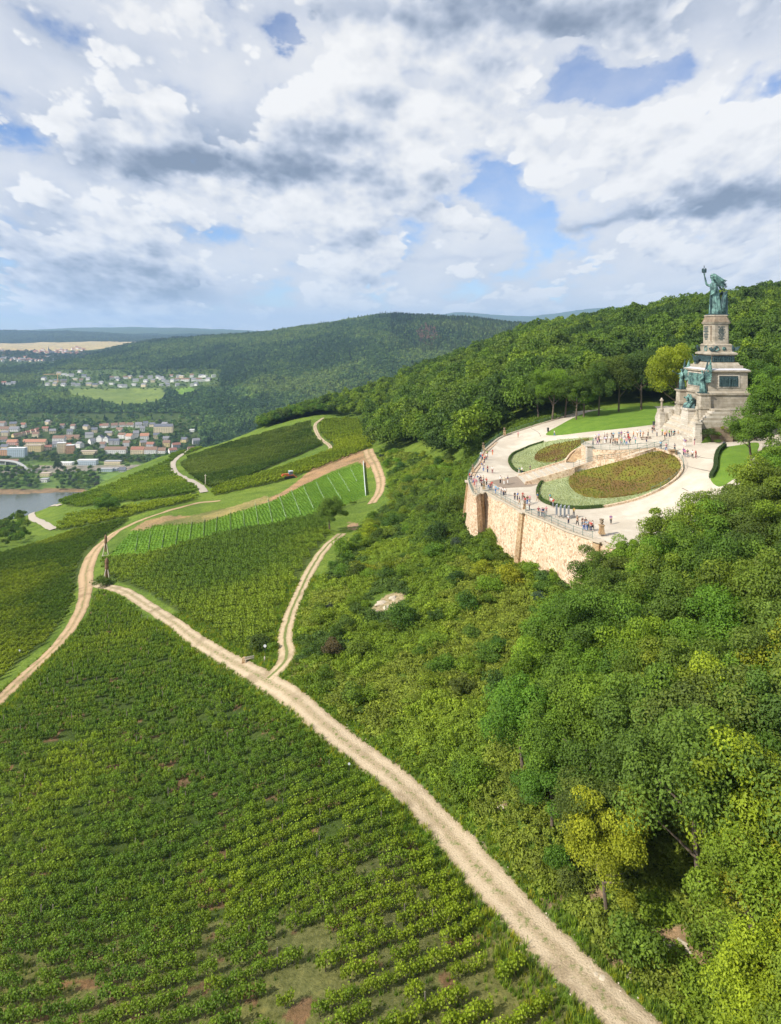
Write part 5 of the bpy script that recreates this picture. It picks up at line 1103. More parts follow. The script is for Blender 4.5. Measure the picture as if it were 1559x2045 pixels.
# ---- grass on the verges and banks
def tm(x, y):
    a, b, z = gpx(x, y); d = path_dist(x, y, [0, 1, 2]); return (a > -30) & (a < 1590) & (b < 2090) & (d > -.25) & (d < 3.2) & (rs.rand(len(x)) < np.clip(1.3 - d * .28, .25, 1)) & ~in_foot(x, y)
x, y = poisson(tm, -70, 50, 40, 150, .42, 31); z = gz(x, y); n = len(x); c_, _ = pal_pick(['lime', 'mid', 'yellow', 'olive'], [5, 4, 2, 2], n, rs)
scatter('verge_grass', T_TUFT, np.c_[x, y, z], .6 + .7 * rs.rand(n), rs.rand(n) * 6.28, c_ * 1.1, 'grass growing along the edges of the tracks')
x, y = poisson(lambda x, y: (lambda a, b, z: (inpoly(a, b, FIELD_A)) & (b > 1500) & (b < 2090) & (fbm(x / 5, y / 5, 2) > .4))(*gpx(x, y)), -45, 30, 38, 92, .8, 32); z = gz(x, y); n = len(x); c_, _ = pal_pick(['lime', 'mid', 'olive'], [3, 3, 2], n, rs)
scatter('vineyard_grass', T_TUFT, np.c_[x, y, z], .4 + .5 * rs.rand(n), rs.rand(n) * 6.28, c_, 'short grass between the nearest vine rows')

# ---- scrub slope between the tracks and the terrace wall
SCRUB = [(575,1362),(606,1335),(600,1285),(612,1225),(640,1165),(700,1080),(775,1005),(775,940),(748,905),(800,900),(935,930),(925,960),(915,1020),(928,1048),(1030,1105),(1135,1140),(1230,1110),(1400,1090),(1700,1090),(1900,1300),(1900,2400),(1450,2400),(1345,2075),(1270,1990),(1180,1905),(1095,1830),(1010,1735),(940,1650),(870,1575),(800,1515),(720,1450),(640,1395)]
BARE = [(775, 1207, 42, 24), (1345, 1870, 50, 26), (1110, 1800, 20, 18), (600, 1333, 22, 8), (1005, 1612, 22, 14), (1410, 1915, 30, 14), (1180, 1790, 22, 14)]
def bare(a, b): 
    m = np.zeros(np.shape(a), bool)
    for cx0, cy0, rx_, ry_ in BARE: m |= ((a - cx0) / rx_) ** 2 + ((b - cy0) / ry_) ** 2 < 1
    return m
def sm_mask(x, y):
    a, b, z = gpx(x, y); return inpoly(a, b, SCRUB) & ~bare(a, b) & ~in_foot(x, y) & (path_dist(x, y, [0, 2]) > 1.0)
x, y = poisson(sm_mask, -25, 120, 30, 330, 1.25, 41); k = (y < 150) | (rs.rand(len(x)) < .5); x, y = x[k], y[k]; a, b, z = gpx(x, y); n = len(x)
w1 = fbm(x / 9, y / 9, 3)[:, None]; w2 = fbm(x / 16 + 50, y / 16, 3)[:, None]
c_ = np.array([.115, .205, .024]) * (1 - w1) + np.array([.29, .38, .030]) * w1; c_ = np.where(w2 > .58, np.array([.26, .30, .045]) * .6 + c_ * .4, c_); c_ = np.where(w2 < .40, np.array([.052, .11, .03]) * .7 + c_ * .3, c_); c_ = c_ * (1 + rs.uniform(-.2, .2, (n, 1)))
scatter('undergrowth', T_MOUND, np.c_[x, y, z], np.c_[.9 + .7 * rs.rand(n), .9 + .7 * rs.rand(n), .7 + 1.3 * rs.rand(n) ** 2], rs.rand(n) * 6.28, c_, 'brambles and low scrub covering the slope below the terrace')
x, y = poisson(lambda x, y: ~in_foot(x, y) & (x > 0) & (rim_dist(x, y) > 1.2) & (rim_dist(x, y) < 16) & (gpx(x, y)[0] < 1180) & (gpx(x, y)[1] < 1110), 5, 70, 125, 250, 1.3, 43); z = gz(x, y); n = len(x)
w1 = fbm(x / 7, y / 7, 3)[:, None]; c_ = np.array(PAL['deep']) * (1 - w1) + np.array(PAL['lime']) * w1
scatter('wall_undergrowth', T_MOUND, np.c_[x, y, z], np.c_[1 + .7 * rs.rand(n), 1 + .7 * rs.rand(n), 1 + 1.6 * rs.rand(n) ** 2], rs.rand(n) * 6.28, c_, 'bushy undergrowth along the outside of the terrace wall')
CNAME = {'yellow': 'yellow-green', 'lime': 'light green', 'mid': 'mid green', 'deep': 'deep green', 'dark': 'dark green', 'blue': 'bluish green', 'olive': 'olive green', 'grey': 'grey-green', 'rust': 'reddish brown'}
def make_tree(x, y, z, s, key, kind=None, label='', group=None, stretch=1.0, name='broadleaf_tree', var=True):
    i = rs.randint(6) if kind is None else kind; r = empty(name, (x, y, z), rs.rand() * 6.28); r.scale = (s, s, s * stretch); tag(r, label, 'tree', group)
    c = bpy.data.objects.new('crown', TREES[i][0]); link(c, r); c.color = (*(np.array(PAL[key]) * (1 + (rs.uniform(-.12, .12, 3) if var else 0))), 1); link(bpy.data.objects.new('trunk', TREES[i][1]), r); return r
def make_shrub(x, y, z, s, key, label, group, stretch=1.0):
    r = bpy.data.objects.new('shrub', SHRUBS[rs.randint(4)]); link(r); r.location = (x, y, z - .1); r.rotation_euler = (0, 0, rs.rand() * 6.28); r.scale = (s, s, s * stretch); r.color = (*(np.array(PAL[key]) * (1 + rs.uniform(-.12, .12, 3))), 1); tag(r, label, 'shrub', group); return r
WOOD = [(1225,1112),(1205,1180),(1150,1300),(1065,1420),(985,1520),(1000,1615),(1085,1700),(1150,1760),(1215,1830),(1330,1920),(1420,2020),(1600,2500),(2600,2500),(2600,850),(1900,860),(1560,850),(1500,900),(1420,960),(1330,1050)]
def wd(x, y):
    a, b, z = gpx(x, y); m = inpoly(a, b, WOOD) & ~in_foot(x, y) & ~bare(a, b) & (y > 27)
    m[m] &= rim_dist(x[m], y[m]) > 3.0; return m
x, y = poisson(wd, 2, 150, 28, 175, 5.0, 51, .36); a, b, z = gpx(x, y); 
big = 1.0 + .25 * rs.rand(len(x)) + .35 * np.clip((a - 1150) / 300, 0, 1)
edge = path_dist(x, y, [0]); big *= np.clip(.55 + edge / 22, .55, 1)
rd = rim_dist(x, y); big *= np.where((rd < 7) & (a < 1250), .78, 1); big *= 1 + (.36 * np.clip((a - 1190) / 45, 0, 1) - .42 * np.clip((a - 1290) / 120, 0, 1)) * np.clip((1220 - b) / 80, 0, 1)
tz = z + 9.4 * big; ta, tb = proj(x, y, tz); vism = (a > -50) & (ta < 1700) & (tb < 2140)
order = np.argsort(y); order = [i for i in order if vism[i]]
patchn = fbm(x / 14, y / 14, 2); keys = []
for i in range(len(x)):
    r_ = rs.rand() * .5 + patchn[i] * .75 - .1
    if a[i] > 1300 and b[i] > 1850: keys.append('yellow' if rs.rand() < .6 else 'lime'); continue
    keys.append(['blue', 'deep', 'mid', 'mid', 'lime', 'mid', 'olive', 'lime', 'yellow'][int(np.clip(r_ * 9, 0, 8))])
NT_IND = 235
def where(a_, b_, e_, rd_):
    if e_ < 9: return 'at the wood edge by the track'
    if rd_ < 9: return 'under the right terrace wall'
    if b_ > 1750: return 'low in the near wood'
    if b_ > 1400: return 'in the middle of the wood'
    return 'high in the wood below the monument'
ind = order[:NT_IND]
for i in ind:
    s = big[i]; sz = 'tall' if s > 1.35 else ('small' if s < .9 else 'broad')
    make_tree(x[i], y[i], z[i] - .3, s, keys[i], label='%s %s tree %s' % (sz, CNAME[keys[i]], where(a[i], b[i], edge[i], rd[i])), group='broadleaf trees in the wood on the slope', stretch=rs.uniform(.9, 1.15))
rest = np.array([i for i in range(len(x)) if i not in set(ind)])
if len(rest): scatter('wood', T_NTREE, np.c_[x, y, z][rest], big[rest], rs.rand(len(rest)) * 6.28, np.array([PAL[keys[i]] for i in rest]), 'rest of the broadleaf wood on the slope')
# shrubs on the scrub slope
def shm(x, y):
    a, b, z = gpx(x, y); m = inpoly(a, b, SCRUB) & ~bare(a, b) & ~in_foot(x, y) & (path_dist(x, y, [0, 2]) > 1.8) & (y < 330) & (a < 1330) & (fbm(x / 8, y / 8, 2) > .43)
    return m & ~(inpoly(a, b, WOOD) & (path_dist(x, y, [0]) > 9))
x2, y2 = poisson(shm, -20, 60, 40, 320, 3.3, 61, .45); a2, b2, z2 = gpx(x2, y2); k = rs.permutation(len(x2))[:175]
for i in k:
    key = ['mid', 'deep', 'lime', 'olive', 'blue', 'grey', 'dark', 'yellow'][rs.choice(8, p=[.32, .10, .34, .10, .04, .02, .01, .07])]; s = rs.uniform(.8, 1.75) * (1.1 if y2[i] > 150 else 1); pd = 9
    where2 = 'in the scrub under the wall' if b2[i] < 1180 and a2[i] > 900 else ('on the far scrub slope' if b2[i] < 1080 else ('on the scrub slope above the junction' if b2[i] < 1400 else 'on the bank beside the track'))
    make_shrub(x2[i], y2[i], z2[i], s, key, '%s %s shrub %s' % ('large' if s > 1.6 else 'small', CNAME[key], where2), 'shrubs on the scrub slope', rs.uniform(.8, 1.25))
for (px_, py_, s, key, lab) in [(875,1085,2.2,'dark','rounded dark green shrub halfway up the scrub slope'),(865,1030,2.0,'dark','rounded dark shrub left of the terrace wall foot'),(905,1030,2.3,'deep','full dark green shrub against the left end of the wall'),(940,1045,1.8,'deep','dark shrub at the left foot of the buttress'),(660,1310,1.7,'rust','reddish brown bush beside the junction of the tracks'),(515,1300,1.7,'deep','dark bush behind the bench at the edge of the vines'),(205,1172,1.7,'deep','round dark bush at the apex of the vineyard between two tracks'),(800,1255,2.0,'deep','dark shrub below the pale rock patch'),(1000,1090,1.6,'dark','low dark shrub at the middle foot of the wall'),(1010,1085,1.2,'mid','small green shrub at the middle foot of the wall'),(1275,1920,2.0,'mid','upright bright shrub near the pale rocks by the track'),(545,1300,.9,'lime','small pale bush beside the white sign post')]:
    p = hit(px_, py_ , 30, 400); make_shrub(p[0], p[1], p[2], s, key, lab, 'shrubs on the scrub slope', 1.1)
# the lone round tree beside the rutted track
p = hit(658, 1063, 60, 400); make_tree(p[0], p[1], p[2] - .2, 1.05, 'olive', 0, 'lone round dark olive tree beside the rutted track', None, 1.0, 'lone_tree').scale = (1.22, 1.22, 1.02)
p = hit(215, 1030, 60, 500); make_tree(p[0], p[1], p[2] - .8, 1.35, 'mid', 1, 'round green tree standing alone in the bright vineyard strip', None, .85, 'lone_tree')
# trees of the park behind the terrace
for (px_, py_, s, st_, key, kind, lab) in [(1345,846,1.85,1.22,'yellow',2,'tall yellow-green tree close behind the left side of the monument'),(1102,840,1.55,1.15,'lime',4,'tall light green tree at the bend of the wood path'),(1128,834,1.5,1.2,'mid',1,'green tree with a bare trunk on the lawn behind the path'),(1150,838,1.35,1.12,'deep',3,'dark green tree on the lawn nearest the upper path'),(1165,833,1.4,1.1,'mid',5,'mid green tree with forked trunk on the shaded lawn'),(1195,830,1.5,1.15,'deep',0,'broad dark tree at the back of the shaded lawn'),(1235,822,1.6,1.2,'deep',2,'dark tree at the back of the lawn left of the yellow tree'),(1280,818,1.7,1.2,'dark',4,'tall dark tree just left of the yellow-green tree'),(1075,838,1.5,1.1,'deep',1,'dark green tree over the start of the wood path'),(1530,850,1.5,1.2,'deep',3,'deep green tree at the right side of the planted bank'),(1560,850,1.7,1.2,'mid',2,'mid green tree right of the monument at the picture edge'),(1536,900,1.45,1.1,'mid',0,'broad mid green tree at the end of the small right lawn'),(1528,872,1.5,1.25,'deep',4,'deep green tree where the right path ends'),(1580,905,1.6,1.2,'deep',2,'deep green tree at the picture edge beyond the right lawn'),(1500,925,1.2,1.0,'mid',1,'mid green tree low behind the small right lawn')]:
    q = phit(px_, py_); 
    zt_ = float(pz(*q)) if in_foot(np.array([q[0]]), np.array([q[1]]))[0] else float(gz(*q))
    make_tree(q[0], q[1], zt_ - .1, s, key, kind, lab, None, st_)
for (px_, py_, s, key, lab) in [(1412,872,1.3,'dark','dark round bush at the foot of the monument side wall'),(1440,862,1.1,'yellow','pale yellow-green bush in the planted bank'),(1462,868,1.2,'olive','reddish olive bush in the planted bank'),(1452,850,.9,'yellow','yellow flowering bush high in the planted bank'),(1432,872,.8,'olive','small olive bush on the planted bank'),(1490,862,1.5,'mid','green bush at the right end of the planted bank'),(1433,884,.5,'mid','small clipped bush at the edge of the bank')]:
    y_ = 158 - (885 - py_) * .0 + (878 - py_) * .12; x_ = (px_ - CX) / F * y_; make_shrub(x_, y_, (HY - py_) / F * y_ , s, key, lab, 'bushes on the planted bank')

# ---- hill forest behind the terrace and over the ridge
LX = [560, 640, 690, 730, 742, 752, 800, 870, 935, 950, 960, 1007, 1060, 1110, 1160, 1306, 1420, 1520, 1600, 1900]
LY = [848, 828, 834, 842, 900, 912, 900, 922, 925, 905, 890, 858, 842, 826, 812, 808, 830, 850, 850, 840]
def fm(x, y):
    a, b, z = gpx(x, y); m = (a > 640) & (a < 1850) & (b < np.interp(a, LX, LY)) & ~in_foot(x, y) & (y < 950); return m
x, y = poisson(fm, -60, 560, 165, 950, 6.6, 71, .40); z = gz(x, y); a, b = proj(x, y, z)
k = (y < 420) | (rs.rand(len(x)) < .8); x, y, z, a, b = [q[k] for q in (x, y, z, a, b)]; n = len(x)
w1 = np.clip((fbm(x / 30, y / 30, 3) - .5) * 2.2 + .5 + rs.randn(n) * .20, 0, 1); stops = np.array([PAL['dark'], PAL['deep'], PAL['mid'], PAL['olive'], PAL['lime']]); c_ = np.stack([np.interp(w1, [0, .3, .55, .8, 1.0], stops[:, i]) for i in range(3)], 1)
c_[(a < 800) & (rs.rand(n) < .4)] = PAL['lime']
s_ = .95 + .45 * rs.rand(n) + .1 * (y > 350)
s_ = s_ * np.where((a < 800) & (y > 380), .7, 1)
scatter('hill_forest', T_MID, np.c_[x, y, z - .5], np.c_[s_, s_, s_ * (.95 + .35 * rs.rand(n))], rs.rand(n) * 6.28, c_, 'dense mixed forest covering the hill behind the terrace and monument')
# scrub and trees over the left crest, above the river
def cm(x, y):
    a, b, z = gpx(x, y); return (((a > -150) & (a < 58) & (b > 1000) & (b < 1100) & (y > 255) & (y < 560) & (b < 1096 - .30 * np.clip(a, 0, 140))) | ((a > 520) & (a < 660) & (y > 520) & (y < 640))) & (path_dist(x, y, [6]) > 2)
x, y = poisson(cm, -330, 0, 250, 640, 3.6, 73); z = gz(x, y); n = len(x); c_, _ = pal_pick(['deep', 'mid', 'lime', 'dark'], [3, 4, 1, 2], n, rs); k = (y > 515) | (rs.rand(n) < .55); x, y, z, c_ = x[k], y[k], z[k], c_[k]; n = len(x); s_ = .22 + .22 * rs.rand(n); s_[y > 515] += .5
scatter('slope_thicket', T_MID, np.c_[x, y, z - .4], s_, rs.rand(n) * 6.28, c_, 'thicket of small trees on the steep edge above the river')

# ---- forest on the hills across the valley
minpy = np.minimum.accumulate(PY[:, ::1], axis=1)     # crest line of everything nearer
def visible(x, y, tol):
    a_ = np.clip((x / y - U0) / (U1 - U0) * (NU - 1), 0, NU - 1).astype(int); b_ = np.clip((np.log(y) - VMIN) / (VMAX - VMIN) * (NV - 1), 0, NV - 1).astype(int)
    return proj(x, y, gz(x, y))[1] < minpy[a_, np.maximum(b_ - 1, 0)] + tol
MEADOW = [(128,775),(325,771),(335,790),(312,808),(240,814),(195,802),(140,792)]
MEADOW2 = [(335,776),(385,770),(405,782),(360,792)]
def ff(x, y):
    a, b, z = gpx(x, y); m = (a > -120) & (a < 1200) & (z > -243); m &= visible(x, y, 16)
    m &= ~(inpoly(a, b, MEADOW) | inpoly(a, b, MEADOW2)) 
    m &= ~(((b > 738) & (b < 778) & (a > 70) & (a < 440) & (y > 2200)) & (rs.rand(len(x)) < .88))
    m &= ~((b > 826) & (b < 950) & (a < 400) & (y < 2000) & (rs.rand(len(x)) < .80))
    m &= ~((y > 3900)); return m
x, y = poisson(ff, -2600, 1500, 1250, 3900, 13.0, 81, .45); a, b, z = gpx(x, y); n = len(x)
w1 = np.clip((fbm(x / 190, y / 240, 4) - .5) * 2.6 + .42 + rs.randn(n) * .22, 0, 1); stops = np.array([(.028, .058, .020), (.048, .088, .024), (.070, .120, .028), (.11, .155, .034)]); c_ = np.stack([np.interp(w1, [0, .35, .7, 1.0], stops[:, i]) for i in range(3)], 1)
low = (b > 775) & (a < 520); c_[low] *= 1.25
con = ((a > 780) & (b < 705) & (rs.rand(n) < .45)) | (rs.rand(n) < .05); idx = rs.randint(0, 3, n); idx[con] = 3; c_[con] = c_[con] * .6
rust = ((a - 852) / 22) ** 2 + ((b - 668) / 16) ** 2 < 1; c_[rust & (rs.rand(n) < .5)] = (.15, .095, .06)
c_ = c_ * 1.7
VF = (x, y, z, a, b, c_, idx)
def f2(x, y):
    a, b, z = gpx(x, y); m = (a > -150) & (a < 1250) & visible(x, y, 3)
    fld = (y > 4600) & (y < 6550) & (a < 330); return m & ~fld & ((y > 6550) | (y < 4300))
x, y = poisson(f2, -6500, 4500, 3900, 9500, 42.0, 82, .45); a, b, z = gpx(x, y); n = len(x); w1 = np.clip(fbm(x / 500, y / 700, 3) + rs.randn(n) * .2, 0, 1)[:, None]
c_ = np.array([.040, .080, .030]) * (1 - w1) + np.array([.095, .15, .045]) * w1
scatter('distant_forest', T_FAR, np.c_[x, y, z - 3], np.c_[3.0 + rs.rand(n), 3.0 + rs.rand(n), 1.5 + .6 * rs.rand(n)], rs.rand(n) * 6.28, c_, 'forest on the plateau near the horizon', rs.randint(0, 3, n))
print('COUNTS vines', len(vx), 'far', n)
# ------------------------------------------------------------------ clipped hedges round the beds
def hedge(name, px_line, label, w=.55, h=.6, key='deep'):
    L = catmull([phit(*p) for p in px_line], 6); L = resample(L, .25); z = pz(L[:, 0], L[:, 1]); d = np.gradient(L, axis=0); d /= np.hypot(d[:, 0], d[:, 1])[:, None]; nr = np.stack([d[:, 1], -d[:, 0]], 1)
    rs = np.random.RandomState(len(L)); n = len(L) * 38; k = rs.randint(0, len(L), n); t = rs.uniform(-1, 1, n); zz_ = rs.rand(n); side = rs.rand(n) < .5
    t = np.where(side, np.sign(t) * rs.uniform(.85, 1.05, n), t); zz_ = np.where(side, zz_, rs.uniform(.9, 1.08, n))
    C = np.c_[L[k] + nr[k] * (t * w * .5)[:, None] + d[k] * rs.uniform(-.15, .15, (n, 1)), z[k] + zz_ * h]; N = np.c_[nr[k] * np.where(side, np.sign(t), 0)[:, None], np.where(side, .2, 1)] + rs.randn(n, 3) * .3
    V, Q = leaf_quads(C, N, .12, rs, .8); me = fast_mesh(name, V, Q, [M_LEAF_O]); me.attributes.new('tint', 'FLOAT', 'POINT').data.foreach_set('value', np.repeat(rs.rand(n), 4).astype(np.float32))
    o = link(bpy.data.objects.new(name, me)); o.color = (*PAL[key], 1); tag(o, label, 'hedge', 'low clipped hedges of the terrace')
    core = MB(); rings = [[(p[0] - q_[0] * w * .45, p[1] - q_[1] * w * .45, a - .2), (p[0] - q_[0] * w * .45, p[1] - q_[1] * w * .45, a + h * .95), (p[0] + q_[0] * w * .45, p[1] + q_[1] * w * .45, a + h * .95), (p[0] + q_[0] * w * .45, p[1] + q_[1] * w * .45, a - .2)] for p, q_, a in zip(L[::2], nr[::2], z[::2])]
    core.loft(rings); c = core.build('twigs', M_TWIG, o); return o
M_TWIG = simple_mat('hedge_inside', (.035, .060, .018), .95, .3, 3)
hedge('low_hedge', [(1052,947),(1032,942),(1020,931),(1017,918),(1030,905),(1055,894),(1085,884)], 'low clipped hedge curving round the smaller oval bed')
hedge('low_hedge', [(1090,956),(1077,971),(1073,988),(1084,1002),(1110,1011.5),(1150,1016.5),(1204,1013.5)], 'low clipped hedge curving round the front of the large oval bed')
hedge('low_hedge', [(1447,893),(1434,905),(1429,922),(1428,938),(1419,956)], 'clipped hedge between the right promenade and the small lawn', .8, .8, 'dark')
# plants of the beds
def bedmask(k, x, y): return inpoly(x, y, polys[k])
for k, cols_, st, hs in (('bed_left_outer', [(.20, .24, .12), (.27, .30, .17)], .55, .35), ('bed_right_outer', [(.20, .24, .12), (.27, .30, .17)], .55, .35), ('bed_left_inner', [(.09, .055, .028), (.11, .085, .03)], .6, .4), ('bed_right_inner', [(.095, .09, .02), (.11, .065, .028)], .6, .4)):
    P = np.array(polys[k]); x, y = poisson(lambda a, b: bedmask(k, a, b) & ~(bedmask(k.replace('outer', 'inner'), a, b) if 'outer' in k else np.zeros(len(a), bool)), P[:, 0].min(), P[:, 0].max(), P[:, 1].min(), P[:, 1].max(), st, 5)
    f_ = np.clip((fbm(x / 4 + 3, y / 6, 3) - .35) * 3, 0, 1)[:, None]; c_ = np.array(cols_[0]) * (1 - f_) + np.array(cols_[1]) * f_
    if k == 'bed_right_inner': g_ = np.clip((fbm(x / 5 + 30, y / 7, 3) - .42) * 5, 0, 1)[:, None]; c_ = c_ * (1 - g_) + np.array([.09, .12, .018]) * g_
    scatter('heather_plants' if 'inner' in k else 'silver_plants', T_TUFT, np.c_[x, y, pz(x, y) + LIFT[k] - .02], .45 + .3 * rs.rand(len(x)), rs.rand(len(x)) * 6.28, c_ * 1.7, 'low plants growing in the %s of the %s oval bed' % ('middle' if 'inner' in k else 'pale border', 'smaller' if 'left' in k else 'large'))

# ------------------------------------------------------------------ people
M_SKIN = simple_mat('skin', (.50, .30, .21), .6, .05, 3); M_CLOTH = obj_mat('clothing', .9, .1, 6); M_HAIR = obj_mat('hair', .7, .1, 8)
def pose_meshes(k):
    st_ = [(0, 0), (.16, -.14), (.04, -.04), (.22, -.20)][k % 4]         # where the feet are, front / back
    arm = [((.02, .24, 1.18), (.08, .24, .93)), ((.10, .25, 1.17), (.30, .20, 1.08)), ((.12, .22, 1.2), (.33, .12, 1.35)), ((-.05, .26, 1.17), (.05, .28, .92))][k % 4]
    arm2 = [((.0, -.24, 1.18), (.05, -.25, .92)), ((-.08, -.25, 1.17), (-.05, -.28, .93)), ((.12, -.22, 1.2), (.33, -.10, 1.35)), ((.10, -.24, 1.18), (.27, -.22, 1.02))][k % 4]
    lean = .10 if k % 4 == 2 else .0
    P = [(0, 0, .94, .125, .10), (0, 0, 1.08, .12, .10), (lean * .7, 0, 1.28, .145, .11), (lean, 0, 1.44, .09), (lean, 0, 1.52, .052), (lean + .02, 0, 1.60, .078), (lean + .01, 0, 1.70, .082), (lean + .115, 0, 1.62, .012)]
    E = [(0, 1), (1, 2), (2, 3), (3, 4), (4, 5), (5, 6), (5, 7)]; SH = []; SE = []; TR = [(0, 0, 1.0, .135, .115)]; TE = []; SHR = [(0, 0, .98, .14, .115), (0, 0, 1.10, .135, .115), (lean * .7, 0, 1.28, .16, .125), (lean, 0, 1.43, .10)]; SHE = [(0, 1), (1, 2), (2, 3)]
    for sg, (el_, wr) in ((1, arm), (-1, arm2)):
        b = len(P); P += [(lean, sg * .17, 1.41, .058), (el_[0] + lean, el_[1], el_[2], .042), (wr[0] + lean, wr[1], wr[2], .030)]; E += [(3, b), (b, b + 1), (b + 1, b + 2)]
        d = Vector(P[b + 2][:3]) - Vector(P[b + 1][:3]); d.normalize(); h_ = Vector(P[b + 2][:3]) + d * .07; P.append((*h_, .034, .02)); E.append((b + 2, b + 3)); hi = b + 3
        sd = d.cross(Vector((0, sg, 0))).normalized() if abs(d.z) < .99 else Vector((1, 0, 0)); sd = Vector((1, 0, 0)) if sd.length < .1 else sd
        for q, (off, ln) in enumerate(((-.03, .065), (-.01, .08), (.012, .075), (.032, .06))):
            P.append((*(h_ + d * ln + sd * off), .009)); E.append((hi, len(P) - 1))
        P.append((*(h_ + d * .015 + sd * .055), .010)); E.append((hi, len(P) - 1))
        b = len(SHR); SHR += [(lean, sg * .175, 1.41, .072), ((el_[0] * .8) + lean, el_[1] * .98, el_[2] + .06, .058)]; SHE += [(3, b), (b, b + 1)]
    for sg, f in ((1, st_[0]), (-1, st_[1])):
        b = len(P); P += [(0, sg * .09, .86, .085), (f * .5 + .02, sg * .10, .48, .056), (f, sg * .10, .09, .038), (f + .14, sg * .12, .03, .035)]; E += [(0, b), (b, b + 1), (b + 1, b + 2), (b + 2, b + 3)]
        b = len(TR); TR += [(0, sg * .09, .86, .098), (f * .5 + .02, sg * .10, .48, .070), (f, sg * .10, .12, .058)]; TE += [(0, b), (b, b + 1), (b + 1, b + 2)]
    body = skin_mesh('body', P, E, 1); body.materials.append(M_SKIN); sh = skin_mesh('shirt', SHR, SHE, 1); sh.materials.append(M_CLOTH); tr = skin_mesh('trousers', TR, TE, 1); tr.materials.append(M_CLOTH)
    hr = skin_mesh('hair', [(lean - .03, 0, 1.58, .085), (lean - .01, 0, 1.66, .098), (lean + .0, 0, 1.74, .088)], [(0, 1), (1, 2)], 1); hr.materials.append(M_HAIR); return body, sh, tr, hr
POSES = [pose_meshes(k) for k in range(4)]
CC = {'red': (.50, .04, .04), 'maroon': (.20, .03, .05), 'white': (.74, .74, .72), 'navy': (.025, .035, .09), 'black': (.02, .02, .022), 'grey': (.25, .26, .28), 'blue': (.06, .16, .42), 'sky blue': (.20, .42, .60), 'pink': (.62, .28, .33), 'yellow': (.65, .50, .06), 'teal': (.07, .32, .33), 'green': (.25, .50, .10), 'orange': (.62, .22, .07), 'cream': (.62, .55, .40), 'tan': (.42, .30, .18), 'purple': (.20, .08, .25), 'lavender': (.42, .38, .58), 'brown': (.16, .09, .05), 'magenta': (.48, .06, .28)}
Z2 = [(172,640,'red','navy',0),(188,655,'navy','grey',0),(205,668,'white','blue',0),(218,690,'pink','red',0),(233,700,'pink','white',0),(240,655,'blue','white',0),(262,655,'white','navy',0),(273,668,'navy','black',0),(281,700,'maroon','black',0),(292,712,'grey','black',0),(300,668,'cream','navy',0),
 (328,690,'red','black',1),(345,722,'white','blue',1),(362,735,'maroon','navy',1),(376,722,'red','grey',1),(410,762,'sky blue','blue',1),(430,775,'sky blue','white',1),(460,775,'white','grey',1),(480,785,'white','navy',1),(498,785,'white','black',1),
 (290,455,'red','navy',2),(275,440,'white','blue',2),(306,478,'red','black',2),(327,455,'white','navy',2),(284,535,'blue','white',2),(305,520,'navy','white',2),(336,572,'maroon','navy',2),(380,577,'white','maroon',2),(381,410,'red','orange',2),(331,430,'green','navy',2),(270,500,'white','tan',2),(298,560,'grey','blue',2),(615,250,'pink','tan',3),
 (452,672,'white','black',4),(487,682,'cream','white',4),(521,672,'navy','white',4),(625,580,'teal','white',4),(650,582,'white','black',4),(725,568,'navy','black',4),(963,487,'brown','black',5),
 (585,822,'black','navy',6),(608,826,'blue','black',6),(655,822,'red','maroon',6),(628,862,'navy','tan',6),(680,870,'red','grey',6),(700,862,'brown','blue',6),(721,852,'pink','grey',6),(718,912,'white','navy',6),(673,850,'black','grey',6),
 (794,832,'blue','tan',7),(910,837,'teal','pink',7),(920,880,'white','black',7),(936,887,'red','grey',7),(803,972,'maroon','navy',7),(835,974,'blue','navy',7),(873,962,'pink','grey',7),(850,980,'navy','grey',7),
 (1125,977,'yellow','grey',8),(1076,1042,'white','navy',8),(1157,1057,'tan','black',8),(1200,1068,'black','grey',8),(1216,1098,'grey','blue',8),(1241,1102,'sky blue','blue',8),(1260,1098,'white','grey',8),(1283,1108,'red','navy',8),(1298,1102,'white','black',8),(1230,1075,'navy','tan',8),(1465,1042,'purple','black',9),(948,236,'white','blue',3)]
Z6 = [(155,322,'teal','navy'),(190,272,'white','navy'),(215,317,'pink','purple'),(258,302,'white','cream'),(240,292,'tan','navy'),(310,302,'lavender','white'),(325,292,'white','black'),(375,217,'sky blue','black'),(412,326,'brown','black'),(440,312,'tan','black'),(468,322,'orange','black'),(490,232,'sky blue','grey'),(510,302,'cream','grey'),(560,262,'white','blue'),(590,322,'pink','blue'),(612,252,'red','maroon'),(627,292,'red','navy'),(705,302,'lavender','teal'),(680,242,'orange','grey'),(480,190,'white','maroon'),(520,185,'blue','maroon'),(545,198,'black','maroon'),(590,97,'cream','black'),(480,112,'white','tan'),(520,112,'sky blue','navy'),(335,250,'grey','black'),(420,200,'navy','black'),(350,215,'black','navy'),(270,230,'white','grey'),(560,310,'white','tan'),(525,330,'green','grey'),(640,315,'navy','cream'),(380,300,'white','teal'),(455,200,'purple','grey'),(230,260,'lavender','black')]
Z6b = [(800,237,'orange','tan'),(848,292,'black','navy'),(948,142,'maroon','black'),(985,212,'white','navy'),(1055,197,'green','black'),(1086,242,'orange','black'),(1110,217,'tan','navy'),(1145,217,'green','navy'),(1170,212,'brown','grey'),(1195,217,'teal','black'),(1213,212,'navy','grey'),(1260,222,'tan','grey'),(1283,197,'maroon','navy'),(1340,332,'lavender','white'),(1356,342,'purple','white'),(1468,322,'navy','pink'),(1033,372,'sky blue','navy'),(1105,402,'pink','blue'),(1215,397,'grey','navy'),(1330,455,'purple','navy'),(1350,478,'magenta','grey'),(1382,482,'black','grey'),(1445,492,'white','black'),(1488,492,'red','maroon'),(925,170,'black','grey')]
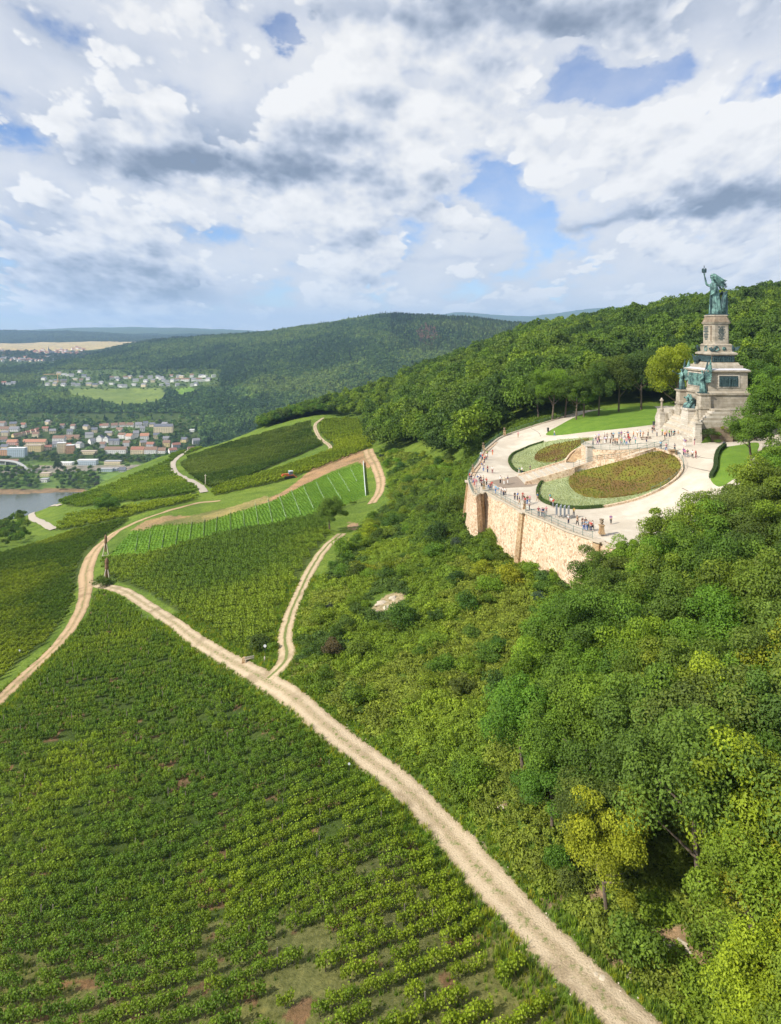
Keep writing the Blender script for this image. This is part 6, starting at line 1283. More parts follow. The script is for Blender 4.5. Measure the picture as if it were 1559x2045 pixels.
PLACE = {0: 'at the tip of the viewing corner', 1: 'by the railing beside the viewing corner', 2: 'along the back parapet', 3: 'on the upper promenade', 4: 'near the terrace stairs', 5: 'beside the terrace stairs', 6: 'at the railing near the middle buttress', 7: 'between large bed and wall railing', 8: 'by the panels at the near railing', 9: 'alone near the urn pillar', 10: 'in the crowd on the bastion', 11: 'on the forecourt before the monument', 12: 'on the promenade right of the bed'}
used_lab = set(); TOPS = ['navy', 'black', 'grey', 'white', 'blue', 'tan', 'maroon', 'cream', 'teal', 'brown', 'red', 'green']
HAIRC = [((.03, .02, .015), 'dark'), ((.10, .055, .025), 'brown'), ((.38, .26, .12), 'fair'), ((.45, .44, .42), 'grey')]
def person(x, y, z, shirt, trous, place, i):
    lab = None
    for t_ in [trous] + [q for q in TOPS if q != shirt]:
        lab = 'person in %s top and %s trousers %s' % (shirt, t_, PLACE[place])
        if lab not in used_lab: trous = t_; break
    used_lab.add(lab); pr = random.Random(i * 7 + 1); k = pr.choice([0, 1, 2, 3]) if place not in (1, 6, 8) else pr.choice([0, 2, 2, 3])
    r = empty('person', (x, y, z), pr.uniform(0, 6.28) if place not in (1, 8) else pr.uniform(-2.4, -.8)); s = pr.uniform(.93, 1.06) * 1.04; r.scale = (s, s, s); tag(r, lab, 'person', 'visitors on the terrace')
    bd, sh, tr, hr = POSES[k]; link(bpy.data.objects.new('body', bd), r)
    o = bpy.data.objects.new('shirt', sh); o.color = (*CC[shirt], 1); link(o, r); o = bpy.data.objects.new('trousers', tr); o.color = (*CC[trous], 1); link(o, r)
    o = bpy.data.objects.new('hair', hr); o.color = (*pr.choice(HAIRC)[0], 1); link(o, r)
i = 0
for zx, zy, sh, tr, pl_ in Z2:
    x, y = phit(900 + zx / 4.585, 820 + zy / 4.585); zg = float(pz(x, y)); person(x, y, zg + (.02), sh, tr, pl_, i); i += 1
for zx, zy, sh, tr in Z6:
    px_, py_ = 1160 + zx / 6.5, 840 + zy / 6.5; y = 160.
    for _ in range(6): y = F * float(bz((px_ - CX) / F * y, y)) / (HY - py_)
    x = (px_ - CX) / F * y; y = min(y, 169.2); x = max(x, 45.6); y = max(y, 155.2 + max(0, 50 - x) * .45); person(x, y, float(bz(x, y)) + .01, sh, tr, 10, i); i += 1
for zx, zy, sh, tr in Z6b:
    x, y = phit(1160 + zx / 6.5, 840 + zy / 6.5); person(x, y, float(pz(x, y)) + .01, sh, tr, 12 if zx > 1000 and zy > 300 else 11, i); i += 1

# ------------------------------------------------------------------ things on the terrace
M_WHITE = simple_mat('white_board', (.66, .68, .72), .5, .06, 1); M_PRINT = simple_mat('printed_panel', (.40, .45, .50), .6, .3, 4); M_DGREY = simple_mat('dark_metal', (.05, .055, .06), .5, .1, 2, .3); M_WOOD = simple_mat('weathered_wood', (.20, .12, .07), .9, .3, 4); M_PALEW = simple_mat('pale_wood', (.58, .52, .42), .8, .15, 4)
for q, (px_, py_, lab) in enumerate([(1111, 1036, 'leftmost of the four white info panels by the railing'), (1119, 1037.5, 'second white info panel from the left by the railing'), (1127, 1038.5, 'third white info panel from the left by the railing'), (1135, 1039.5, 'rightmost of the four white info panels by the railing')]):
    x, y = phit(px_, py_ - 4); r = empty('info_panel', (x, y, float(pz(x, y))), R(62)); tag(r, lab, 'info panel', 'white information panels on the terrace')
    b = MB(); b.box(-.62, .62, -.04, .04, .35, 2.25); b.build('board', M_WHITE, r); b = MB(); b.box(-.54, .54, .041, .05, .5, 2.1); b.box(-.54, .54, -.05, -.041, .5, 2.1); b.build('print', M_PRINT, r)
    for sx_ in (-.6, .6): b = MB(); b.tube([(sx_, 0, 0), (sx_, 0, 2.35)], .035, 6); b.build('leg', M_DGREY, r)
for px_, py_, lab in [(1094, 862, 'dark litter bin at the tip of the lawn'), (1305, 850, 'dark litter bin at the corner of the lawn by the monument'), (1446, 893, 'dark litter bin on the kerb at the end of the hedge')]:
    x, y = phit(px_, py_); r = empty('litter_bin', (x, y, float(pz(x, y)))); tag(r, lab, 'litter bin', 'litter bins of the terrace'); b = MB(); b.lathe([(.27, 0), (.3, .1), (.3, .95), (.32, 1.0)], n=12); b.build('bin_body', M_DGREY, r); b = MB(); b.lathe([(.34, 1.0), (.30, 1.12), (.1, 1.2)], n=12); b.build('lid', M_DGREY, r)
x, y = phit(1290, 880); r = empty('park_bench', (x, y, float(pz(x, y))), R(10)); tag(r, 'dark bench on the forecourt behind the bastion railing', 'bench')
for k in range(3): b = MB(); b.box(-1.4, 1.4, -.2 + k * .14, -.09 + k * .14, .44, .48); b.build('slat', M_WOOD, r)
for k in range(2): b = MB(); b.box(-1.4, 1.4, .26, .30, .62 + k * .16, .73 + k * .16); b.build('slat', M_WOOD, r)
for sx_ in (-1.1, 1.1): b = MB(); b.box(sx_ - .04, sx_ + .04, -.2, .28, 0, .43); b.box(sx_ - .04, sx_ + .04, .24, .30, .43, .92); b.build('leg', M_DGREY, r)

# ------------------------------------------------------------------ things along the tracks
p = hit(497, 1320, 30, 300); r = empty('wooden_bench', p, R(205)); r.scale = (.85,) * 3; tag(r, 'pale wooden bench with high back beside the track junction', 'bench')
for k in range(3): b = MB(); b.box(-.9, .9, -.25 + k * .17, -.12 + k * .17, .44, .49); b.build('slat', M_PALEW, r)
for k in range(3): b = MB(); b.box(-.9, .9, .28 + k * .05, .33 + k * .05, .58 + k * .18, .73 + k * .18); b.build('slat', M_PALEW, r)
for sx_ in (-.7, .7): b = MB(); b.frus(sx_ - .12, sx_ + .12, -.22, .34, -.2, sx_ - .09, sx_ + .09, -.2, .3, .44); b.build('leg', M_COPE, r)
p = hit(487, 1324, 30, 300); r = empty('stone_block', p); tag(r, 'squat brown stone block at the left end of the pale bench', 'stone'); b = MB(); b.frus(-.33, .33, -.3, .3, -.2, -.26, .3, -.24, .26, .85); b.frus(-.26, .3, -.24, .26, .85, -.12, .2, -.16, .12, .98); b.build('block', M_PIER, r)
def sign(px_, py_, h, lab, rz=0, s=.3):
    p = hit(px_, py_, 30, 400); r = empty('sign_post', p, rz); tag(r, lab, 'sign post', 'small signs along the tracks'); b = MB(); b.tube([(0, 0, -.3), (0, 0, h)], .035, 6); b.build('post', M_DGREY, r)
    b = MB(); b.lathe([(0, -.02), (s, -.02), (s, .02), (0, .02)], n=14); o = b.build('sign_disc', M_WHITE, r); o.rotation_euler = (R(90), 0, 0); o.location = (0, -.06, h - s * .7); return r
sign(529, 1319, 2.5, 'white round sign on a post right of the pale bench', s=.24); p = hit(528, 1322, 30, 300); r = empty('marker_post', p); tag(r, 'short pale marker post at the foot of the round sign', 'post'); b = MB(); b.box(-.1, .1, -.08, .08, -.2, .8); b.frus(-.1, .1, -.08, .08, .8, -.02, .02, -.02, .02, .9); b.build('post_body', M_PALEW, r)
sign(39, 1312, 1.5, 'small white sign at the edge of the left vineyard', s=.22); sign(697, 1556, 1.9, 'small pale sign post at the vine rows beside the gravel track', s=.14)
# two wooden pylons: a dark carved column on splayed legs
def pylon(px_, py_, h, lab):
    p = hit(px_, py_, 60, 400); r = empty('wooden_pylon', p, R(20)); tag(r, lab, 'wooden pylon', 'tall carved wooden pylons beside the track'); q = h / 6.0
    for a in (45, 135, 225, 315):
        b = MB(); c, s_ = math.cos(R(a)), math.sin(R(a)); b.tube([(1.15 * c * q, 1.15 * s_ * q, -.2), (.30 * c * q, .30 * s_ * q, 3.4 * q)], [.13 * q, .10 * q], 6); b.build('leg', M_PALEW if a in (225, 315) else M_WOOD, r)
    b = MB(); b.lathe([(.18 * q, .9 * q), (.26 * q, 1.6 * q), (.34 * q, 3.0 * q), (.42 * q, 3.9 * q), (.36 * q, 4.6 * q), (.42 * q, 5.0 * q), (.36 * q, 5.5 * q), (.12 * q, 6.0 * q)], n=10); b.build('column', M_WOOD, r)
    b = MB(); b.box(-1.1 * q, 1.1 * q, -1.02 * q, -.86 * q, .02, .2); b.build('foot_beam', M_PALEW, r)
pylon(213, 1166, 7.0, 'nearer brown wooden pylon on four legs at the track fork'); pylon(211, 1108, 6.4, 'farther slim wooden pylon beside the sandy track')
p = hit(410, 968, 60, 600); r = empty('wooden_mast', p); tag(r, 'thin pale mast beside the curving asphalt road', 'pole'); b = MB(); b.tube([(0, 0, -.3), (0, 0, 4.8)], [.22, .14], 6); b.build('pole', M_PALEW, r); b = MB(); b.box(-.5, .5, -.05, .05, 4.1, 4.3); b.build('crossbar', M_PALEW, r)
# pale net lines in the young vineyard
M_NET = simple_mat('pale_net', (.28, .44, .20), .8, .2, 2)
NL = [((725,925),(730,990)),((700,938),(712,962)),((676,946),(698,982)),((654,954),(681,997)),((631,964),(648,999)),((606,973),(626,1017)),((581,979),(600,1029)),((557,990),(572,1038)),((534,997),(544,1047)),((509,1006),(516,1052)),((485,1023),(488,1057)),((459,1023),(460,1067)),((433,1032),(430,1070)),((408,1038),(405,1083)),((383,1043),(377,1087)),((355,1052),(350,1093)),((327,1066),(323,1097)),((300,1068),(296,1100)),((275,1072),(270,1102))]
M_NETW = simple_mat('white_net', (.60, .66, .62), .8, .1, 2)
for q, (a_, b_) in enumerate(NL):
    p0_, p1_ = hit(*a_, 60, 500), hit(*b_, 60, 500); n = max(6, int(math.dist(p0_[:2], p1_[:2]) / 3)); r = empty('net_line', p0_); tag(r, 'bright white net line at the right end of the young vineyard' if q == 0 else 'pale green net line across the young vineyard', 'net', None if q == 0 else 'net lines dividing the young vineyard')
    mb = MB(); wd_ = .13 if q == 0 else .02
    for k in range(n):
        t0, t1 = k / n, (k + 1) / n; A = np.array(p0_) * (1 - t0) + np.array(p1_) * t0; B = np.array(p0_) * (1 - t1) + np.array(p1_) * t1; A[2] = gz(A[0], A[1]); B[2] = gz(B[0], B[1])
        d = (B - A)[:2]; d /= np.hypot(*d); w_ = np.array([d[1], -d[0]]) * wd_
        mb.loft([[(A[0]-w_[0], A[1]-w_[1], A[2]), (A[0]+w_[0], A[1]+w_[1], A[2]), (A[0]+w_[0]*.7, A[1]+w_[1]*.7, A[2]+(1.2 if q == 0 else .4)), (A[0]-w_[0]*.7, A[1]-w_[1]*.7, A[2]+(1.2 if q == 0 else .4))], [(B[0]-w_[0], B[1]-w_[1], B[2]), (B[0]+w_[0], B[1]+w_[1], B[2]), (B[0]+w_[0]*.7, B[1]+w_[1]*.7, B[2]+(1.2 if q == 0 else .4)), (B[0]-w_[0]*.7, B[1]-w_[1]*.7, B[2]+(1.2 if q == 0 else .4))]])
    child(mb, 'net', M_NETW if q == 0 else M_NET, r)
    mb = MB()
    for k in range(0, n + 1, 2): t0 = k / n; A = np.array(p0_) * (1 - t0) + np.array(p1_) * t0; mb.tube([(A[0], A[1], float(gz(A[0], A[1])) - .2), (A[0], A[1], float(gz(A[0], A[1])) + 1.1)], .03, 4)
    child(mb, 'stakes', M_PALEW, r)
# orange crawler tractor on the bank
M_ORANGE = simple_mat('orange_paint', (.55, .13, .03), .5, .15, 2); M_GLASS = simple_mat('cab_glass', (.10, .16, .22), .15, .05, 1, spec=.6); M_RUBBER = simple_mat('rubber', (.03, .03, .032), .8, .1, 4)
p = hit(577, 956, 60, 600); r = empty('tractor', p, R(205)); r.scale = (1.75,) * 3; tag(r, 'small orange crawler tractor working on the dark bank above the bare strip', 'tractor')
b = MB(); b.box(.15, 1.7, -.38, .38, .75, 1.35); b.frus(1.7, 1.95, -.38, .38, .75, 1.7, 1.85, -.3, .3, 1.3); b.build('bonnet', M_ORANGE, r)
b = MB(); b.box(-1.0, .3, -.5, .5, .55, 1.05); b.box(-1.15, -.5, -.75, .75, 1.0, 1.1); b.build('body', M_ORANGE, r)
b = MB(); b.frus(-.95, .15, -.5, .5, 1.06, -.85, .02, -.44, .44, 1.9); b.build('cab', M_GLASS, r); b = MB(); b.box(-1.0, .12, -.55, .55, 1.9, 2.0); b.build('cab_roof', M_WHITE, r)
for sg in (-1, 1):
    b = MB(); ring = lambda y: [(1.3 * math.cos(t) * (1.15), y, .42 + .40 * math.sin(t)) for t in [2 * math.pi * k / 14 for k in range(14)]]; b.loft([ring(sg * .55), ring(sg * .95)]); b.build('crawler_track', M_RUBBER, r)
b = MB(); b.box(-1.9, -1.2, -.9, .9, .25, .5); b.tube([(-1.2, 0, .6), (-1.6, 0, .45)], .08, 5)
for k in range(7): b.tube([(-1.6, -.8 + k * .27, .4), (-1.75, -.8 + k * .27, 0)], .05, 4)
b.build('plough', M_ORANGE, r)
# pale rocks beside the tracks
M_ROCK = simple_mat('pale_rock', (.50, .43, .33), .9, .2, 2, bump=.1)
def rock_mesh(seed):
    bm = bmesh.new(); bmesh.ops.create_icosphere(bm, subdivisions=2, radius=1.0); rr = np.random.RandomState(seed)
    f = rr.randn(3, 3) * 1.3
    for v in bm.verts: k = 1 + .22 * math.sin(f[0] @ np.array(v.co) * 1.7) + .18 * math.sin(f[1] @ np.array(v.co) * 2.6 + 1); v.co *= k; v.co.z *= .62; v.co.x = round(v.co.x * 3.2) / 3.2 * .5 + v.co.x * .5
    me = bpy.data.meshes.new('rock'); bm.to_mesh(me); bm.free(); me.materials.append(M_ROCK); return me
RK = [rock_mesh(k) for k in range(4)]
for q, (px_, py_, s, lab) in enumerate([(1268,1950,.42,'largest pale rock on the bank right of the gravel track'),(1262,1938,.25,'pale rock just above the largest rock by the track'),(1275,1960,.2,'small pale rock under the largest one by the track'),(1205,1952,.30,'flat pale rock at the right edge of the gravel track'),(1190,1946,.22,'pale stone slab beside the flat rock on the track edge'),(1150,1902,.12,'small pale stone on the right verge'),(1180,1933,.16,'pale stone on the verge before the slab'),(1170,1932,.1,'small stone on the verge below the slab'),(1340,1890,.45,'pale rock on the bare patch between the bushes'),(1362,1885,.35,'pale rock at the right of the bare patch'),(1325,1880,.3,'pale rock at the upper left of the bare patch'),(1375,1900,.25,'small pale rock low on the bare patch'),(1153,1888,.1,'tiny pale stone on the upper verge'),(595,1334,.35,'pale rock on the bank right of the track junction'),(606,1331,.28,'smaller pale rock right of the one at the junction'),(760,1205,.8,'pale rock slab high on the scrub slope'),(785,1195,.7,'second pale slab at the upper end of the rock patch'),(745,1222,.6,'lowest pale slab of the rock patch on the slope'),(772,1213,.6,'middle pale slab of the rock patch on the slope'),(1000,1612,.3,'pale stone at the bare spot under the trees')]):
    p = hit(px_, py_, 30, 400); o = link(bpy.data.objects.new('rock', RK[q % 4])); o.location = p; o.rotation_euler = (0, 0, q * 1.3); o.scale = (s * 1.4, s, s * .8); tag(o, lab, 'rock', 'pale rocks beside the tracks')
x, y = poisson(lambda x, y: (path_dist(x, y, [0]) > -.7) & (path_dist(x, y, [0]) < .35) & (rs.rand(len(x)) < .10) & (y < 95), -10, 30, 42, 95, .35, 77); n = len(x)
T_ROCK = templ('pebble', RK[:3], M_ROCK); scatter('loose_stones', T_ROCK, np.c_[x, y, gz(x, y) + .10], .03 + .06 * rs.rand(n) ** 2, rs.rand(n) * 6.28, np.ones((n, 3)), 'loose pale stones along the edges of the gravel track')
# ------------------------------------------------------------------ houses across the valley
WALLS = {'white': (.72, .71, .68), 'cream': (.66, .56, .38), 'tan': (.50, .38, .24), 'yellow': (.62, .50, .26), 'pink': (.60, .42, .36), 'grey': (.45, .45, .46), 'pale blue': (.42, .50, .56), 'orange': (.55, .32, .18)}
ROOFS = {'brown': (.22, .14, .10), 'red': (.30, .14, .10), 'orange': (.40, .20, .13), 'grey': (.22, .22, .24), 'slate': (.14, .15, .18), 'flat white': (.66, .66, .66), 'flat tan': (.46, .38, .30), 'flat grey': (.36, .36, .37)}
WM = {k: simple_mat('wall_' + k.replace(' ', '_'), v, .85, .08, .3) for k, v in WALLS.items()}; RM = {k: simple_mat('roof_' + k.replace(' ', '_'), v, .85, .15, .5) for k, v in ROOFS.items()}
M_WIN = simple_mat('window_glass', (.05, .07, .09), .15, .1, .5, spec=.5)
hcount = {}
def house(px, py, w, d, h, rz, wall, roof, place, cat='house', group='houses in the valley', detail=True, label=None, ymin=1000):
    X, Y, Z = hit(px, py, ymin, 7000); HB.append((px, py, w / Y * F, h / Y * F)); name = 'apartment_block' if cat == 'building' else cat.replace(' ', '_')
    lab = label or '%s %s, %s roof, %s' % (wall, 'house' if cat == 'house' else cat, roof, place)
    r = empty(name, (X, Y, Z), rz) if detail else None
    b = MB(); b.box(-w/2, w/2, -d/2, d/2, -6, h)
    flat_ = roof.startswith('flat'); rb = MB()
    if flat_: rb.box(-w/2 - .4, w/2 + .4, -d/2 - .4, d/2 + .4, h, h + .7)
    else:
        rh = d * .42; rb.add([(-w/2-.5, -d/2-.5, h-.2), (w/2+.5, -d/2-.5, h-.2), (w/2+.5, d/2+.5, h-.2), (-w/2-.5, d/2+.5, h-.2), (-w/2-.5, 0, h+rh), (w/2+.5, 0, h+rh)], [(0,1,5,4),(2,3,4,5),(0,3,2,1)])
        b.add([(-w/2, -d/2, h), (-w/2, d/2, h), (-w/2, 0, h + rh * .96), (w/2, -d/2, h), (w/2, d/2, h), (w/2, 0, h + rh * .96)], [(0,1,2),(3,5,4)])
    if not detail:
        b.add(rb.v, rb.f, 1); o = b.build(name, [WM[wall], RM[roof]]); o.location = (X, Y, Z); o.rotation_euler = (0, 0, rz); tag(o, lab, cat, group); return o
    tag(r, lab, cat, group); b.build('wall', WM[wall], r); ro = rb.build('roof', RM[roof], r)
    if not flat_ and w < 30: c = MB(); c.box(w*.2, w*.2+.9, .5, 1.4, h + d*.2, h + d*.42 + 1.0); c.build('chimney', RM['brown'], ro)
    nf = max(1, int(h / 3)); nw = max(2, int(w / 3.6))
    for f in range(nf):
        for i_ in range(nw):
            x0 = -w/2 + (i_ + .5) * w / nw
            m2 = MB(); m2.box(x0 - .65, x0 + .65, -d/2 - .06, -d/2 + .05, f * 3 + 1.0, f * 3 + 2.4); wn.append((m2, r))
    return r
wn = []; HB = []
def flush_windows():
    """window openings share one mesh; each is its own part"""
    global wn
    if not wn: return
    base = MB(); base.box(-.65, .65, -.06, .05, 0, 1.4); t_ = base.build('window', M_WIN); me = t_.data; bpy.data.objects.remove(t_)
    for m2, r in wn:
        xs = [v[0] for v in m2.v]; zs = [v[2] for v in m2.v]; ys = [v[1] for v in m2.v]; o = bpy.data.objects.new('window', me); o.location = ((min(xs) + max(xs)) / 2, max(ys) - .05, min(zs)); link(o, r)
    wn = []
UP = [(118,748),(128,749),(136,751),(143,752),(160,744),(168,753),(88,759),(102,762),(113,763),(127,764),(150,759),(162,762),(176,759),(95,770),(110,770),(127,771),(146,770),(155,771),(178,770),(190,772),(202,767)]
Z7 = [(20,372),(85,357),(98,392),(20,442),(130,478),(185,478),(200,367),(260,362),(330,402),(310,457),(400,362),(440,470),(520,362),(465,412),(555,412),(620,362),(665,378),(690,402),(730,414),(795,345),(665,458),(745,462),(812,408),(885,352),(930,352),(872,392),(872,460),(950,397),(1000,402),(1060,345),(1085,397),(1150,397),(1185,345),(1225,345),(1275,397),(1342,345),(1062,462),(1115,452),(1200,402)]
UP += [(220 + a / 6.5, 700 + b / 6.5) for a, b in Z7]
hr = random.Random(3)
side = lambda px: 'left' if px < 150 else ('middle' if px < 290 else 'right')
for q, (px_, py_) in enumerate(UP):
    rf = hr.choice(['flat grey', 'grey', 'grey', 'slate', 'brown', 'flat white', 'red' if px_ > 170 and px_ < 240 else 'grey']); house(px_, py_, hr.uniform(13, 20), hr.uniform(9, 12), hr.uniform(5.5, 8), R(hr.uniform(-25, 25)), hr.choice(['white', 'white', 'white', 'white', 'cream']), rf, '%s part of the hillside settlement' % side(px_), group='houses of the hillside settlement', ymin=1800)
for q, px_ in enumerate([8, 18, 27]): house(px_, 767 + q % 2, 15, 10, 6, R(10), 'white', ['red', 'flat grey', 'grey'][q], 'at the far left below the dark wood', group='houses of the hillside settlement', ymin=1800)
def lt(zx, zy, zw, zh, wall, roof, place, cat='house', rz=0.0, o=0, dd=None):
    px_, py_ = o + zx / 6.5, 820 + zy / 6.5; Y = hit(px_, py_, 1000, 2400)[1]; m = Y / F; w = zw / 6.5 * m; h = zh / 6.5 * m; d = dd or min(w, 13); hh = max(3.5, h - (0 if roof.startswith('flat') else d * .30)); house(px_, py_, w, d, hh, R(rz), wall, roof, place, cat, 'buildings of the riverside town')
T_ = 'riverside town '
for a in [(60,268,115,55,'cream','brown',T_+'at its upper left edge','building',4),(190,268,115,55,'white','grey',T_+'at its upper left edge','building',4),
 (190,352,58,52,'yellow','brown',T_+'at the lower end of the climbing terrace','house',60),(245,335,50,46,'cream','brown',T_+'second in the climbing terrace','house',60),(300,322,50,44,'cream','brown',T_+'third in the climbing terrace','house',60),(355,306,50,42,'cream','red',T_+'fourth in the climbing terrace','house',60),(415,288,50,40,'cream','red',T_+'fifth in the climbing terrace','house',60),(480,270,55,40,'pink','red',T_+'top of the climbing terrace','house',60),
 (40,402,95,55,'white','brown',T_+'behind the tan block at the left edge','house',20),(165,442,125,60,'pink','orange',T_+'behind the glass-fronted block','building',3),(455,440,290,62,'cream','orange',T_+'with the long orange roof','building',2),(440,528,215,80,'yellow','flat tan',T_+'in front of the long orange roof','building',2),(238,468,60,35,'white','red',T_+'behind the glass-fronted block','house',0),
 (55,588,115,85,'orange','flat grey',T_+'at the left edge','building',2),(225,598,220,115,'pale blue','flat white',T_+'with wide window bands','building',2),(770,400,150,70,'white','brown',T_+'above the white terrace complex','building',3),(935,372,190,50,'tan','brown',T_+'half hidden by trees in its middle','building',2),
 (745,470,110,70,'white','grey',T_+'upper part of the stepped complex','building',15),(800,548,100,130,'cream','flat white',T_+'middle part of the stepped complex','building',15),(915,552,95,105,'orange','flat white',T_+'right part of the stepped complex','building',15),
 (1195,432,75,65,'white','grey',T_+'left of the gabled row','house',50),(1300,402,70,80,'white','slate',T_+'first of the gabled row','house',85),(1385,410,70,75,'white','slate',T_+'second of the gabled row','house',85),(1450,440,60,70,'grey','slate',T_+'third of the gabled row','house',5),(1520,440,60,70,'grey','slate',T_+'last of the gabled row','house',5),
 (1150,562,200,38,'cream','flat tan',T_+'long and low above the road','building',1),(1140,702,240,62,'pale blue','flat white','beside the railway, the larger hall','hall',1),(860,702,175,30,'white','flat white','beside the railway, the lower hall','hall',1),(120,692,245,55,'grey','brown','beside the railway at the left edge','hall',2),
 (580,922,90,36,'white','flat grey','on the river bank left of the big dark tree','house',3),(600,845,120,35,'cream','flat tan','behind the big dark tree on the bank','house',2),(1390,785,160,32,'pale blue','flat grey','on the sports meadow','hall',2)]: lt(*a[:8], a[8])
for a in [(75,217,75,45,'white','brown'),(185,217,80,50,'white','brown'),(292,205,85,45,'white','brown'),(392,217,85,55,'white','brown'),(500,217,80,60,'white','grey'),(548,268,60,60,'white','grey'),(255,272,95,45,'white','brown'),(15,217,45,40,'white','red')]: lt(*a, T_+'in the upper row of villas', 'house', random.Random(a[0]).uniform(-20, 20), 200)
for a in [(825,285,240,105,'cream','slate',T_+'large with a slate mansard beside the woods','building',3),(1195,272,60,25,'white','flat white','alone at the edge of the woods','house',0),(385,370,90,65,'white','orange',T_+'left of the pair with orange roofs','house',-20),(465,345,70,80,'white','grey',T_+'between the two orange roofs','house',20),(578,375,105,75,'white','orange',T_+'right of the pair with orange roofs','house',10),
 (205,555,275,80,'white','brown',T_+'long with four floors by the road','building',1),(490,555,165,80,'cream','red',T_+'by the road','building',1),(662,552,155,75,'white','brown',T_+'by the road','building',1),(805,548,95,60,'white','brown',T_+'last by the road','building',1),(170,692,205,38,'cream','flat grey','at the right end of the railway','hall',1),(290,790,80,28,'grey','slate','dark barn at the foot of the vineyard hill','barn',10),(190,775,80,25,'pale blue','flat grey','on the meadow at the vineyard foot','hall',1)]: lt(*a[:8], a[8], 200)
# smaller houses filling the gaps of the riverside town
fr = random.Random(12); nf_ = 0
for q in range(400):
    px_ = fr.uniform(2, 395); py_ = fr.choice([fr.uniform(848, 872), fr.uniform(872, 908)])
    if px_ > 330 and py_ < 880: continue
    if any(abs(px_ - hx) < hw * .5 + 7 and abs(py_ - hy) < 9 for hx, hy, hw, _ in HB): continue
    house(px_, py_, fr.uniform(11, 17), fr.uniform(9, 11), fr.uniform(6, 9), R(fr.uniform(-35, 35)), fr.choice(['white', 'white', 'cream', 'cream', 'yellow', 'grey']), fr.choice(['brown', 'brown', 'grey', 'red', 'slate']), 'among the gardens of the riverside town', group='small houses of the riverside town'); nf_ += 1
    if nf_ > 34: break
flush_windows()
# distant village round a church
vr_ = random.Random(8)
for q in range(190):
    px_ = vr_.uniform(0, 168); py_ = 699.5 + vr_.random() ** .8 * 23 - max(0, px_ - 60) * .05
    if px_ > 110 and py_ > 713: py_ -= 8
    rf = vr_.choice(['red', 'orange', 'brown', 'slate', 'grey', 'red', 'orange']) if py_ < 713 else vr_.choice(['slate', 'grey', 'grey', 'brown', 'red']); wl_ = vr_.choice(['white', 'white', 'cream', 'pink'])
    house(px_, py_, vr_.uniform(14, 24), vr_.uniform(10, 14), vr_.uniform(5, 8), R(vr_.uniform(-60, 60)), wl_, rf, 'in the distant village', group='houses of the distant village', detail=False, ymin=3300)
X, Y, Z = hit(97, 708, 3300, 7000); r = empty('church', (X, Y, Z), R(15)); tag(r, 'church with a tall pointed spire in the distant village', 'church')
b = MB(); b.box(-4, 4, -4, 4, -4, 26); b.build('tower', WM['pink'], r); b = MB(); b.lathe([(5.2, 26), (2.4, 36), (.3, 52)], n=8); b.build('spire', RM['slate'], r); b = MB(); b.box(4, 32, -8, 8, -4, 12); b.build('nave', WM['cream'], r); b = MB(); b.add([(4, -9, 11.8), (33, -9, 11.8), (33, 9, 11.8), (4, 9, 11.8), (4, 0, 21), (33, 0, 21)], [(0,1,5,4),(2,3,4,5),(0,3,2,1),(1,2,5),(0,4,3)]); b.build('roof', RM['slate'], r)
X, Y, Z = hit(115, 764, 1800, 4000); r = empty('tower_crane', (X, Y, Z)); M_CR = simple_mat('crane_paint', (.50, .30, .14), .7, .1, 1); tag(r, 'orange tower crane above the hillside settlement', 'crane')
b = MB(); b.box(-1, 1, -1, 1, -3, 30); b.build('mast', M_CR, r); b = MB(); b.box(-52, 12, -.8, .8, 28.6, 30); b.tube([(-50, 0, 30), (0, 0, 36), (11, 0, 30)], .35, 4); b.tube([(0, 0, 30), (0, 0, 36)], .6, 4); b.build('jib', M_CR, r); b = MB(); b.box(9, 12, -1.4, 1.4, 25.5, 28.5); b.build('counterweight', WM['grey'], r)
# bridge over the railway
M_CONC = simple_mat('bridge_concrete', (.42, .42, .41), .85, .1, .3)
a3 = [hit(-30, 927, 1000, 2000), hit(30, 930, 1000, 2000), hit(62, 942, 1000, 2000)]; r = empty('road_bridge', a3[0]); tag(r, 'grey concrete road bridge curving down over the railway', 'bridge'); mb = MB(); pts = [(p_[0], p_[1], p_[2] + hh) for p_, hh in zip(a3, (9, 8, 1))]; cpts = catmull(pts, 6)
mb.loft([[(p_[0], p_[1] - 4, p_[2] - 1.6), (p_[0], p_[1] + 4, p_[2] - 1.6), (p_[0], p_[1] + 4, p_[2]), (p_[0], p_[1] - 4, p_[2])] for p_ in cpts]); child(mb, 'deck', M_CONC, r)
for k in (1, 4, 7, 9): mb = MB(); p_ = cpts[k]; mb.box(p_[0] - 1, p_[0] + 1, p_[1] - 3, p_[1] + 3, p_[2] - 16, p_[2] - 1.6); child(mb, 'pillar', M_CONC, r)
def clear_of_houses(a, b, keep=2.0, low=7.0):
    m = np.ones(len(a), bool)
    for hx, hy, hw, hh_ in HB: m &= ~((abs(a - hx) < hw * .5 + keep) & (b > hy - 2.5) & (b < hy + low))
    return m
x, y, z, a, b, c_, idx = VF; k = clear_of_houses(a, b, 2.5, 8.0); x, y, z, c_, idx = [q[k] for q in (x, y, z, c_, idx)]; n = len(x)
scatter('valley_forest', T_FAR, np.c_[x, y, z - 1], .75 + .55 * rs.rand(n), rs.rand(n) * 6.28, c_, 'forest covering the rounded hill across the valley', idx)
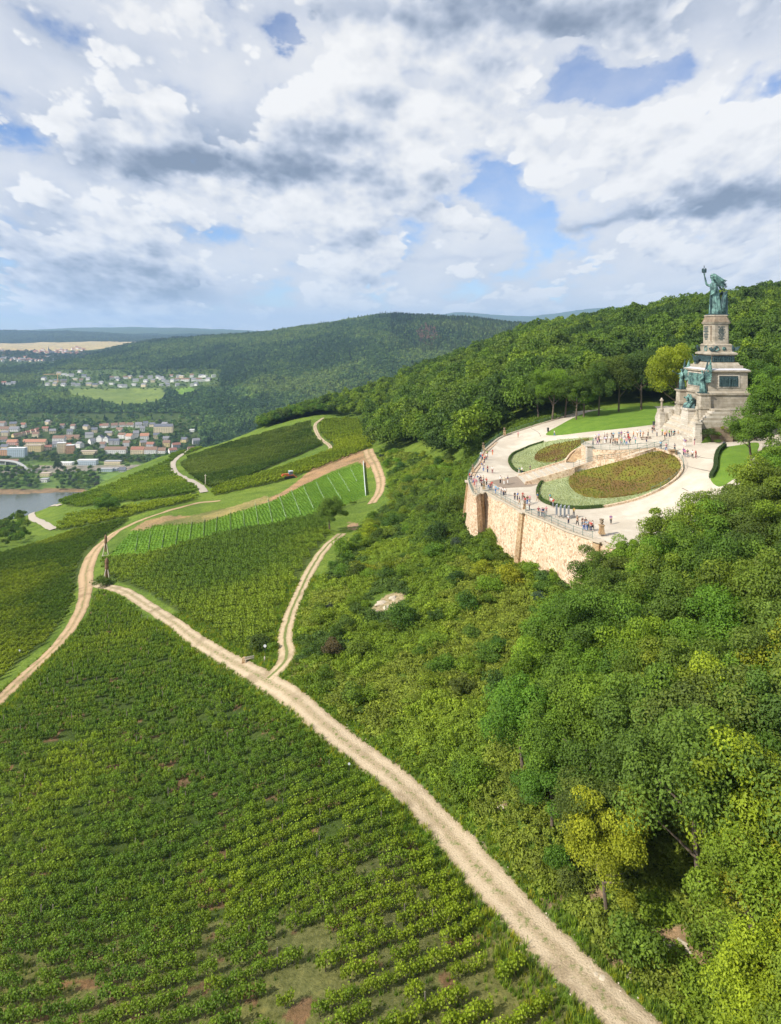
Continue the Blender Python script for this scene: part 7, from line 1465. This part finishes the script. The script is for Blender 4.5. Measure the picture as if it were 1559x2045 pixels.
# trees between the houses and on the river bank
def bank(x, y):
    a, b, z = gpx(x, y); m = (a > -60) & (a < 430) & (z > -250.5)
    d = ((b > 938) & (b < 980) & ((a < 78) | ((a > 112) & (a < 200) & (b > 945)))) | ((b > 903) & (b < 926) & (rs.rand(len(x)) < .7)) | ((b > 845) & (b < 903) & (rs.rand(len(x)) < .38)) | ((b > 926) & (b < 950) & (rs.rand(len(x)) < .10))
    m &= d; m[m] &= clear_of_houses(a[m], b[m], 1.0, 9.0); return m
x, y = poisson(bank, -900, 0, 1050, 2000, 11, 91, .45); z = gz(x, y); n = len(x); c_, _ = pal_pick(['deep', 'mid', 'blue', 'grey', 'lime', 'dark'], [4, 4, 2, 2, 1, 3], n, rs)
scatter('town_trees', T_MID, np.c_[x, y, z - .5], .55 + .5 * rs.rand(n), rs.rand(n) * 6.28, c_, 'trees between the houses and along the river bank')
p = hit(115, 945, 900, 2000); make_tree(p[0], p[1], p[2] - .5, 2.6, 'dark', 0, 'very large round dark tree on the river bank meadow', None, .95)
x, y = poisson(lambda x, y: (lambda a, b, z: (a > 70) & (a < 440) & (b > 740) & (b < 780) & (rs.rand(len(x)) < .5) & clear_of_houses(a, b, .5, 4.0))(*gpx(x, y)), -2000, -500, 2100, 3000, 15, 92, .45); z = gz(x, y); n = len(x); c_, _ = pal_pick(['deep', 'mid', 'dark', 'lime'], [4, 3, 3, 1], n, rs)
scatter('garden_trees', T_MID, np.c_[x, y, z - .5], .5 + .35 * rs.rand(n), rs.rand(n) * 6.28, c_, 'garden trees of the hillside settlement')
x, y = poisson(lambda x, y: (lambda a, b, z: (a > -20) & (a < 170) & (b > 700) & (b < 724) & (rs.rand(len(x)) < .35) & clear_of_houses(a, b, .3, 1.5))(*gpx(x, y)), -3200, -1500, 3700, 5400, 34, 93, .45); z = gz(x, y); n = len(x)
scatter('village_trees', T_FAR, np.c_[x, y, z - 1], .9 + .5 * rs.rand(n), rs.rand(n) * 6.28, np.tile([.035, .065, .025], (n, 1)), 'trees among the houses of the distant village', rs.randint(0, 3, n))

# ------------------------------------------------------------------ air
m, t = new_mat('air'); m.node_tree.nodes.clear(); t = NT(m.node_tree); v = t.n('ShaderNodeVolumePrincipled', ins={'Color': (.42, .64, 1.0, 1), 'Density': 6.0e-5, 'Anisotropy': 0.1}); o_ = t.n('ShaderNodeOutputMaterial'); t.link(v.outputs[0], o_.inputs['Volume'])
zt_ = max(60.0, float(ZG.max())) + 40
b = MB(); b.box(-16000, 16000, -1500, 22600, float(ZG.min()) - 30, zt_); hz_ = b.build('haze', m); tag(hz_, kind='stuff')

# ------------------------------------------------------------------ every label singles out one thing
ONES = 'first second third fourth fifth sixth seventh eighth ninth tenth eleventh twelfth thirteenth fourteenth fifteenth sixteenth seventeenth eighteenth nineteenth'.split()
CARD = {2: ('twentieth', 'twenty'), 3: ('thirtieth', 'thirty'), 4: ('fortieth', 'forty'), 5: ('fiftieth', 'fifty'), 6: ('sixtieth', 'sixty'), 7: ('seventieth', 'seventy'), 8: ('eightieth', 'eighty'), 9: ('ninetieth', 'ninety')}
def ordinal(n): return ONES[n - 1] if n < 20 else (CARD[n // 10][0] if n % 10 == 0 else CARD[n // 10][1] + '-' + ONES[n % 10 - 1])
rows_ = sorted({k for _, k, _ in VINE_ROW})
for ri, k in enumerate(rows_):
    for j, (r, _, _) in enumerate(sorted([v for v in VINE_ROW if v[1] == k], key=lambda v: v[2])):
        r['label'] = 'grape vine, %s from the left in the %s vine row from the bottom' % (ordinal(j + 1), ordinal(ri + 1))
by = {}
for o in scene.objects:
    if o.parent is None and o.get('category') and o.get('label'): by.setdefault(o['label'], []).append(o)
for lab, os_ in by.items():
    if len(os_) > 1:
        os_.sort(key=lambda o: o.location.x / max(o.location.y, 1))
        for j, o in enumerate(os_): o['label'] = lab + ', ' + ('%s from the left' % ordinal(j + 1) if j < 98 else 'far right')
